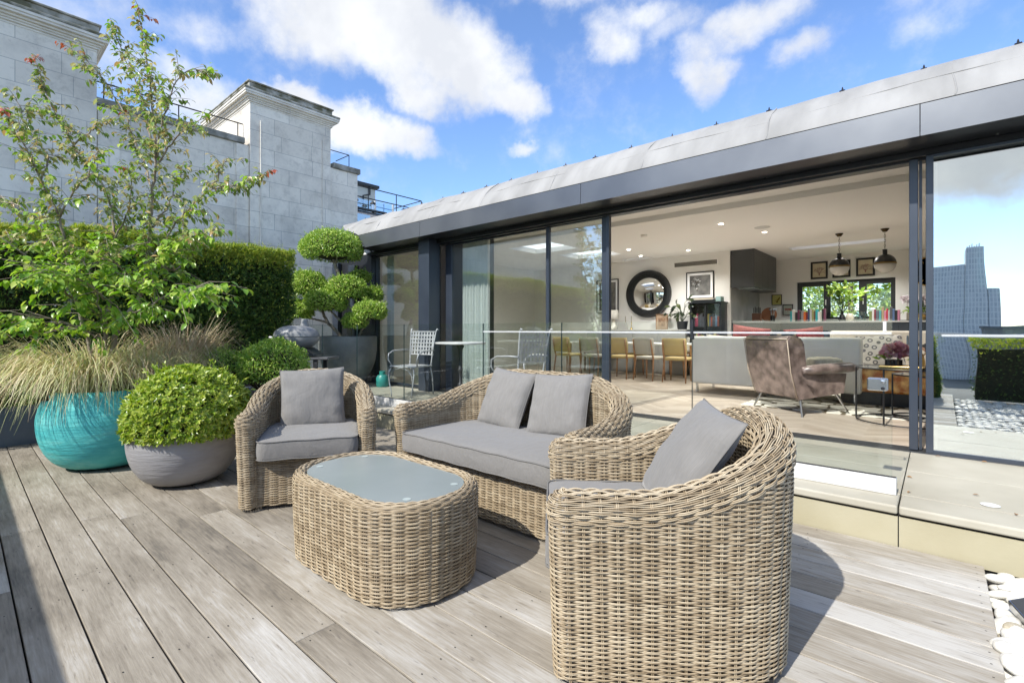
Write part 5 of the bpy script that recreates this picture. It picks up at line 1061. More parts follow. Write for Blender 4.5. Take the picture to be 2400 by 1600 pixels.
def tree():
    t = thing('flowering_dogwood', 'slender multi stemmed small tree with drooping reddening leaves rising from the turquoise bowl', 'tree')
    g = np.random.default_rng(71); stems = MB(); low = MB(); up = MB(); red = MB()
    for k, pts in STEMS.items():
        P = np.array(pts); P, L = resample(P, n=max(6, int(len(P) * 4)))
        # smooth
        for _ in range(3): P[1:-1] = (P[:-2] + P[1:-1] * 2 + P[2:]) / 4
        P[1:-1] += g.normal(size=P[1:-1].shape) * 0.006
        base = {'B': .026, 'A': .014, 'C': .020, 'D': .019}.get(k, .0095); r = np.linspace(base, 0.0028, len(P)); stems.tube(P, r, n=8)
        main = k in 'BACD'; s0 = 0.28 if main else 0.15
        # side twigs carrying leaves in pairs
        nt = int(L / (0.034 if P[:, 2].mean() < 2.3 else 0.034))
        for q in range(nt):
            f = s0 + (1 - s0) * (q + g.random()) / nt; x = f * (len(P) - 1); i = int(min(x, len(P) - 2)); p = P[i] + (P[i + 1] - P[i]) * (x - i); tg = unit(P[i + 1] - P[i])
            z = p[2]; lowness = np.clip((2.35 - z) / 0.7, 0, 1)
            if main and z < 1.25: continue
            dv = unit(g.normal(size=3) * np.array([1, 1, 0.5]) + tg * 0.9 + np.array([0.15, -0.1, 0.15])); tl = (0.07 + 0.20 * g.random()) * (1 + 1.15 * lowness) * (1 if f < 0.9 else 0.5)
            e = p + dv * tl - np.array([0, 0, tl * tl * 0.5]); mid_ = p + dv * tl * 0.5
            stems.tube([p, mid_, e], [0.003, 0.0022, 0.0015], n=4, caps=False)
            nl = int(4 + tl * 30); fr = np.linspace(0.25, 1.0, nl); LP = p + (e - p) * fr[:, None] + g.normal(size=(nl, 3)) * 0.008
            ad = g.uniform(0, 2 * PI, nl); hd = np.stack([np.cos(ad), np.sin(ad), np.zeros(nl)], 1) * 0.8 + dv * 0.5
            droop = -0.35 - 0.9 * g.random((nl, 1)) * (1 if z > 2.2 else 0.75); D = unit(hd) + np.array([0, 0, 1.0]) * droop
            Nv = np.array([0.1, -0.25, 1.0]) + g.normal(size=(nl, 3)) * 0.35 + unit(hd) * 0.5
            sz = (0.060 if z > 2.4 else 0.070) * (0.65 + 0.6 * g.random(nl)); tgt = low if g.random() < (0.15 + 0.95 * lowness) else up
            if f > 0.96 and z > 2.5 and g.random() < 0.35 or g.random() < 0.004: tgt = red
            add_leaves(tgt, LP, D, Nv, sz, sz * (0.60 if tgt is low else 0.50), LEAF9)
    tr = obj('stems', stems, M['bark'], t, smooth='all'); obj('foliage', low, M['kousa'], t, smooth='all'); obj('upper_foliage', up, M['kousaup'], t, smooth='all'); obj('red_leaves', red, M['red'], t, smooth='all')
tree()

# ------------------------------------------------------------------ cloud pruned tree in the tall pot
def cloud_tree():
    p = thing('tall_planter', 'tall egg shaped grey zinc planter behind the glass balustrade', 'planter', (-8.3, 4.83, 0.24))
    obj('pot', MB().lathe([(0.001, 0), (0.20, 0), (0.32, 0.10), (0.42, 0.26), (0.49, 0.45), (0.52, 0.65), (0.52, 0.91), (0.49, 0.92), (0.48, 0.85), (0, 0.85)], 56), M['zinc'], p, smooth=True)
    gm = MB(); g = np.random.default_rng(3)
    for k in range(90):
        a, r_ = g.uniform(0, 6.28), 0.45 * math.sqrt(g.random()); b = bmesh.new(); bmesh.ops.create_icosphere(b, subdivisions=1, radius=0.022)
        for v in b.verts: v.co = Vector((v.co.x * 1.3 + r_ * math.cos(a), v.co.y + r_ * math.sin(a), v.co.z * .7 + 0.865))
        gm.bm(b)
    tag(obj('pebble_mulch', gm, mat('mulch_pebble', (0.5, 0.5, 0.48), None, rough=0.7, island=0.3), p, smooth='all'), kind='stuff')
    t = thing('cloud_pruned_tree', 'topiary tree clipped into rounded green clouds in the tall grey planter', 'tree')
    pads = [((-8.53, 4.63, 2.80), (0.58, 0.55, 0.33)), ((-8.76, 4.29, 2.08), (0.35, 0.34, 0.28)), ((-8.13, 4.71, 2.01), (0.37, 0.36, 0.25)), ((-8.34, 4.40, 1.77), (0.42, 0.36, 0.23)), ((-8.93, 4.12, 1.62), (0.38, 0.32, 0.21)),
            ((-8.41, 5.14, 2.29), (0.20, 0.2, 0.13)), ((-8.02, 5.15, 1.93), (0.2, 0.2, 0.16)), ((-7.68, 4.90, 1.60), (0.30, 0.28, 0.20)), ((-7.92, 4.74, 1.42), (0.24, 0.2, 0.16))]
    for i, (c, r) in enumerate(pads):
        n = int(16000 * r[0] * r[2] / 0.19 * 0.55) + 700; mb = MB(); ellipsoid_leaves(mb, c, r, n, 0.042, 0.019, 80 + i, shell=0.25, under=0.62, lump=0.10, jitter=0.9)
        strays(mb, c, r, int(14 + 50 * r[0]), 0.036, 0.015, 300 + i, 0.055)
        cl = obj('foliage_cloud', mb, M['box_light'], t); cm = MB(); core(cm, (c[0], c[1], c[2] + 0.02), r, k=0.74); obj('shaded_inner_core', cm, M['twigs'], cl)
    st = MB(); g = np.random.default_rng(9)
    def br(pts, r0, r1):
        P, _ = resample(np.array(pts, dtype=float), n=20)
        for _ in range(2): P[1:-1] = (P[:-2] + P[1:-1] * 2 + P[2:]) / 4
        P[1:-1] += g.normal(size=P[1:-1].shape) * 0.006; st.tube(P, np.linspace(r0, r1, 20), n=8)
    br([(-8.2, 4.8, 1.09), (-8.16, 4.75, 1.4), (-8.1, 4.72, 1.7), (-8.2, 4.72, 2.05), (-8.38, 4.68, 2.3), (-8.48, 4.64, 2.6)], 0.05, 0.03)
    br([(-8.35, 4.8, 1.09), (-8.5, 4.7, 1.25), (-8.6, 4.55, 1.45), (-8.62, 4.45, 1.7), (-8.75, 4.3, 2.0)], 0.038, 0.018); br([(-8.58, 4.6, 1.4), (-8.8, 4.3, 1.5), (-8.9, 4.2, 1.6)], 0.02, 0.012)
    br([(-8.2, 4.75, 1.35), (-8.3, 4.55, 1.55), (-8.34, 4.42, 1.7)], 0.024, 0.014); br([(-8.0, 4.85, 1.09), (-7.88, 4.85, 1.25), (-7.72, 4.88, 1.5)], 0.024, 0.014)
    br([(-8.12, 4.72, 1.6), (-8.05, 4.95, 1.8), (-8.02, 5.12, 1.9)], 0.02, 0.01); br([(-8.2, 4.72, 2.0), (-8.3, 4.95, 2.15), (-8.4, 5.12, 2.25)], 0.02, 0.01); br([(-8.44, 4.66, 2.5), (-8.2, 4.55, 2.6), (-8.15, 4.5, 2.72)], 0.014, 0.008); br([(-8.44, 4.66, 2.5), (-8.75, 4.6, 2.66)], 0.014, 0.008)
    obj('stems', st, M['bark'], t, smooth='all')
cloud_tree()

def box_balls():
    for i, (c, r, n, lab) in enumerate((((-5.78, 2.42, 0.83), (0.355, 0.37, 0.335), 9000, 'large rounded box ball between the dome and the left wicker armchair'), ((-6.25, 1.98, 0.86), (0.30, 0.30, 0.20), 4500, 'smaller patchy box ball just behind the bright dome'))):
        t = thing('box_ball', lab, 'shrub', group='box balls on twiggy stems behind the bowls'); mb = MB(); ellipsoid_leaves(mb, c, r, n, 0.026, 0.016, 90 + i, under=0.45 if i == 0 else 0.3, shell=0.24, lump=0.12); strays(mb, c, r, 40, 0.026, 0.014, 320 + i, 0.045)
        obj('foliage', mb, M['box_light'], t); cm = MB(); core(cm, (c[0], c[1], c[2] - 0.02), r, k=0.80); obj('shaded_inner_core', cm, M['twigs'], t)
        tw = MB(); g = np.random.default_rng(95 + i)
        for k in range(70):
            a = g.uniform(0, 6.28); e = np.array(c) + np.array([math.cos(a) * r[0] * g.uniform(.5, .95), math.sin(a) * r[1] * g.uniform(.5, .95), g.uniform(-0.30, -0.02)]); b0 = np.array([c[0] + math.cos(a) * .06, c[1] + math.sin(a) * .06, 0.3])
            tw.tube([b0, (b0 + e) / 2 + g.normal(size=3) * .03, e], [0.006, 0.004, 0.002], n=4, caps=False)
        obj('stems', tw, mat('brown_twigs', (0.16, 0.10, 0.075), (0.26, 0.19, 0.15), 20, rough=0.9), t)
        pt = thing('shrub_pot', ('dark square pot under the large box ball', 'dark square pot under the smaller box ball')[i], 'planter', (c[0], c[1], 0)); obj('pot', MB().box(-0.2, 0.2, -0.2, 0.2, 0, 0.36, r=0.01), M['charcoal'], pt); obj('soil', MB().box(-0.18, 0.18, -0.18, 0.18, 0.361, 0.366), M['soil'], pt)
box_balls()

# ------------------------------------------------------------------ gas grill
def grill():
    t = thing('egg_shaped_grill', 'grey flattened egg shaped barbecue on a dark side table beside the hedge', 'barbecue', (-6.52, 3.03, 0), math.atan2(0.66, 0.75)); t.scale = (0.9, 0.9, 0.985)
    gm = mat('grill_enamel', (0.20, 0.205, 0.21), (0.25, 0.255, 0.26), 3, rough=0.42, spec=0.5)
    prof = lambda s, k: [(0.335 * math.cos(a) ** 0.75 if math.cos(a) > 1e-4 else 0.0, s * k * math.sin(a)) for a in np.linspace(0, PI / 2, 18)]
    top = MB().lathe([(0.345, 1.205), (0.345, 1.212)] + [(r, 1.212 + z) for r, z in prof(1, 0.145)], 56, sy=0.72); o = obj('lid', top, gm, t, smooth=True)
    bot = MB().lathe([(r, 1.198 + z) for r, z in prof(-1, 0.165)][::-1] + [(0.342, 1.203)], 56, sy=0.72); obj('base', bot, gm, t, smooth=True)
    obj('chimney', MB().lathe([(0.085, 1.315), (0.058, 1.36), (0.05, 1.40), (0.045, 1.44), (0.04, 1.445), (0.036, 1.44), (0.03, 1.36), (0.0, 1.36)], 28, (0.12, 0, 0)), gm, o, smooth=True)
    obj('handle', MB().tube([(-0.31, -0.10, 1.19), (-0.36, -0.09, 1.195), (-0.375, 0, 1.195), (-0.36, 0.09, 1.195), (-0.31, 0.10, 1.19)], 0.013, n=8), M['alu'], t, smooth='all')
    obj('thermometer', MB().lathe([(0, 0), (0.03, 0), (0.03, 0.01), (0, 0.012)], 20, (-0.20, -0.14, 1.285)), M['steel'], o)
    bl = mat('grill_stand', (0.035, 0.037, 0.042), (0.05, 0.052, 0.056), 5, rough=0.5)
    mb = MB(); mb.prism([(-0.17, 1.055), (0.17, 1.055), (0.33, 0.965), (0.33, 0.945), (-0.33, 0.945), (-0.33, 0.965)], 'y', -0.20, 0.20); obj('cradle', mb, bl, t)
    obj('table_top', MB().box(-0.45, 0.56, -0.24, 0.24, 0.895, 0.928, r=0.006), mat('grill_table_top', (0.07, 0.072, 0.078), (0.1, 0.102, 0.108), 4, rough=0.45), t)
    for x in (-0.33, 0.36):
        for y in (-0.19, 0.19): obj('leg', MB().box(x - .03, x + .03, y - .02, y + .02, 0.0, 0.894, r=0.004), bl, t)
    obj('gas_hose', MB().tube([(0.16, -0.05, 0.90), (0.20, -0.1, 0.78), (0.24, -0.1, 0.6), (0.22, 0, 0.3), (0.1, 0, 0.15)], 0.009, n=8), mat('orange_hose', (0.45, 0.13, 0.05), None, rough=0.5), t, smooth='all')
    b = thing('gas_bottle', 'turquoise green gas bottle half hidden beside the tall planter', 'gas bottle', (-7.62, 5.12, 0.24)); b.scale = (0.75, 0.75, 0.62); g2 = mat('green_enamel', (0.03, 0.25, 0.22), None, rough=0.4)
    obj('cylinder', MB().lathe([(0.001, 0.0), (0.13, 0.0), (0.15, 0.03), (0.15, 0.26), (0.11, 0.34), (0.03, 0.37), (0.03, 0.4), (0, 0.4)], 28), g2, b, smooth=True); obj('collar', MB().lathe([(0.07, 0.36), (0.075, 0.46), (0.07, 0.46), (0.065, 0.36)], 20), g2, b)
grill()

# ------------------------------------------------------------------ bistro set on the terrace
def bistro():
    def chair_parts(t):
        iron = M['iron']; w_ = 0.25; sz = 0.47
        # seat of flat woven straps on a rounded frame
        mb = MB(); mb.tube([(-w_, -0.22, sz), (-w_ + .03, -0.25, sz), (w_ - .03, -0.25, sz), (w_, -0.22, sz), (w_ - .02, 0.20, sz), (-w_ + .02, 0.20, sz)], 0.011, n=6, closed=True)
        for i in range(6): x = -w_ + 0.06 + i * 0.076; mb.box(x - .015, x + .015, -0.25, 0.2, sz - .003, sz + 0.003)
        for i in range(6): y = -0.2 + i * 0.076; mb.box(-w_ + .01, w_ - .01, y - .015, y + .015, sz + 0.0035, sz + 0.0075)
        obj('seat', mb, iron, t)
        for s in (-1, 1):
            obj('leg', MB().tube([(s * 0.21, -0.22, sz), (s * 0.255, -0.25, sz - 0.10), (s * 0.235, -0.25, sz - 0.26), (s * 0.205, -0.24, sz - .40), (s * 0.20, -0.245, 0.0)], [0.013, 0.012, 0.010, .009, 0.009], n=8), iron, t, smooth='all')
            obj('leg', MB().tube([(s * 0.20, 0.20, sz), (s * 0.215, 0.24, sz - 0.2), (s * 0.21, 0.27, 0.0)], [0.012, 0.010, 0.009], n=8), iron, t, smooth='all')
            obj('brace', MB().tube([(s * 0.235, -0.25, sz - 0.16), (s * 0.14, -0.252, sz - 0.05), (0, -0.253, sz - 0.015)], 0.006, n=6), iron, t, smooth='all')
            obj('arm', MB().tube([(s * 0.245, 0.24, sz + 0.24), (s * 0.285, 0.10, sz + 0.245), (s * 0.30, -0.10, sz + 0.235), (s * 0.30, -0.20, sz + 0.19), (s * 0.285, -0.225, sz + 0.10), (s * 0.25, -0.17, sz)], 0.010, n=8), iron, t, smooth='all')
        bk = MB()
        for s in (-1, 1): bk.tube([(s * 0.215, 0.20, sz), (s * 0.235, 0.235, sz + 0.3), (s * 0.255, 0.28, sz + 0.54), (s * 0.262, 0.305, sz + 0.58), (s * 0.26, 0.33, sz + 0.565)], 0.010, n=6)
        yb = lambda z: 0.21 + (z - sz) * 0.125
        for z in (sz + 0.17, sz + 0.535): bk.tube([(-0.24, yb(z), z), (0.24, yb(z), z)], 0.009, n=6)
        for i in range(8): x = -0.205 + i * 0.0585; bk.prism([(x - .013, 0), (x + .013, 0), (x + .013, 1), (x - .013, 1)], 'y', 0, 1) if False else bk.add([(x - .013, yb(sz + .17), sz + .17), (x + .013, yb(sz + .17), sz + .17), (x + .013, yb(sz + .535), sz + .535), (x - .013, yb(sz + .535), sz + .535), (x - .013, yb(sz + .17) + .003, sz + .17), (x + .013, yb(sz + .17) + .003, sz + .17), (x + .013, yb(sz + .535) + .003, sz + .535), (x - .013, yb(sz + .535) + .003, sz + .535)], [[0, 1, 2, 3], [7, 6, 5, 4], [0, 4, 5, 1], [2, 6, 7, 3], [1, 5, 6, 2], [0, 3, 7, 4]])
        for i in range(5): z = sz + 0.235 + i * 0.060; bk.box(-0.24, 0.24, yb(z) - 0.005, yb(z) - 0.002, z - .011, z + .011)
        obj('backrest', bk, iron, t)
    a = thing('iron_garden_chair', 'wrought iron garden armchair with woven strap back, facing the deck left of the bistro table', 'chair', (-6.22, 4.72, 0.24), R(12), 'wrought iron garden chairs behind the glass')
    chair_parts(a)
    dup(a, (-4.0, 4.72, 0.24), R(-97), 'wrought iron garden armchair with woven strap back, turned sideways right of the bistro table')
    t = thing('bistro_table', 'round marble topped bistro table on a dark cast iron pedestal', 'table', (-5.30, 4.90, 0.24))
    obj('table_top', MB().lathe([(0.001, 0.825), (0.36, 0.825), (0.375, 0.835), (0.375, 0.85), (0.365, 0.856), (0, 0.856)], 48), mat('white_marble', (0.55, 0.55, 0.54), (0.72, 0.72, 0.70), 6, rough=0.3), t, smooth=True)
    obj('pedestal', MB().lathe([(0.03, 0.82), (0.06, 0.80), (0.035, 0.74), (0.027, 0.6), (0.024, 0.48), (0.036, 0.46), (0.036, 0.43), (0.024, 0.41), (0.022, 0.26), (0.04, 0.24), (0.045, 0.2), (0.03, 0.16), (0.04, 0.08), (0.05, 0.06)][::-1], 20), M['darkiron'], t, smooth='all')
    for k in range(3):
        c, s = math.cos(k * 2.094 + .4), math.sin(k * 2.094 + .4); obj('foot', MB().tube([(0.03 * c, 0.03 * s, 0.14), (0.14 * c, 0.14 * s, 0.10), (0.24 * c, 0.24 * s, 0.02)], [0.02, 0.016, 0.012], n=8), M['darkiron'], t, smooth='all')
bistro()

# ------------------------------------------------------------------ pebbles at the right
def pebbles():
    pm = mat('white_pebble', (0.56, 0.54, 0.48), (0.72, 0.71, 0.67), 5, rough=0.6, bump=0.05, island=0.12); pt = mat('tan_pebble', (0.36, 0.31, 0.22), (0.48, 0.43, 0.33), 8, rough=0.65, bump=0.1, island=0.15)
    r = random.Random(12); protos = []
    for k in range(5):
        b = bmesh.new(); bmesh.ops.create_icosphere(b, subdivisions=3, radius=1); rr = np.random.default_rng(k + 3); lf = lumpy(3, k + 40)
        for v in b.verts: v.co = v.co * (1 + 0.10 * float(lf(np.array([v.co[:]]))[0])); v.co.z *= 0.5; v.co.x *= 1.25
        mb = MB().bm(b); me = mb.mesh('pebble'); me.materials.append(pt if k == 0 else pm); protos.append(me)
    spots = []
    for x in np.arange(0.245, 0.98, 0.088):
        for y in np.arange(2.02, 3.62, 0.088): spots.append((x + r.uniform(-.018, .018), y + r.uniform(-.018, .018)))
    vis = sorted(spots, key=lambda p: p[0] + abs(p[1] - 2.9) * .25)
    k = 0
    for x, y in vis:
        s = r.uniform(0.047, 0.066); me = protos[r.choice((0, 1, 1, 2, 2, 3, 3, 4, 4))]
        for lay in range(1 if r.random() < 0.35 else 2):
            if (x - .26) ** 2 + (y - 3.17) ** 2 < 0.006 and lay: continue
            o = bpy.data.objects.new('pebble', me); col.objects.link(o); sc_ = s * (1 if lay == 0 else r.uniform(0.7, 1.05)); o.scale = (sc_, sc_ * r.uniform(.75, 1), sc_); o.rotation_euler = (r.uniform(-.35, .35), r.uniform(-.35, .35), r.uniform(0, 6.28))
            o.location = (x + (r.uniform(-.03, .03) if lay else 0), y + (r.uniform(-.03, .03) if lay else 0), -0.045 + (0.047 if lay else 0))
            wht = me.materials[0] is pm
            tag(o, 'smooth white pebble in the gravel bed beside the deck' if wht else 'smooth tan pebble in the gravel bed beside the deck', 'pebble', 'white pebbles beside the deck' if wht else 'tan pebbles beside the deck')
            k += 1
    g = np.random.default_rng(77); base = MB(); b = bmesh.new(); bmesh.ops.create_icosphere(b, subdivisions=2, radius=1); b.verts.ensure_lookup_table(); BV = np.array([v.co[:] for v in b.verts]); BF = np.array([[v.index for v in f.verts] for f in b.faces]); b.free()
    xs, ys = np.meshgrid(np.arange(0.25, 3.5, 0.088), np.arange(-1.15, 3.6, 0.088)); xs = xs.ravel() + g.uniform(-.02, .02, xs.size); ys = ys.ravel() + g.uniform(-.02, .02, ys.size); kp = (xs > 1.0) | (ys < 1.98); xs, ys = xs[kp], ys[kp]; n = len(xs)
    s = g.uniform(.045, .062, (n, 1)) * np.stack([np.ones(n) * 1.2, g.uniform(.75, 1, n), np.full(n, .5)], 1); a = g.uniform(0, 6.28, n); V = BV[None] * s[:, None]; X = V[..., 0] * np.cos(a)[:, None] - V[..., 1] * np.sin(a)[:, None]; Y = V[..., 0] * np.sin(a)[:, None] + V[..., 1] * np.cos(a)[:, None]
    V = np.stack([X + xs[:, None], Y + ys[:, None], V[..., 2] - 0.035 + g.uniform(0, .03, (n, 1))], -1); base.add(V.reshape(-1, 3), None, (np.arange(n)[:, None, None] * len(BV) + BF[None]).reshape(-1, 3))
    tag(obj('pebble_ground_cover', base, pm, None, smooth='all'), 'white pebble ground cover filling the rest of the bed beyond the deck edge', 'pebbles', kind='stuff')
    t = thing('spot_light', 'tilted square metal spotlight lying among the white pebbles', 'light', (0.315, 3.14, 0.02), R(25))
    mb = MB(); mb.box(-0.05, 0.05, -0.06, 0.06, -0.03, 0.03, r=0.004); o = obj('housing', mb, M['steel'], t); o.rotation_euler = (R(25), R(-20), 0); g = obj('lens', MB().box(-0.042, 0.042, -0.052, 0.052, 0.0305, 0.034), M['darkiron'], o)
pebbles()

def fallen_leaves():
    lm = mat('dry_leaf', (0.20, 0.10, 0.035), (0.36, 0.20, 0.08), 30, rough=0.7); r = random.Random(31)
    spots = [(0.165, 4.21, 'curled brown leaf alone in the middle of the right hand paving slab'), (-0.13, 4.02, 'brown leaf beside the open joint of the paving'), (0.33, 3.90, 'small brown leaf just behind the round steel floor light'), (0.44, 3.86, 'small dry leaf nearest the right edge of the terrace paving'), (0.02, 5.30, 'dry leaf against the track below the right hand pane'), (0.26, 5.31, 'yellow brown leaf by the window track at the far right'), (-0.165, 4.42, 'dry leaf caught in the joint between two paving slabs')]
    for x, y, lab in spots:
        mb = MB(); a = r.uniform(0, 6.28); P = np.zeros((1, 3)); add_leaves(mb, P, np.array([[math.cos(a), math.sin(a), .15]]), np.array([[r.uniform(-.4, .4), r.uniform(-.4, .4), 1]]), np.array([.034]), np.array([.02]), LEAF9)
        o = obj('fallen_leaf', mb, lm, None, smooth='all', loc=(x, y, 0.2455)); tag(o, lab, 'leaf', 'dry leaves fallen on the terrace paving')
fallen_leaves()
# ------------------------------------------------------------------ inside the pavilion
FL = 0.238
def leather_mat():
    m = mat('worn_brown_leather', (0.075, 0.052, 0.045), (0.29, 0.215, 0.19), 9, rough=0.3, bump=0.5, bscale=18, detail=12, lo=0.34, hi=0.70, spec=0.9); return m
def leather_chair():
    t = thing('leather_armchair', 'worn brown leather armchair on thin metal legs with its back to the terrace', 'armchair', (-1.345, 7.19, FL), -R(52 - 90) * 1.0)
    t.rotation_euler.z = -R(38); lm = leather_mat()       # local +Y looks into the room
    mb = MB(); P = [(-0.36, 0.20), (-0.46, 0.52), (-0.52, 0.92), (-0.47, 0.97), (-0.33, 0.955), (-0.27, 0.88), (-0.20, 0.50), (-0.22, 0.40), (-0.10, 0.34), (-0.10, 0.22)]
    b = bmesh.new(); vs_ = []
    for x in (-0.37, 0.37):
        vs_.append([b.verts.new((x * (1.06 if z > .5 else 1.0), y, z)) for y, z in P])
    n = len(P)
    for i in range(n): b.faces.new([vs_[0][i], vs_[0][(i + 1) % n], vs_[1][(i + 1) % n], vs_[1][i]])
    b.faces.new(vs_[0][::-1]); b.faces.new(vs_[1]); bmesh.ops.recalc_face_normals(b, faces=b.faces); bmesh.ops.bevel(b, geom=list(b.edges), offset=0.018, segments=2, affect='EDGES')
    obj('backrest', mb.bm(b), lm, t, smooth=True)
    obj('seat', MB().box(-0.31, 0.31, -0.12, 0.40, 0.27, 0.43, r=0.04, seg=3), lm, t, smooth=True)
    for s in (-1, 1):
        m2 = MB(); m2.prism([(-0.34, 0.19), (0.30, 0.26), (0.34, 0.50), (-0.30, 0.50)], 'x', min(s * .31, s * .37), max(s * .31, s * .37)); sd_ = obj('side_panel', m2, lm, t)
        a = MB(); a.tube([(s * .38, -0.30, 0.545), (s * .40, -0.15, 0.56), (s * .41, 0.15, 0.575), (s * .41, 0.36, 0.58), (s * .41, 0.44, 0.57)], [0.045, 0.06, 0.062, 0.058, 0.035], n=12); ar = obj('armrest', a, lm, t, smooth='all')
    mt = mat('dull_chrome', (0.45, 0.44, 0.42), None, rough=0.3, metal=1)
    for (x0, y0, x1, y1) in ((-0.32, -0.28, -0.40, -0.36), (0.32, -0.28, 0.45, -0.36), (0.30, 0.26, 0.38, 0.36), (-0.30, 0.26, -0.38, 0.36)):
        obj('leg', MB().tube([(x0, y0, 0.24), (x1, y1, 0.008), (x1, y1, 0.0)], [0.018, 0.011, 0.018], n=10), mt, t)
    pp = MB()
    for x in (-0.385, 0.385): pp.tube([(x * .965, -0.36, 0.205), (x, -0.46, 0.52), (x * 1.02, -0.518, 0.915)], 0.007, n=6)
    pp.tube([(-0.39, -0.515, 0.925), (0.39, -0.515, 0.925)], 0.007, n=6); obj('piping', pp, mat('pale_leather_edge', (0.45, 0.36, 0.28), None, rough=0.4), t, smooth='all')
leather_chair()

def box_sofa(label, loc, rz, w_, d, hback, col_, seats, hseat=0.42, arm=0.0, name='sofa'):
    t = thing(name, label, 'sofa', loc, rz); m = mat('sofa_fabric', col_, tuple(c * 0.93 for c in col_), 4, rough=0.9)
    obj('backrest', MB().box(-w_ / 2, w_ / 2, -d / 2, -d / 2 + 0.22, 0.15, hback, r=0.045, seg=3), m, t, smooth=True)
    obj('base', MB().box(-w_ / 2 + .01, w_ / 2 - .01, -d / 2 + 0.221, d / 2, 0.15, 0.28, r=0.02), m, t, smooth=True)
    for k in range(seats):
        a = -w_ / 2 + 0.02 + k * (w_ - .04) / seats; b_ = a + (w_ - .04) / seats - 0.01
        obj('seat_cushion', MB().box(a, b_, -d / 2 + 0.23, d / 2, 0.285, hseat, r=0.04, seg=3), m, t, smooth=True)
    for x in (-w_ / 2 + .08, w_ / 2 - .08):
        for y in (-d / 2 + .08, d / 2 - .08): obj('leg', MB().box(x - .012, x + .012, y - .03, y + .03, 0, 0.149), M['steel'], t)
    return t
box_sofa('low white sofa with its plain back turned to the terrace, left of the leather armchair', (-1.95, 8.60, FL), 0, 2.34, 0.95, 0.93, (0.88, 0.87, 0.82), 3)
box_sofa('cream sofa facing the terrace at the back of the sitting area below the kitchen counter', (0.2, 10.35, FL), R(180), 3.4, 0.95, 1.02, (0.66, 0.61, 0.52), 4)
def room_pillow(label, loc, yaw, lean, roll, seed, size, T, m, cat='cushion'): return pillow('throw_pillow', label, loc, yaw, lean, roll, seed, size, T, m, 'throw pillows on the indoor sofas', cat)
redf = mat('red_velvet', (0.36, 0.045, 0.05), (0.46, 0.08, 0.075), 9, rough=0.7, bump=0.2)
room_pillow('left red velvet throw pillow behind the white sofa back', (-2.30, 8.50, 1.06), R(190), R(10), R(8), 11, 0.55, 0.09, redf)
room_pillow('right red velvet throw pillow above the leather armchair', (-1.55, 8.75, 1.04), R(175), R(15), R(-6), 12, 0.55, 0.09, redf)
room_pillow('small cream throw pillow poking above the white sofa back', (-2.78, 8.50, 0.98), R(180), R(12), R(4), 13, 0.42, 0.08, mat('cream_wool', (0.70, 0.66, 0.56), None, rough=1))
def ring_star_mat():
    m, nt, b = new_mat('ring_pattern_weave'); N = nt.nodes; L = nt.links; tc = N.new('ShaderNodeTexCoord'); mp = N.new('ShaderNodeMapping'); mp.inputs['Scale'].default_value = (9, 9, 0.001); mp.inputs['Rotation'].default_value = (0, 0, 0.5); L.new(tc.outputs['Object'], mp.inputs[0])
    v = N.new('ShaderNodeTexVoronoi'); v.inputs['Randomness'].default_value = 0.25; v.inputs['Scale'].default_value = 1; L.new(mp.outputs[0], v.inputs['Vector'])
    cr = N.new('ShaderNodeValToRGB'); e = cr.color_ramp.elements; e[0].position = 0.16; e[0].color = (0.52, 0.50, 0.45, 1); e[1].position = 0.36; e[1].color = (0.52, 0.50, 0.45, 1)
    for p, c in ((0.19, 0.12), (0.31, 0.12)): x = e.new(p); x.color = (c, c, c * 1.1, 1)
    L.new(v.outputs['Distance'], cr.inputs[0]); L.new(cr.outputs[0], b.inputs['Base Color']); b.inputs['Roughness'].default_value = 0.9; return m
room_pillow('large grey patterned throw pillow with rings on the cream sofa', (-0.70, 9.95, 0.90), R(8), R(24), R(4), 14, 0.62, 0.09, ring_star_mat())
room_pillow('black and gold floral throw pillow at the right end of the cream sofa', (0.12, 9.8, 0.98), R(-12), R(26), R(38), 15, 0.5, 0.09, mat('dark_floral', (0.015, 0.014, 0.014), (0.45, 0.28, 0.2), 11, rough=0.8, lo=0.52, hi=0.60, detail=5))
room_pillow('dark floral throw pillow between the two red ones', (-1.90, 8.62, 1.03), R(182), R(12), R(2), 16, 0.48, 0.08, mat('dark_floral_fabric', (0.03, 0.04, 0.045), (0.42, 0.34, 0.22), 10, rough=0.8, lo=0.5, hi=0.62, detail=6))
tag(obj('sheepskin', MB().bm(soft_box(0.34, 0.3, 0.2, seed=4)), mat('ivory_bouclé', (0.74, 0.70, 0.56), (0.6, 0.56, 0.42), 30, rough=1, bump=0.6), None, smooth='all', loc=(-1.12, 7.50, FL + 0.56), rz=.5), 'small ivory fleece cushion on the leather armchair seat', 'cushion')

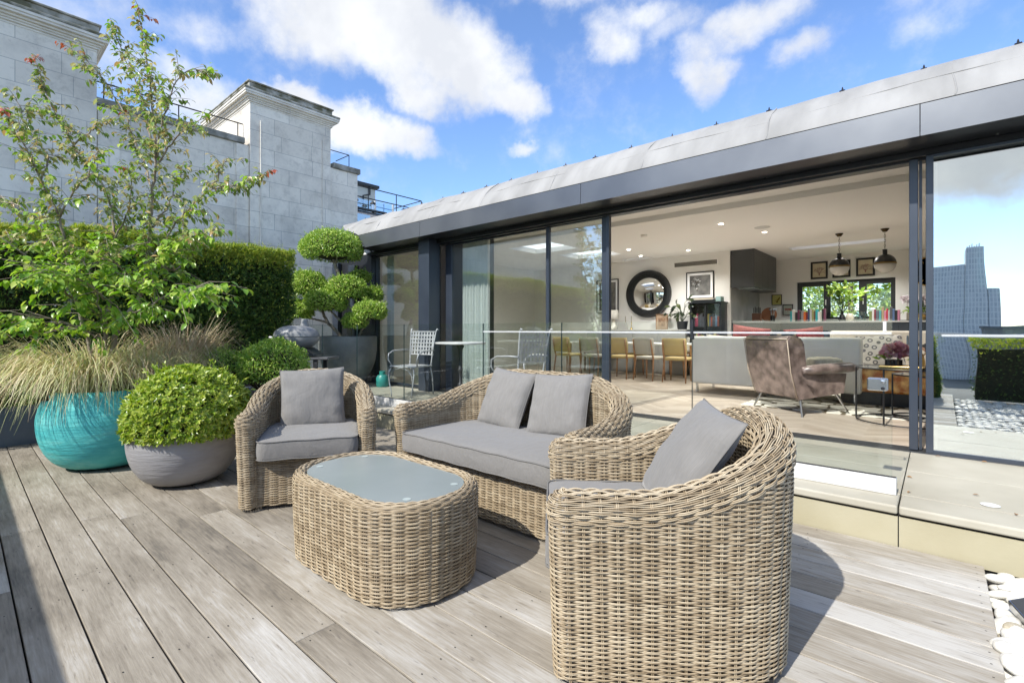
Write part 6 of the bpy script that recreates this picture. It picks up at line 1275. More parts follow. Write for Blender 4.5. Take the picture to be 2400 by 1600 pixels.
# rug with branching lines
def rug():
    m, nt, b = new_mat('branch_pattern_rug'); N = nt.nodes; L = nt.links; tc = N.new('ShaderNodeTexCoord')
    n = N.new('ShaderNodeTexNoise'); n.inputs['Scale'].default_value = 2.2; L.new(tc.outputs['Object'], n.inputs['Vector'])
    ad = N.new('ShaderNodeMix'); ad.data_type = 'VECTOR'; ad.inputs[0].default_value = 0.28; L.new(tc.outputs['Object'], ad.inputs[4]); L.new(n.outputs['Color'], ad.inputs[5])
    v = N.new('ShaderNodeTexVoronoi'); v.feature = 'DISTANCE_TO_EDGE'; v.inputs['Scale'].default_value = 3.1; L.new(ad.outputs[1], v.inputs['Vector'])
    cr = N.new('ShaderNodeValToRGB'); e = cr.color_ramp.elements; e[0].position = 0.035; e[0].color = (0.11, 0.09, 0.055, 1); e[1].position = 0.05; e[1].color = (0.72, 0.69, 0.60, 1); L.new(v.outputs['Distance'], cr.inputs[0]); L.new(cr.outputs[0], b.inputs['Base Color']); b.inputs['Roughness'].default_value = 1
    o = obj('rug', MB().box(-2.05, 1.4, 7.14, 10.0, FL + .001, FL + 0.012, r=0.003), m); tag(o, 'ivory rug with dark branching lines under the indoor seating', 'rug')
rug()

def amber_cabinet():
    t = thing('low_amber_table', 'long low coffee table faced with bright amber crackled resin on a dark plinth', 'table')
    am = mat('amber_resin', (0.50, 0.14, 0.02), (0.95, 0.58, 0.18), 9, rough=0.25, bump=0.8, bscale=16, detail=7, lo=0.38, hi=0.62)  # glow of the front put into the bright amber colour, no emission
    obj('resin_block', MB().box(-1.05, 0.95, 8.2, 9.0, 0.425, 0.745, r=0.02), am, t); obj('plinth', MB().box(-1.03, 0.93, 8.22, 8.98, FL + .013, 0.424), M['black'], t); obj('top_slab', MB().box(-1.06, 0.96, 8.19, 9.01, 0.746, 0.765, r=0.004), mat('smoked_glass', (0.05, 0.05, 0.05), None, rough=0.1), t)
amber_cabinet()

def side_tables():
    for (cx, cy, r_, h, lab) in ((-0.28, 6.98, 0.44, 0.60, 'larger round black framed side table with glass top and brass tray by the door'), (-0.05, 7.42, 0.36, 0.50, 'smaller round black framed side table nested behind the larger one')):
        t = thing('side_table', lab, 'table', (cx, cy, FL + .012), 0, 'nested round side tables'); an = np.linspace(0, 2 * PI, 48, endpoint=False)
        for nm, z in (('rim', h), ('base_ring', 0.008)): obj(nm, MB().tube(np.stack([r_ * np.cos(an), r_ * np.sin(an), np.full(48, z)], 1), 0.008, n=6, closed=True), M['black'], t, smooth='all')
        for a in (3.3, 4.35, 5.6, 0.9): obj('leg', MB().tube([(r_ * math.cos(a), r_ * math.sin(a), 0.008), (r_ * math.cos(a), r_ * math.sin(a), h)], 0.009, n=8), M['black'], t)
        obj('table_top', MB().lathe([(0.001, h - .004), (r_ - .01, h - .004), (r_ - .01, h + .004), (0.001, h + .004)], 40), mat('smoked_table_glass', (0.06, 0.065, 0.065), None, rough=0.06), t)
    tp = FL + .012 + .60 + .005
    t = tag(obj('tray', MB().box(-0.50, 0.02, 6.80, 6.98, tp, tp + 0.022, r=0.009, seg=2), M['brass'], None, smooth=True), 'long shiny brass tray on the larger round side table', 'tray')
    v = thing('flower_vase', 'dusty pink peony in a ribbed black bowl on the brass tray side table', 'flowers', (-0.38, 7.10, tp)); g = np.random.default_rng(5)
    rib = MB(); n = 48; th = np.linspace(0, 2 * PI, n, endpoint=False); rr = 0.075 + 0.006 * (np.arange(n) % 2); V = np.concatenate([np.stack([rr * np.cos(th), rr * np.sin(th), np.full(n, z)], 1) for z in (0, 0.08)]); rib.add(V, [[i, (i + 1) % n, n + (i + 1) % n, n + i] for i in range(n)], None, 0, [list(range(n))[::-1], list(range(n, 2 * n))]); obj('vase', rib, M['black'], v)
    fm = MB(); ellipsoid_leaves(fm, (0.02, 0, 0.165), (0.105, 0.10, 0.075), 260, 0.06, 0.055, 6, shell=0.7, under=0.5, jitter=0.6); obj('petals', fm, leaf_mat('pink_petal', [(0.42, 0.14, 0.18), (0.62, 0.30, 0.33), (0.75, 0.50, 0.48)], trans=0.2), v)
    lf_ = MB(); P = g.normal(size=(14, 3)) * [.07, .07, .02] + [0, 0, .10]; add_leaves(lf_, P, P * [1, 1, 0] + [0, 0, .04], g.normal(size=(14, 3)) + [0, 0, 1], 0.09, 0.04); obj('leaves', lf_, M['box'], v)
    c = thing('candle_holder', 'brass candle holder with three grey blue candles beside the peony', 'candle holder', (-0.20, 8.35, 0.766))
    obj('pot', MB().lathe([(0.001, 0), (0.085, 0), (0.08, 0.10), (0.06, 0.19), (0.035, 0.22), (0.045, 0.25), (0, 0.25)], 28), M['brass'], c, smooth=True)
    for x, y, h in ((0, 0, 0.40), (-0.1, 0, 0.33), (0.11, 0.02, 0.34)):
        k = obj('candle', MB().lathe([(0.001, h - .08), (0.013, h - .08), (0.012, h + 0.10), (0, h + 0.105)], 14, (x, y, 0)), mat('candle_wax', (0.30, 0.37, 0.42), None, rough=0.6), c, smooth=True); obj('cup', MB().lathe([(0.001, h - .11), (0.03, h - .10), (0.02, h - .07), (0, h - .07)], 14, (x, y, 0)), M['brass'], k)
    for s in (-1, 1): obj('arm', MB().tube([(0, 0, 0.2), (s * 0.06, 0, 0.17), (s * 0.10, 0.01, 0.23)], 0.008, n=8), M['brass'], c, smooth='all')
    b = tag(obj('coffee_book', MB().box(0.05, 0.38, 8.30, 8.55, 0.766, 0.80), mat('grey_cover', (0.25, 0.22, 0.2), None, rough=0.5)), 'grey book lying on the amber coffee table', 'book')
side_tables()

# ------------------------------------------------------------------ back wall of the room
def framed(name, label, x0, x1, z0, z1, y, fcol, fw, art, mount=None, cat='picture', group=None):
    t = thing(name, label, cat, ((x0 + x1) / 2, y, (z0 + z1) / 2), 0, group); w_, h = x1 - x0, z1 - z0
    f = MB(); d = 0.03
    f.box(-w_ / 2, w_ / 2, -d, 0, h / 2 - fw, h / 2); f.box(-w_ / 2, w_ / 2, -d, 0, -h / 2, -h / 2 + fw); f.box(-w_ / 2, -w_ / 2 + fw, -d + .0005, 0, -h / 2 + fw, h / 2 - fw); f.box(w_ / 2 - fw, w_ / 2, -d + .0005, 0, -h / 2 + fw, h / 2 - fw)
    obj('frame', f, fcol, t); obj('mount', MB().box(-w_ / 2 + fw, w_ / 2 - fw, -0.012, -0.004, -h / 2 + fw, h / 2 - fw), mount or M['film'], t); art(t, w_ - 2 * fw, h - 2 * fw); return t
def flat_blade(mb, a, b, w0, w1, y=-0.0135):
    a = np.array(a); b = np.array(b); d = unit(b - a); n = np.array([-d[1], d[0]]); p = [a - n * w0, b - n * w1, b + n * w1, a + n * w0]; mb.add([(q[0], y, q[1]) for q in p] + [(q[0], y + .001, q[1]) for q in p], [[0, 1, 2, 3], [7, 6, 5, 4], [0, 4, 5, 1], [2, 6, 7, 3]])
def coral_art(seed):
    def art(t, w_, h):
        g = random.Random(seed); mb = MB()
        def grow(p, a, l, wd, k):
            q = (p[0] + l * math.cos(a), p[1] + l * math.sin(a)); flat_blade(mb, p, q, wd, wd * .7)
            if k: [grow(q, a + s * g.uniform(.15, .65), l * g.uniform(.68, .9), wd * .72, k - 1) for s in ((-1, 1) if g.random() < .85 else (0.4,))]
        for s in (-.75, -.25, .3, .8): grow((0, -h * .26), PI / 2 - s, h * .13, 0.006, 5)
        flat_blade(mb, (0, -h * .36), (0, -h * .24), .012, .009); obj('print', mb, mat('coral_ink', (0.28, 0.12, 0.12), None, rough=0.9), t)
    return art
def rooms_art():
    blk = M['black']; aged = mat('aged_paper', (0.60, 0.52, 0.36), (0.68, 0.60, 0.44), 6, rough=0.9); y = KY - 0.002
    framed('framed_print', 'coral print in black frame, leftmost of the row over the kitchen window', -2.313, -1.965, 2.492, 2.905, y, blk, 0.04, coral_art(1), aged, group='coral prints above the kitchen window')
    framed('framed_print', 'coral print half hidden behind the left pendant lamp', -1.871, -1.519, 2.50, 2.90, y, blk, 0.04, coral_art(2), aged, group='coral prints above the kitchen window')
    framed('framed_print', 'coral print in black frame between the two pendant lamps', -1.412, -1.062, 2.50, 2.91, y, blk, 0.04, coral_art(3), aged, group='coral prints above the kitchen window')
    def bfly(t, w_, h):
        mb = MB()
        for pts in ([(-.07, -.02), (.0, .0), (.075, .085), (.06, .0), (.02, -.03), (0, -.01)], [(-.03, -.03), (0.0, -.075), (.03, -.06), (.035, -.03)]): mb.prism([(a, b_) for a, b_ in pts], 'y', -0.0135, -0.0125)
        obj('print', mb, mat('butterfly_ink', (0.02, 0.018, 0.01), (0.3, 0.22, 0.03), 40, rough=0.9), t)
    framed('framed_print', 'small framed butterfly on yellow ground beside the extractor hood', -3.17, -2.94, 1.895, 2.16, y, blk, 0.014, bfly, mat('yellow_paper', (0.50, 0.47, 0.16), None, rough=0.9))
    def dfly(t, w_, h):
        mb = MB(); flat_blade(mb, (0, -.06), (0, .03), .003, .006)
        for s in (-1, 1): flat_blade(mb, (0, .018), (s * .075, .03), .006, .012); flat_blade(mb, (0, .01), (s * .07, -.012), .006, .012)
        obj('print', mb, mat('dragonfly_ink', (0.30, 0.05, 0.04), None, rough=0.9), t)
    framed('framed_print', 'small framed red dragonfly left of the kitchen window', -2.919, -2.693, 1.635, 1.905, y, blk, 0.016, dfly, mat('grey_paper', (0.42, 0.45, 0.38), None, rough=0.9))
    def photo(seed, figure):
        def art(t, w_, h):
            g = np.random.default_rng(seed); obj('photograph', MB().box(-w_ / 2 + .06, w_ / 2 - .06, -0.0165, -0.0125, -h / 2 + .06, h / 2 - .06), mat('grey_photo', (0.05, 0.05, 0.05), (0.22, 0.22, 0.21), 4, rough=0.35), t)
            b = MB()
            if figure: ellipsoid_leaves(b, (-0.06, -0.019, -.05), (0.13, 0.001, 0.24), 160, 0.10, 0.045, seed, shell=.9, under=1); 
            else: ellipsoid_leaves(b, (-0.10, -0.019, .03), (0.09, 0.001, 0.12), 70, 0.08, 0.04, seed, shell=.9, under=1)
            obj('photo_subject', b, M['black'] if figure else mat('photo_light', (0.38, 0.38, 0.37), None), t)
        return art
    yw = WY - 0.002
    framed('framed_photograph', 'framed grey photograph hanging right of the round mirror', -4.438, -3.806, 1.99, 2.609, yw, blk, 0.02, photo(3, False))
    framed('framed_photograph', 'framed grey photograph with dark figure, partly hidden left of the round mirror', -6.86, -6.215, 1.707, 2.591, yw, blk, 0.02, photo(4, True))
    framed('framed_photograph', 'small picture in thin brown frame leaning behind the dark potted plant', -5.134, -4.84, 1.283, 1.65, 11.18, mat('brown_frame', (0.25, 0.14, 0.07), None), 0.012, lambda t, w_, h: obj('print', MB().box(-w_ / 2 + .05, w_ / 2 - .05, -0.0165, -0.0125, -h / 2 + .07, h / 2 - .08), mat('sepia_print', (0.10, 0.05, 0.03), (0.45, 0.28, 0.16), 8), t), mat('tan_paper', (0.42, 0.30, 0.2), None))
    framed('framed_photograph', 'pale picture in thin black frame behind the orchids at the right', -0.43, 0.15, 1.50, 1.97, y, blk, 0.018, lambda t, w_, h: obj('print', MB().box(-w_ / 2 + .04, w_ / 2 - .04, -0.0165, -0.0125, -h / 2 + .04, h / 2 - .04), mat('misty_print', (0.30, 0.38, 0.40), (0.45, 0.5, 0.5), 3), t))
    # round mirror
    t = thing('round_mirror', 'large round convex mirror in a deep black stepped frame on the back wall', 'mirror', (-5.385, WY - .002, 2.159))
    pr = [(0.415, 0.03), (0.425, 0.05), (0.45, 0.055), (0.455, 0.075), (0.485, 0.08), (0.49, 0.10), (0.53, 0.105), (0.575, 0.085), (0.586, 0.05), (0.586, 0.0)]
    mb = MB().lathe([(r_, -z) for r_, z in pr], 96); o = obj('frame', mb, mat('black_lacquer', (0.014, 0.016, 0.017), None, rough=0.35), t, smooth=True); o.rotation_euler.x = R(-90)
    rr = 1.3; pr = [(r_, 0.028 + math.sqrt(rr * rr - r_ * r_) - math.sqrt(rr * rr - .42 ** 2)) for r_ in np.linspace(0.4199, 0.001, 16)]
    o = obj('mirror_glass', MB().lathe([(a, -z) for a, z in pr], 64), mat('mirror', (0.85, 0.87, 0.86), None, rough=0.01, metal=1), t, smooth='all'); o.rotation_euler.x = R(-90)
    # clock
    t = thing('wall_clock', 'round dark wall clock with brass rim at the right edge of the doorway', 'clock', (-0.128, KY - .002, 2.52))
    an = np.linspace(0, 2 * PI, 64, endpoint=False); obj('rim', MB().tube(np.stack([.30 * np.cos(an), np.full(64, -.02), .30 * np.sin(an)], 1), 0.014, n=8, closed=True), M['brass'], t, smooth='all'); o = obj('dial', MB().lathe([(0.001, 0.012), (0.295, 0.012)], 48), mat('dial_grey', (0.06, 0.06, 0.055), None, rough=0.5), t); o.rotation_euler.x = R(90)
    mk = MB()
    for k in range(12): a = k * PI / 6; flat_blade(mk, (.2 * math.cos(a), .2 * math.sin(a)), (.27 * math.cos(a), .27 * math.sin(a)), .004, .004, -.016)
    obj('hour_marks', mk, M['brass'], t)
    # ventilation grille
    t = thing('air_vent', 'long white ceiling height air grille on the back wall', 'vent', (-4.235, WY - .001, 2.81))
    f = MB(); f.box(-0.53, 0.53, -0.016, 0, 0.05, 0.075); f.box(-0.53, 0.53, -0.016, 0, -0.075, -0.05); f.box(-0.53, -0.495, -0.0155, 0, -0.05, 0.05); f.box(0.495, 0.53, -0.0155, 0, -0.05, 0.05); obj('frame', f, M['wallpaint'], t)
    obj('backing', MB().box(-.495, .495, -.003, 0, -.05, .05), mat('vent_dark', (0.05, 0.05, 0.055), None), t); f = MB(); [f.box(-.49 + i * .0245, -.49 + i * .0245 + .007, -.012, -.004, -.05, .05) for i in range(40)]; obj('louvres', f, mat('vent_slats', (0.4, 0.37, 0.3), None), t)
rooms_art()

def back_room():
    bk = mat('black_cabinet', (0.012, 0.014, 0.016), None, rough=0.35)
    t = thing('sideboard', 'long low grey sideboard along the back wall carrying lamp, candlesticks and plant', 'sideboard'); obj('carcass', MB().box(-6.9, -4.28, 10.86, 11.29, FL, 1.25, r=.004), mat('grey_lacquer', (0.30, 0.30, 0.29), None, rough=0.4), t); obj('top', MB().box(-6.92, -4.26, 10.84, 11.295, 1.2505, 1.28, r=.004), mat('sideboard_top', (0.42, 0.41, 0.39), None, rough=0.3), t)
    for k in range(4): obj('door', MB().box(-6.88 + k * .65, -6.88 + k * .65 + .64, 10.845, 10.858, FL + .04, 1.23), mat('grey_door', (0.33, 0.33, 0.32), None, rough=0.4), t)
    t = thing('glazed_bookcase', 'black bookcase with glazed doors under the framed photograph', 'bookcase', (-3.845, 11.06, FL))
    obj('cabinet', MB().box(-0.34, 0.34, 0.12, 0.23, 0, 1.62), bk, t); f = MB(); f.box(-0.34, -0.30, -0.22, 0.12, 0, 1.62); f.box(0.30, 0.34, -0.22, 0.12, 0, 1.62); f.box(-0.30, 0.30, -0.22, 0.12, 0, 0.05); f.box(-0.018, 0.018, -0.22, -0.19, 0.05, 1.58); obj('side_panels', f, bk, t); obj('cornice', MB().box(-0.37, 0.36, -0.25, 0.23, 1.6205, 1.65), bk, t)
    for z in (0.5, 0.92, 1.34): obj('shelf', MB().box(-0.299, 0.299, -0.18, 0.119, z - .25, z - .23), bk, t)
    for x in (-.3, .018): obj('glass_door', MB().box(x, x + .282, -0.205, -0.20, 0.05, 1.6), M['balglass'], t)
    r = random.Random(4); cols = [(.45, .06, .12), (.5, .12, .2), (.1, .2, .15), (.6, .58, .5), (.08, .08, .1), (.5, .4, .12), (.12, .2, .3), (.3, .08, .05)]; nn = 0
    names = ['crimson', 'rose red', 'dark green', 'cream', 'black', 'ochre', 'navy', 'brick red']
    for z, zn in ((1.11, 'top'), (0.69, 'middle')):
        x = -0.29
        while x < 0.25:
            wd = r.uniform(.025, .045); h = r.uniform(.2, .29); k = r.randrange(8); b = thing('book', '', 'book', (-3.845 + x + wd / 2, 10.98, FL + z), 0, 'books in the black glazed bookcase'); 
            b['label'] = '%s book on the %s shelf of the black bookcase, %s from its left' % (names[k], zn, ['first', 'second', 'third', 'fourth', 'fifth', 'sixth', 'seventh', 'eighth', 'ninth', 'tenth', 'eleventh', 'twelfth', 'thirteenth', 'fourteenth', 'fifteenth', 'sixteenth', 'seventeenth'][min(16, nn)])
            obj('cover', MB().box(-wd / 2, wd / 2, -.06, .08, 0, h), mat('book_cloth', cols[k], None, rough=0.7), b); x += wd + .003; nn += 1
            if x > -.05 and x < .02: x = .025
        nn = 0
    zt = FL + 1.652
    tag(obj('box', MB().box(-4.16, -3.67, 10.9, 11.2, zt, zt + .05, r=.004), bk), 'flat black box lying on top of the bookcase', 'box'); tag(obj('book', MB().box(-4.12, -3.70, 10.92, 11.18, zt + .052, zt + .085), mat('beige_cover', (.5, .45, .35), None)), 'beige book on the flat black box above the bookcase', 'book'); tag(obj('box', MB().box(-3.64, -3.53, 10.9, 11.1, zt, zt + .11, r=.004), mat('mint_box', (.28, .42, .40), None)), 'small mint green box at the right end of the bookcase top', 'box')
    # lamp
    t = thing('table_lamp', 'white ceramic table lamp with drum shade at the left of the sideboard', 'lamp', (-6.2, 11.0, 1.281)); obj('base', MB().lathe([(0.001, 0), (0.12, 0), (0.115, 0.04), (0.05, 0.16), (0.03, 0.26), (0, 0.26)], 28), mat('white_ceramic', (.75, .72, .62), None, rough=.3), t, smooth='all'); obj('lamp_shade', MB().lathe([(0.13, 0.26), (0.12, 0.49)], 28), mat('lamp_linen', (.8, .78, .7), None, rough=.9), t, smooth='all')
    for i, x in enumerate((-5.86, -5.70)):
        t = thing('candlestick', ('left', 'right')[i] + ' hand one of two slim brass candlesticks on the sideboard', 'candlestick', (x, 11.0, 1.281), group='brass candlesticks on the sideboard'); obj('stem', MB().lathe([(0.001, 0), (0.04, 0), (0.035, .02), (0.01, .05), (0.009, .16), (0.02, .18), (0, .18)], 16), M['brass'], t, smooth=True); obj('candle', MB().lathe([(0.001, .18), (0.009, .18), (0.008, .33), (0, .33)], 10), mat('dark_wax', (.2, .17, .1), None), t)
    tag(obj('decor_block', MB().prism([(-0.13, 0), (0.13, 0), (0.09, 0.17), (-0.09, 0.17)], 'y', -.05, .05), mat('grey_marble', (.35, .34, .33), None, rough=.4), None, loc=(-5.90, 10.92, 1.281)), 'grey tapered block ornament in front of the candlesticks', 'ornament')
    # potted plant
    t = thing('potted_plant', 'dark leaved plant in a black pot on the sideboard beside the bookcase', 'plant', (-4.42, 11.0, 1.281)); obj('pot', MB().lathe([(0.001, 0), (0.10, 0), (0.125, 0.19), (0.115, 0.19), (0.1, .16), (0, .16)], 24), bk, t, smooth=True); st = MB(); lv = MB(); g = np.random.default_rng(8)
    for k in range(22):
        a = g.uniform(0, 6.28); r_ = g.uniform(.12, .42); h = g.uniform(.12, .55) * (1.2 - r_); e = np.array([math.cos(a) * r_, math.sin(a) * r_ * .5, .19 + h * .9]); st.tube([(0, 0, .17), (e[0] * .4, e[1] * .4, .17 + h * .8), e], .004, n=5, caps=False)
        for q in range(2): add_leaves(lv, e[None], (e * [1, 1, 0] + g.normal(size=3) * .1 + [0, 0, -.05])[None], np.array([[g.normal() * .5, -.8, .8]]), np.array([.17]), np.array([.09]), LEAF9)
    obj('stems', st, mat('dark_stem', (.04, .06, .03), None), t); obj('leaves', lv, leaf_mat('dark_leaf', [(.01, .025, .012), (.03, .05, .02), (.07, .09, .03)], rough=.3, trans=.1), t, smooth='all')
    # dining table + chairs
    t = thing('dining_table', 'long white topped dining table deep in the room behind the balustrade', 'table'); obj('table_top', MB().box(-6.9, -3.55, 9.72, 10.55, 0.955, 0.99, r=.006), mat('white_top', (.72, .72, .70), (.8, .8, .78), 3, rough=.25), t)
    for x in (-6.7, -3.75):
        for y in (9.8, 10.45): obj('leg', MB().tube([(x, y, .955), (x, y, FL)], [.035, .022], n=8), mat('oak_leg', (.42, .25, .12), None, rough=.5), t)
    def dchair(loc, rz, lab, c, first=[None, {}]):
        t = thing('dining_chair', lab, 'chair', loc, rz, 'dining chairs round the white table'); k = str(c)
        if k not in first[1]:
            wood = mat('walnut_frame', (.30, .15, .07), (.42, .23, .11), 8, rough=.45); up = mat('chair_upholstery', c, None, rough=.8); sm = MB().box(-.23, .23, -.22, .22, .43, .49, r=.025, seg=2).mesh('seat'); sm.materials.append(up)
            b = bmesh.new(); bmesh.ops.create_grid(b, x_segments=8, y_segments=6, size=1)
            for v in b.verts: x, z = v.co.x, v.co.y; v.co = (x * .23 * (1 + .06 * (1 - z * z)), .22 + .03 * z - .04 * x * x + .04, .70 + z * .17)
            r2 = bmesh.ops.extrude_face_region(b, geom=list(b.faces)); [setattr(v, 'co', v.co + Vector((0, .03, 0))) for v in r2['geom'] if isinstance(v, bmesh.types.BMVert)]; bmesh.ops.recalc_face_normals(b, faces=b.faces)
            bmz = MB().bm(b).mesh('backrest'); bmz.materials.append(up); lg = []
            for s in (-1, 1): lg.append(MB().tube([(s * .2, -.19, .44), (s * .22, -.21, 0)], [.02, .013], n=8).mesh('leg')); lg.append(MB().tube([(s * .21, .30, .84), (s * .215, .25, .6), (s * .21, .2, .44), (s * .23, .26, 0)], [.013, .018, .02, .013], n=8).mesh('leg'))
            for l_ in lg: l_.materials.append(wood)
            first[1][k] = (sm, bmz, lg)
        sm, bmz, lg = first[1][k]
        for nm, me in [('seat', sm), ('backrest', bmz)] + [('leg', l_) for l_ in lg]: o = bpy.data.objects.new(nm, me); col.objects.link(o); o.parent = t
    yel = (.50, .38, .17); gry = (.48, .45, .38)
    for i, (x, c, w1) in enumerate(((-6.55, yel, 'farthest left'), (-5.85, gry, 'second from the left'), (-5.15, yel, 'in the middle'), (-4.5, gry, 'second from the right'), (-3.9, yel, 'nearest the white sofa'))):
        dchair((x, 9.50, FL), R(180) + R((-6, 5, 3, -8, 4)[i]), '%s dining chair on the near side of the white table, %s' % ('mustard' if c is yel else 'grey', w1), c)
    for i, (x, c, w1) in enumerate(((-6.2, gry, 'left'), (-5.3, yel, 'middle'), (-4.4, gry, 'right'))): dchair((x, 10.62, FL), R((4, -3, 6)[i]), '%s dining chair behind the white table, %s one of three' % ('mustard' if c is yel else 'grey', w1), c)
back_room()

def kitchen():
    dk = mat('dark_kitchen_lacquer', (.045, .048, .05), (.055, .058, .06), 2, rough=.4)
    t = thing('extractor_hood', 'charcoal wall cupboards with built in extractor hood hanging at the kitchen corner', 'cupboard'); mb = MB(); mb.prism([(-3.449, 11.28), (-2.96, 11.28), (-2.96, 13.15), (-3.0, 13.35), (-3.12, 13.5), (-3.449, 13.55)], 'z', 2.205, CEIL - .002); obj('carcass', mb, dk, t)
    for y in (11.9, 12.4, 12.85): obj('door_gap', MB().box(-2.9595, -2.958, y - .003, y + .003, 2.21, 3.0), M['black'], t)
    obj('hood_filter', MB().box(-3.35, -3.02, 11.5, 12.3, 2.185, 2.204, r=.003), M['steel'], t)
    tag(obj('splashback', MB().box(-3.449, -3.44, 11.3, 13.6, 1.46, 2.2), mat('grey_glass', (.30, .32, .31), (.36, .38, .37), 3, rough=.1)), 'pale grey glass splashback below the charcoal extractor cupboards', 'splashback')
    t = thing('kitchen_counter', 'long kitchen counter with dark navy fronts under the window, carrying books and plants', 'counter'); obj('top', MB().box(-3.43, 3.15, 12.95, KY - .001, 1.43, 1.468, r=.004), mat('counter_stone', (.42, .43, .42), (.5, .5, .49), 6, rough=.25), t); obj('fronts', MB().box(-3.43, 3.15, 13.0, 13.6, FL, 1.429), mat('navy_fronts', (.05, .065, .085), None, rough=.35), t)
    for k in range(10): obj('front_gap', MB().box(-3.1 + k * .62, -3.095 + k * .62, 12.996, 12.999, FL + .1, 1.36), M['black'], t)
    z0 = 1.4685; r = random.Random(9)
    def books(x, x1, side, cols):
        k = 0; ords = ['first', 'second', 'third', 'fourth', 'fifth', 'sixth', 'seventh', 'eighth', 'ninth', 'tenth', 'eleventh', 'twelfth', 'thirteenth', 'fourteenth', 'fifteenth', 'sixteenth', 'seventeenth', 'eighteenth', 'nineteenth', 'twentieth']
        while x < x1 and k < 20:
            nm, c = cols[k % len(cols)]; wd = r.uniform(.026, .05); h = r.uniform(.21, .30); o = thing('book', '%s book, %s from the left in the %s row on the counter' % (nm, ords[k], side), 'book', (x + wd / 2, 13.14, z0), 0, 'books on the kitchen counter')
            obj('cover', MB().box(-wd / 2, wd / 2, -.08, .08, 0, h, r=.002), mat('book_cover', c, None, rough=.5), o); obj('pages', MB().box(-wd / 2 + .004, wd / 2 - .004, -.07, .07, h + .0005, h + .002), M['film'], o); x += wd + .004; k += 1
    books(-2.64, -1.93, 'left', [('teal', (.03, .35, .38)), ('white', (.7, .7, .68)), ('ivory', (.6, .58, .5)), ('black', (.03, .03, .03)), ('plum', (.16, .04, .08)), ('charcoal', (.06, .06, .07)), ('grey', (.3, .3, .3)), ('orange', (.6, .14, .03)), ('maroon', (.2, .03, .03)), ('dark blue', (.04, .06, .14)), ('pale grey', (.5, .5, .48)), ('olive', (.3, .3, .12)), ('brown', (.15, .09, .05))])
    books(-1.12, -0.62, 'right', [('olive green', (.2, .25, .08)), ('white', (.65, .65, .62)), ('wine red', (.25, .05, .07)), ('slate', (.12, .14, .17)), ('turquoise', (.1, .35, .36)), ('tan', (.4, .3, .18)), ('pink', (.6, .25, .35)), ('scarlet', (.5, .05, .07)), ('silver grey', (.45, .46, .48)), ('dark grey', (.1, .1, .11)), ('blue', (.1, .16, .3)), ('black', (.02, .02, .025)), ('rose', (.5, .2, .3))])
    # plant between the rows
    t = thing('leafy_bouquet', 'big leafy green branches in a dark glass vase before the kitchen window', 'plant', (-1.62, 13.15, z0)); obj('vase', MB().lathe([(0.001, 0), (.06, 0), (.075, .05), (.05, .12), (.03, .16), (.034, .2), (0, .2)], 20), M['black'], t, smooth=True); st = MB(); lv = MB(); g = np.random.default_rng(12)
    for k in range(15):
        a = g.uniform(0, 6.28); r_ = g.uniform(.1, .42); e = np.array([math.cos(a) * r_, math.sin(a) * r_ * .35, .2 + g.uniform(.25, .58)]); st.tube([(0, 0, .15), (e[0] * .35, e[1] * .35, .35), e], .005, n=5, caps=False)
        for q in range(9): add_leaves(lv, (e - [0, 0, 0.0] + g.normal(size=3) * .05)[None], (e * [1, 1, .1] + g.normal(size=3) * .25)[None], np.array([[g.normal() * .6, -1, .7]]), np.array([.13]), np.array([.075]))
    obj('stems', st, mat('green_stem', (.05, .09, .03), None), t); obj('leaves', lv, M['box'], t)
    tag(obj('vase', MB().lathe([(0.001, 0), (.07, 0), (.085, .07), (.06, .15), (.04, .17), (0, .17)], 24, (-1.47, 13.1, z0)), mat('cream_glaze', (.6, .56, .45), None, rough=.4), None, smooth=True), 'cream ceramic vase right of the leafy branches', 'vase')
    tag(obj('vase', MB().lathe([(0.001, 0), (.08, 0), (.10, .09), (.08, .17), (.07, .2), (0, .2)], 24, (-1.27, 13.1, z0)), glass_mat('vase_glass', (.7, .85, .85), 1.5, .12), None, smooth=True), 'clear glass jar left of the right hand row of books', 'vase')
    t = thing('orchid_planter', 'white and lilac orchids in a long wooden box at the right of the counter', 'plant', (-0.27, 13.1, z0)); obj('box', MB().box(-.22, .22, -.07, .07, 0.01, .16, r=.004), mat('grey_wood', (.28, .25, .2), None), t); lv = MB(); ellipsoid_leaves(lv, (0, 0, .2), (.26, .1, .09), 120, .12, .04, 5, shell=.6, under=.2); obj('leaves', lv, M['box'], t)
    st = MB(); g = np.random.default_rng(2); fl = MB()
    for k in range(26): e = np.array([g.uniform(-.33, .30), g.uniform(-.08, .08), g.uniform(.32, .52)]); st.tube([(e[0] * .4, 0, .16), (e[0] * .7, 0, .4), e], .003, n=4, caps=False); ellipsoid_leaves(fl, e, (.045, .03, .045), 16, .045, .035, 50 + k, shell=.8, under=1)
    obj('stems', st, M['twigs'], t); obj('flowers', fl, leaf_mat('orchid_petal', [(.55, .42, .5), (.72, .65, .68), (.8, .78, .78)], trans=.2), t)
    tag(obj('shell_ornament', MB().lathe([(0.001, 0), (.14, 0.0), (.13, .05), (.08, .10), (0, .125)], 26, (-.27, 12.99, z0 + .012), sy=.2), M['brass'], None), 'ribbed golden shell ornament in front of the orchid box', 'ornament')
    tag(obj('tray', MB().box(-.6, .2, 12.96, 13.2, z0, z0 + .01), M['black']), 'thin black tray under the orchid box', 'tray')
    # knives, board, utensils
    t = thing('knife_block', 'wooden block with upright black handled knives by the splashback', 'knife block', (-3.22, 12.4, 1.46)); obj('block', MB().box(-.07, .12, -.06, .06, 0, .2, r=.005), mat('walnut', (.16, .07, .035), None, rough=.5), t)
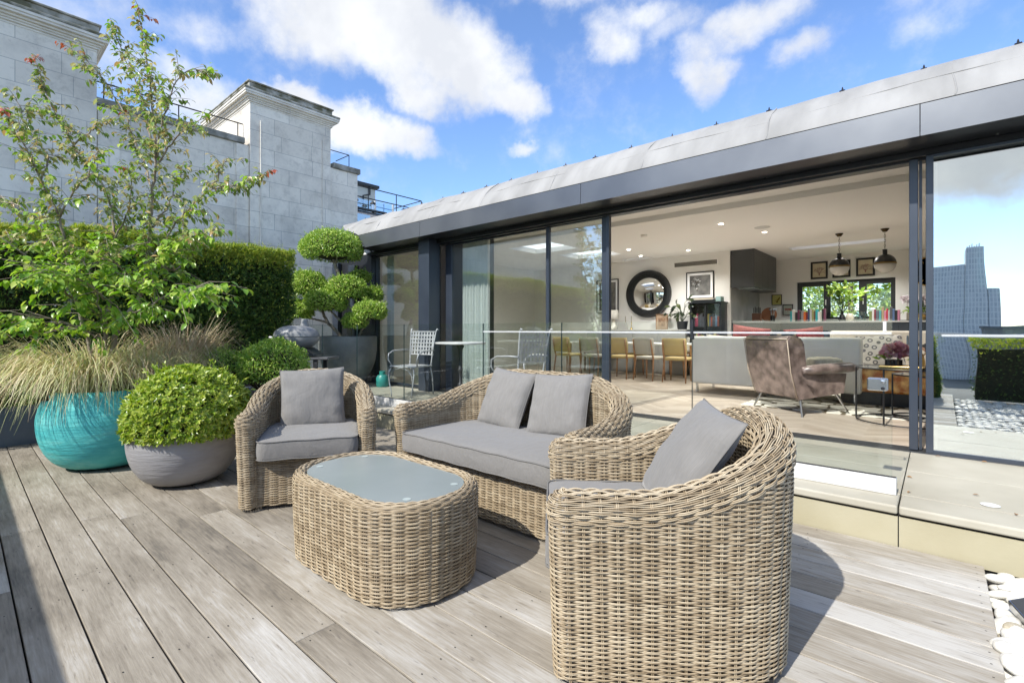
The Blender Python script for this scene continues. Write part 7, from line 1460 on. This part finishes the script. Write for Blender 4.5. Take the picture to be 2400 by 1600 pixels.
    for k in range(5): obj('knife', MB().box(-.05 + k * .034, -.036 + k * .034, -.012, .012, .2, .33 + .02 * (k % 2)), M['black'], t)
    o = obj('chopping_board', MB().lathe([(.001, 0), (.17, 0), (.17, .02), (.001, .02)], 40), mat('teak_board', (.28, .11, .05), (.35, .15, .07), 6, rough=.5)); o.rotation_euler = (R(80), 0, 0); o.location = (-3.02, 12.75, 1.63); tag(o, 'round reddish wooden chopping board leaning beside the knives', 'board')
    st_ = thing('kitchen_ledge', 'side worktop under the splashback holding knife block and utensils', 'counter'); obj('top', MB().box(-3.439, -2.8, 11.32, 12.94, 1.425, 1.459), mat('ledge_stone', (.3, .3, .3), None, rough=.3), st_); obj('front', MB().box(-3.439, -2.82, 11.34, 12.94, FL, 1.424), dk, st_)
    t = thing('utensil_jar', 'dark jar of steel ladles and spoons right of the knives', 'jar', (-2.93, 12.7, 1.46)); obj('jar', MB().lathe([(.001, 0), (.05, 0), (.05, .15), (.04, .15), (0, .1)], 20), M['black'], t)
    for k in range(6): a = k * 1.05; o = obj('utensil', MB().tube([(0, 0, .05), (.05 * math.cos(a), .04 * math.sin(a), .27)], .004, n=5).lathe([(.001, .26), (.03, .28), (.028, .31), (0, .33)], 10, (.05 * math.cos(a), .04 * math.sin(a), 0)), M['steel'], t)
kitchen()

def pendants():
    p0 = None
    for x, lab in ((-1.344, 'left of two black and opal glass globe pendant lamps with brass band'), (-0.6845, 'right of two black and opal glass globe pendant lamps with brass band')):
        if p0: dup(p0, (x, 10.56, 2.42), 0, lab); continue
        t = p0 = thing('pendant_lamp', lab, 'lamp', (x, 10.56, 2.42), 0, 'globe pendant lamps over the sitting area'); r_ = .158
        obj('dome', MB().lathe([(r_ * math.cos(a), r_ * .95 * math.sin(a) + .008) for a in np.linspace(0, 1.35, 14)] + [(.034, .16), (.034, .235), (.04, .24), (0, .24)], 40), mat('black_enamel', (.012, .014, .016), None, rough=.4), t, smooth=True)
        obj('band', MB().lathe([(r_ + .006, -.012), (r_ + .008, 0), (r_ + .006, .012), (r_, .012), (r_, -.012), (r_ + .006, -.012)], 40), mat('aged_brass', (.28, .19, .07), None, rough=.35, metal=1), t, smooth=True)
        obj('lamp_shade', MB().lathe([(r_ * math.cos(a), -r_ * .98 * math.sin(a) - .010) for a in np.linspace(PI / 2 - .001, 0, 16)], 40), mat('opal_glass', (.50, .49, .45), None, rough=.25), t, smooth='all')
        c = MB()
        for k in range(7): an = np.linspace(0, 2 * PI, 12, endpoint=False); z = .255 + k * .040; h = [(math.cos(a) * .011, 0, math.sin(a) * .024 + z + .015) for a in an]; h = h if k % 2 else [(0, q[0], q[2]) for q in h]; c.tube(h, .0035, n=5, closed=True)
        obj('chain', c, mat('bronze_chain', (.10, .075, .04), None, rough=.4, metal=1), t, smooth='all'); obj('canopy', MB().lathe([(0, .545), (.03, .545), (.062, .590), (.062, .598), (0, .598)], 28), mat('bronze', (.07, .05, .025), None, rough=.4, metal=1), t, smooth=True)
pendants()

def outside_trees():
    for i, (x, y, lab) in enumerate(((-3.6, 18.6, 'left'), (-2.0, 18.0, 'middle'), (-0.3, 18.4, 'right'))):
        t = thing('garden_tree', 'bright green leafy tree seen through the %s pane of the kitchen window' % lab, 'tree'); mb = MB(); ellipsoid_leaves(mb, (x, y, 2.3), (1.6, 1.2, 2.4), 5200, .13, .07, 200 + i, shell=.5, under=1, lump=.25); obj('crown', mb, M['pitto'] if i != 1 else M['box_light'], t)
        obj('trunk', MB().tube([(x, y, -3), (x, y, 2.6)], [.12, .06], n=8), M['bark'], t)
outside_trees()
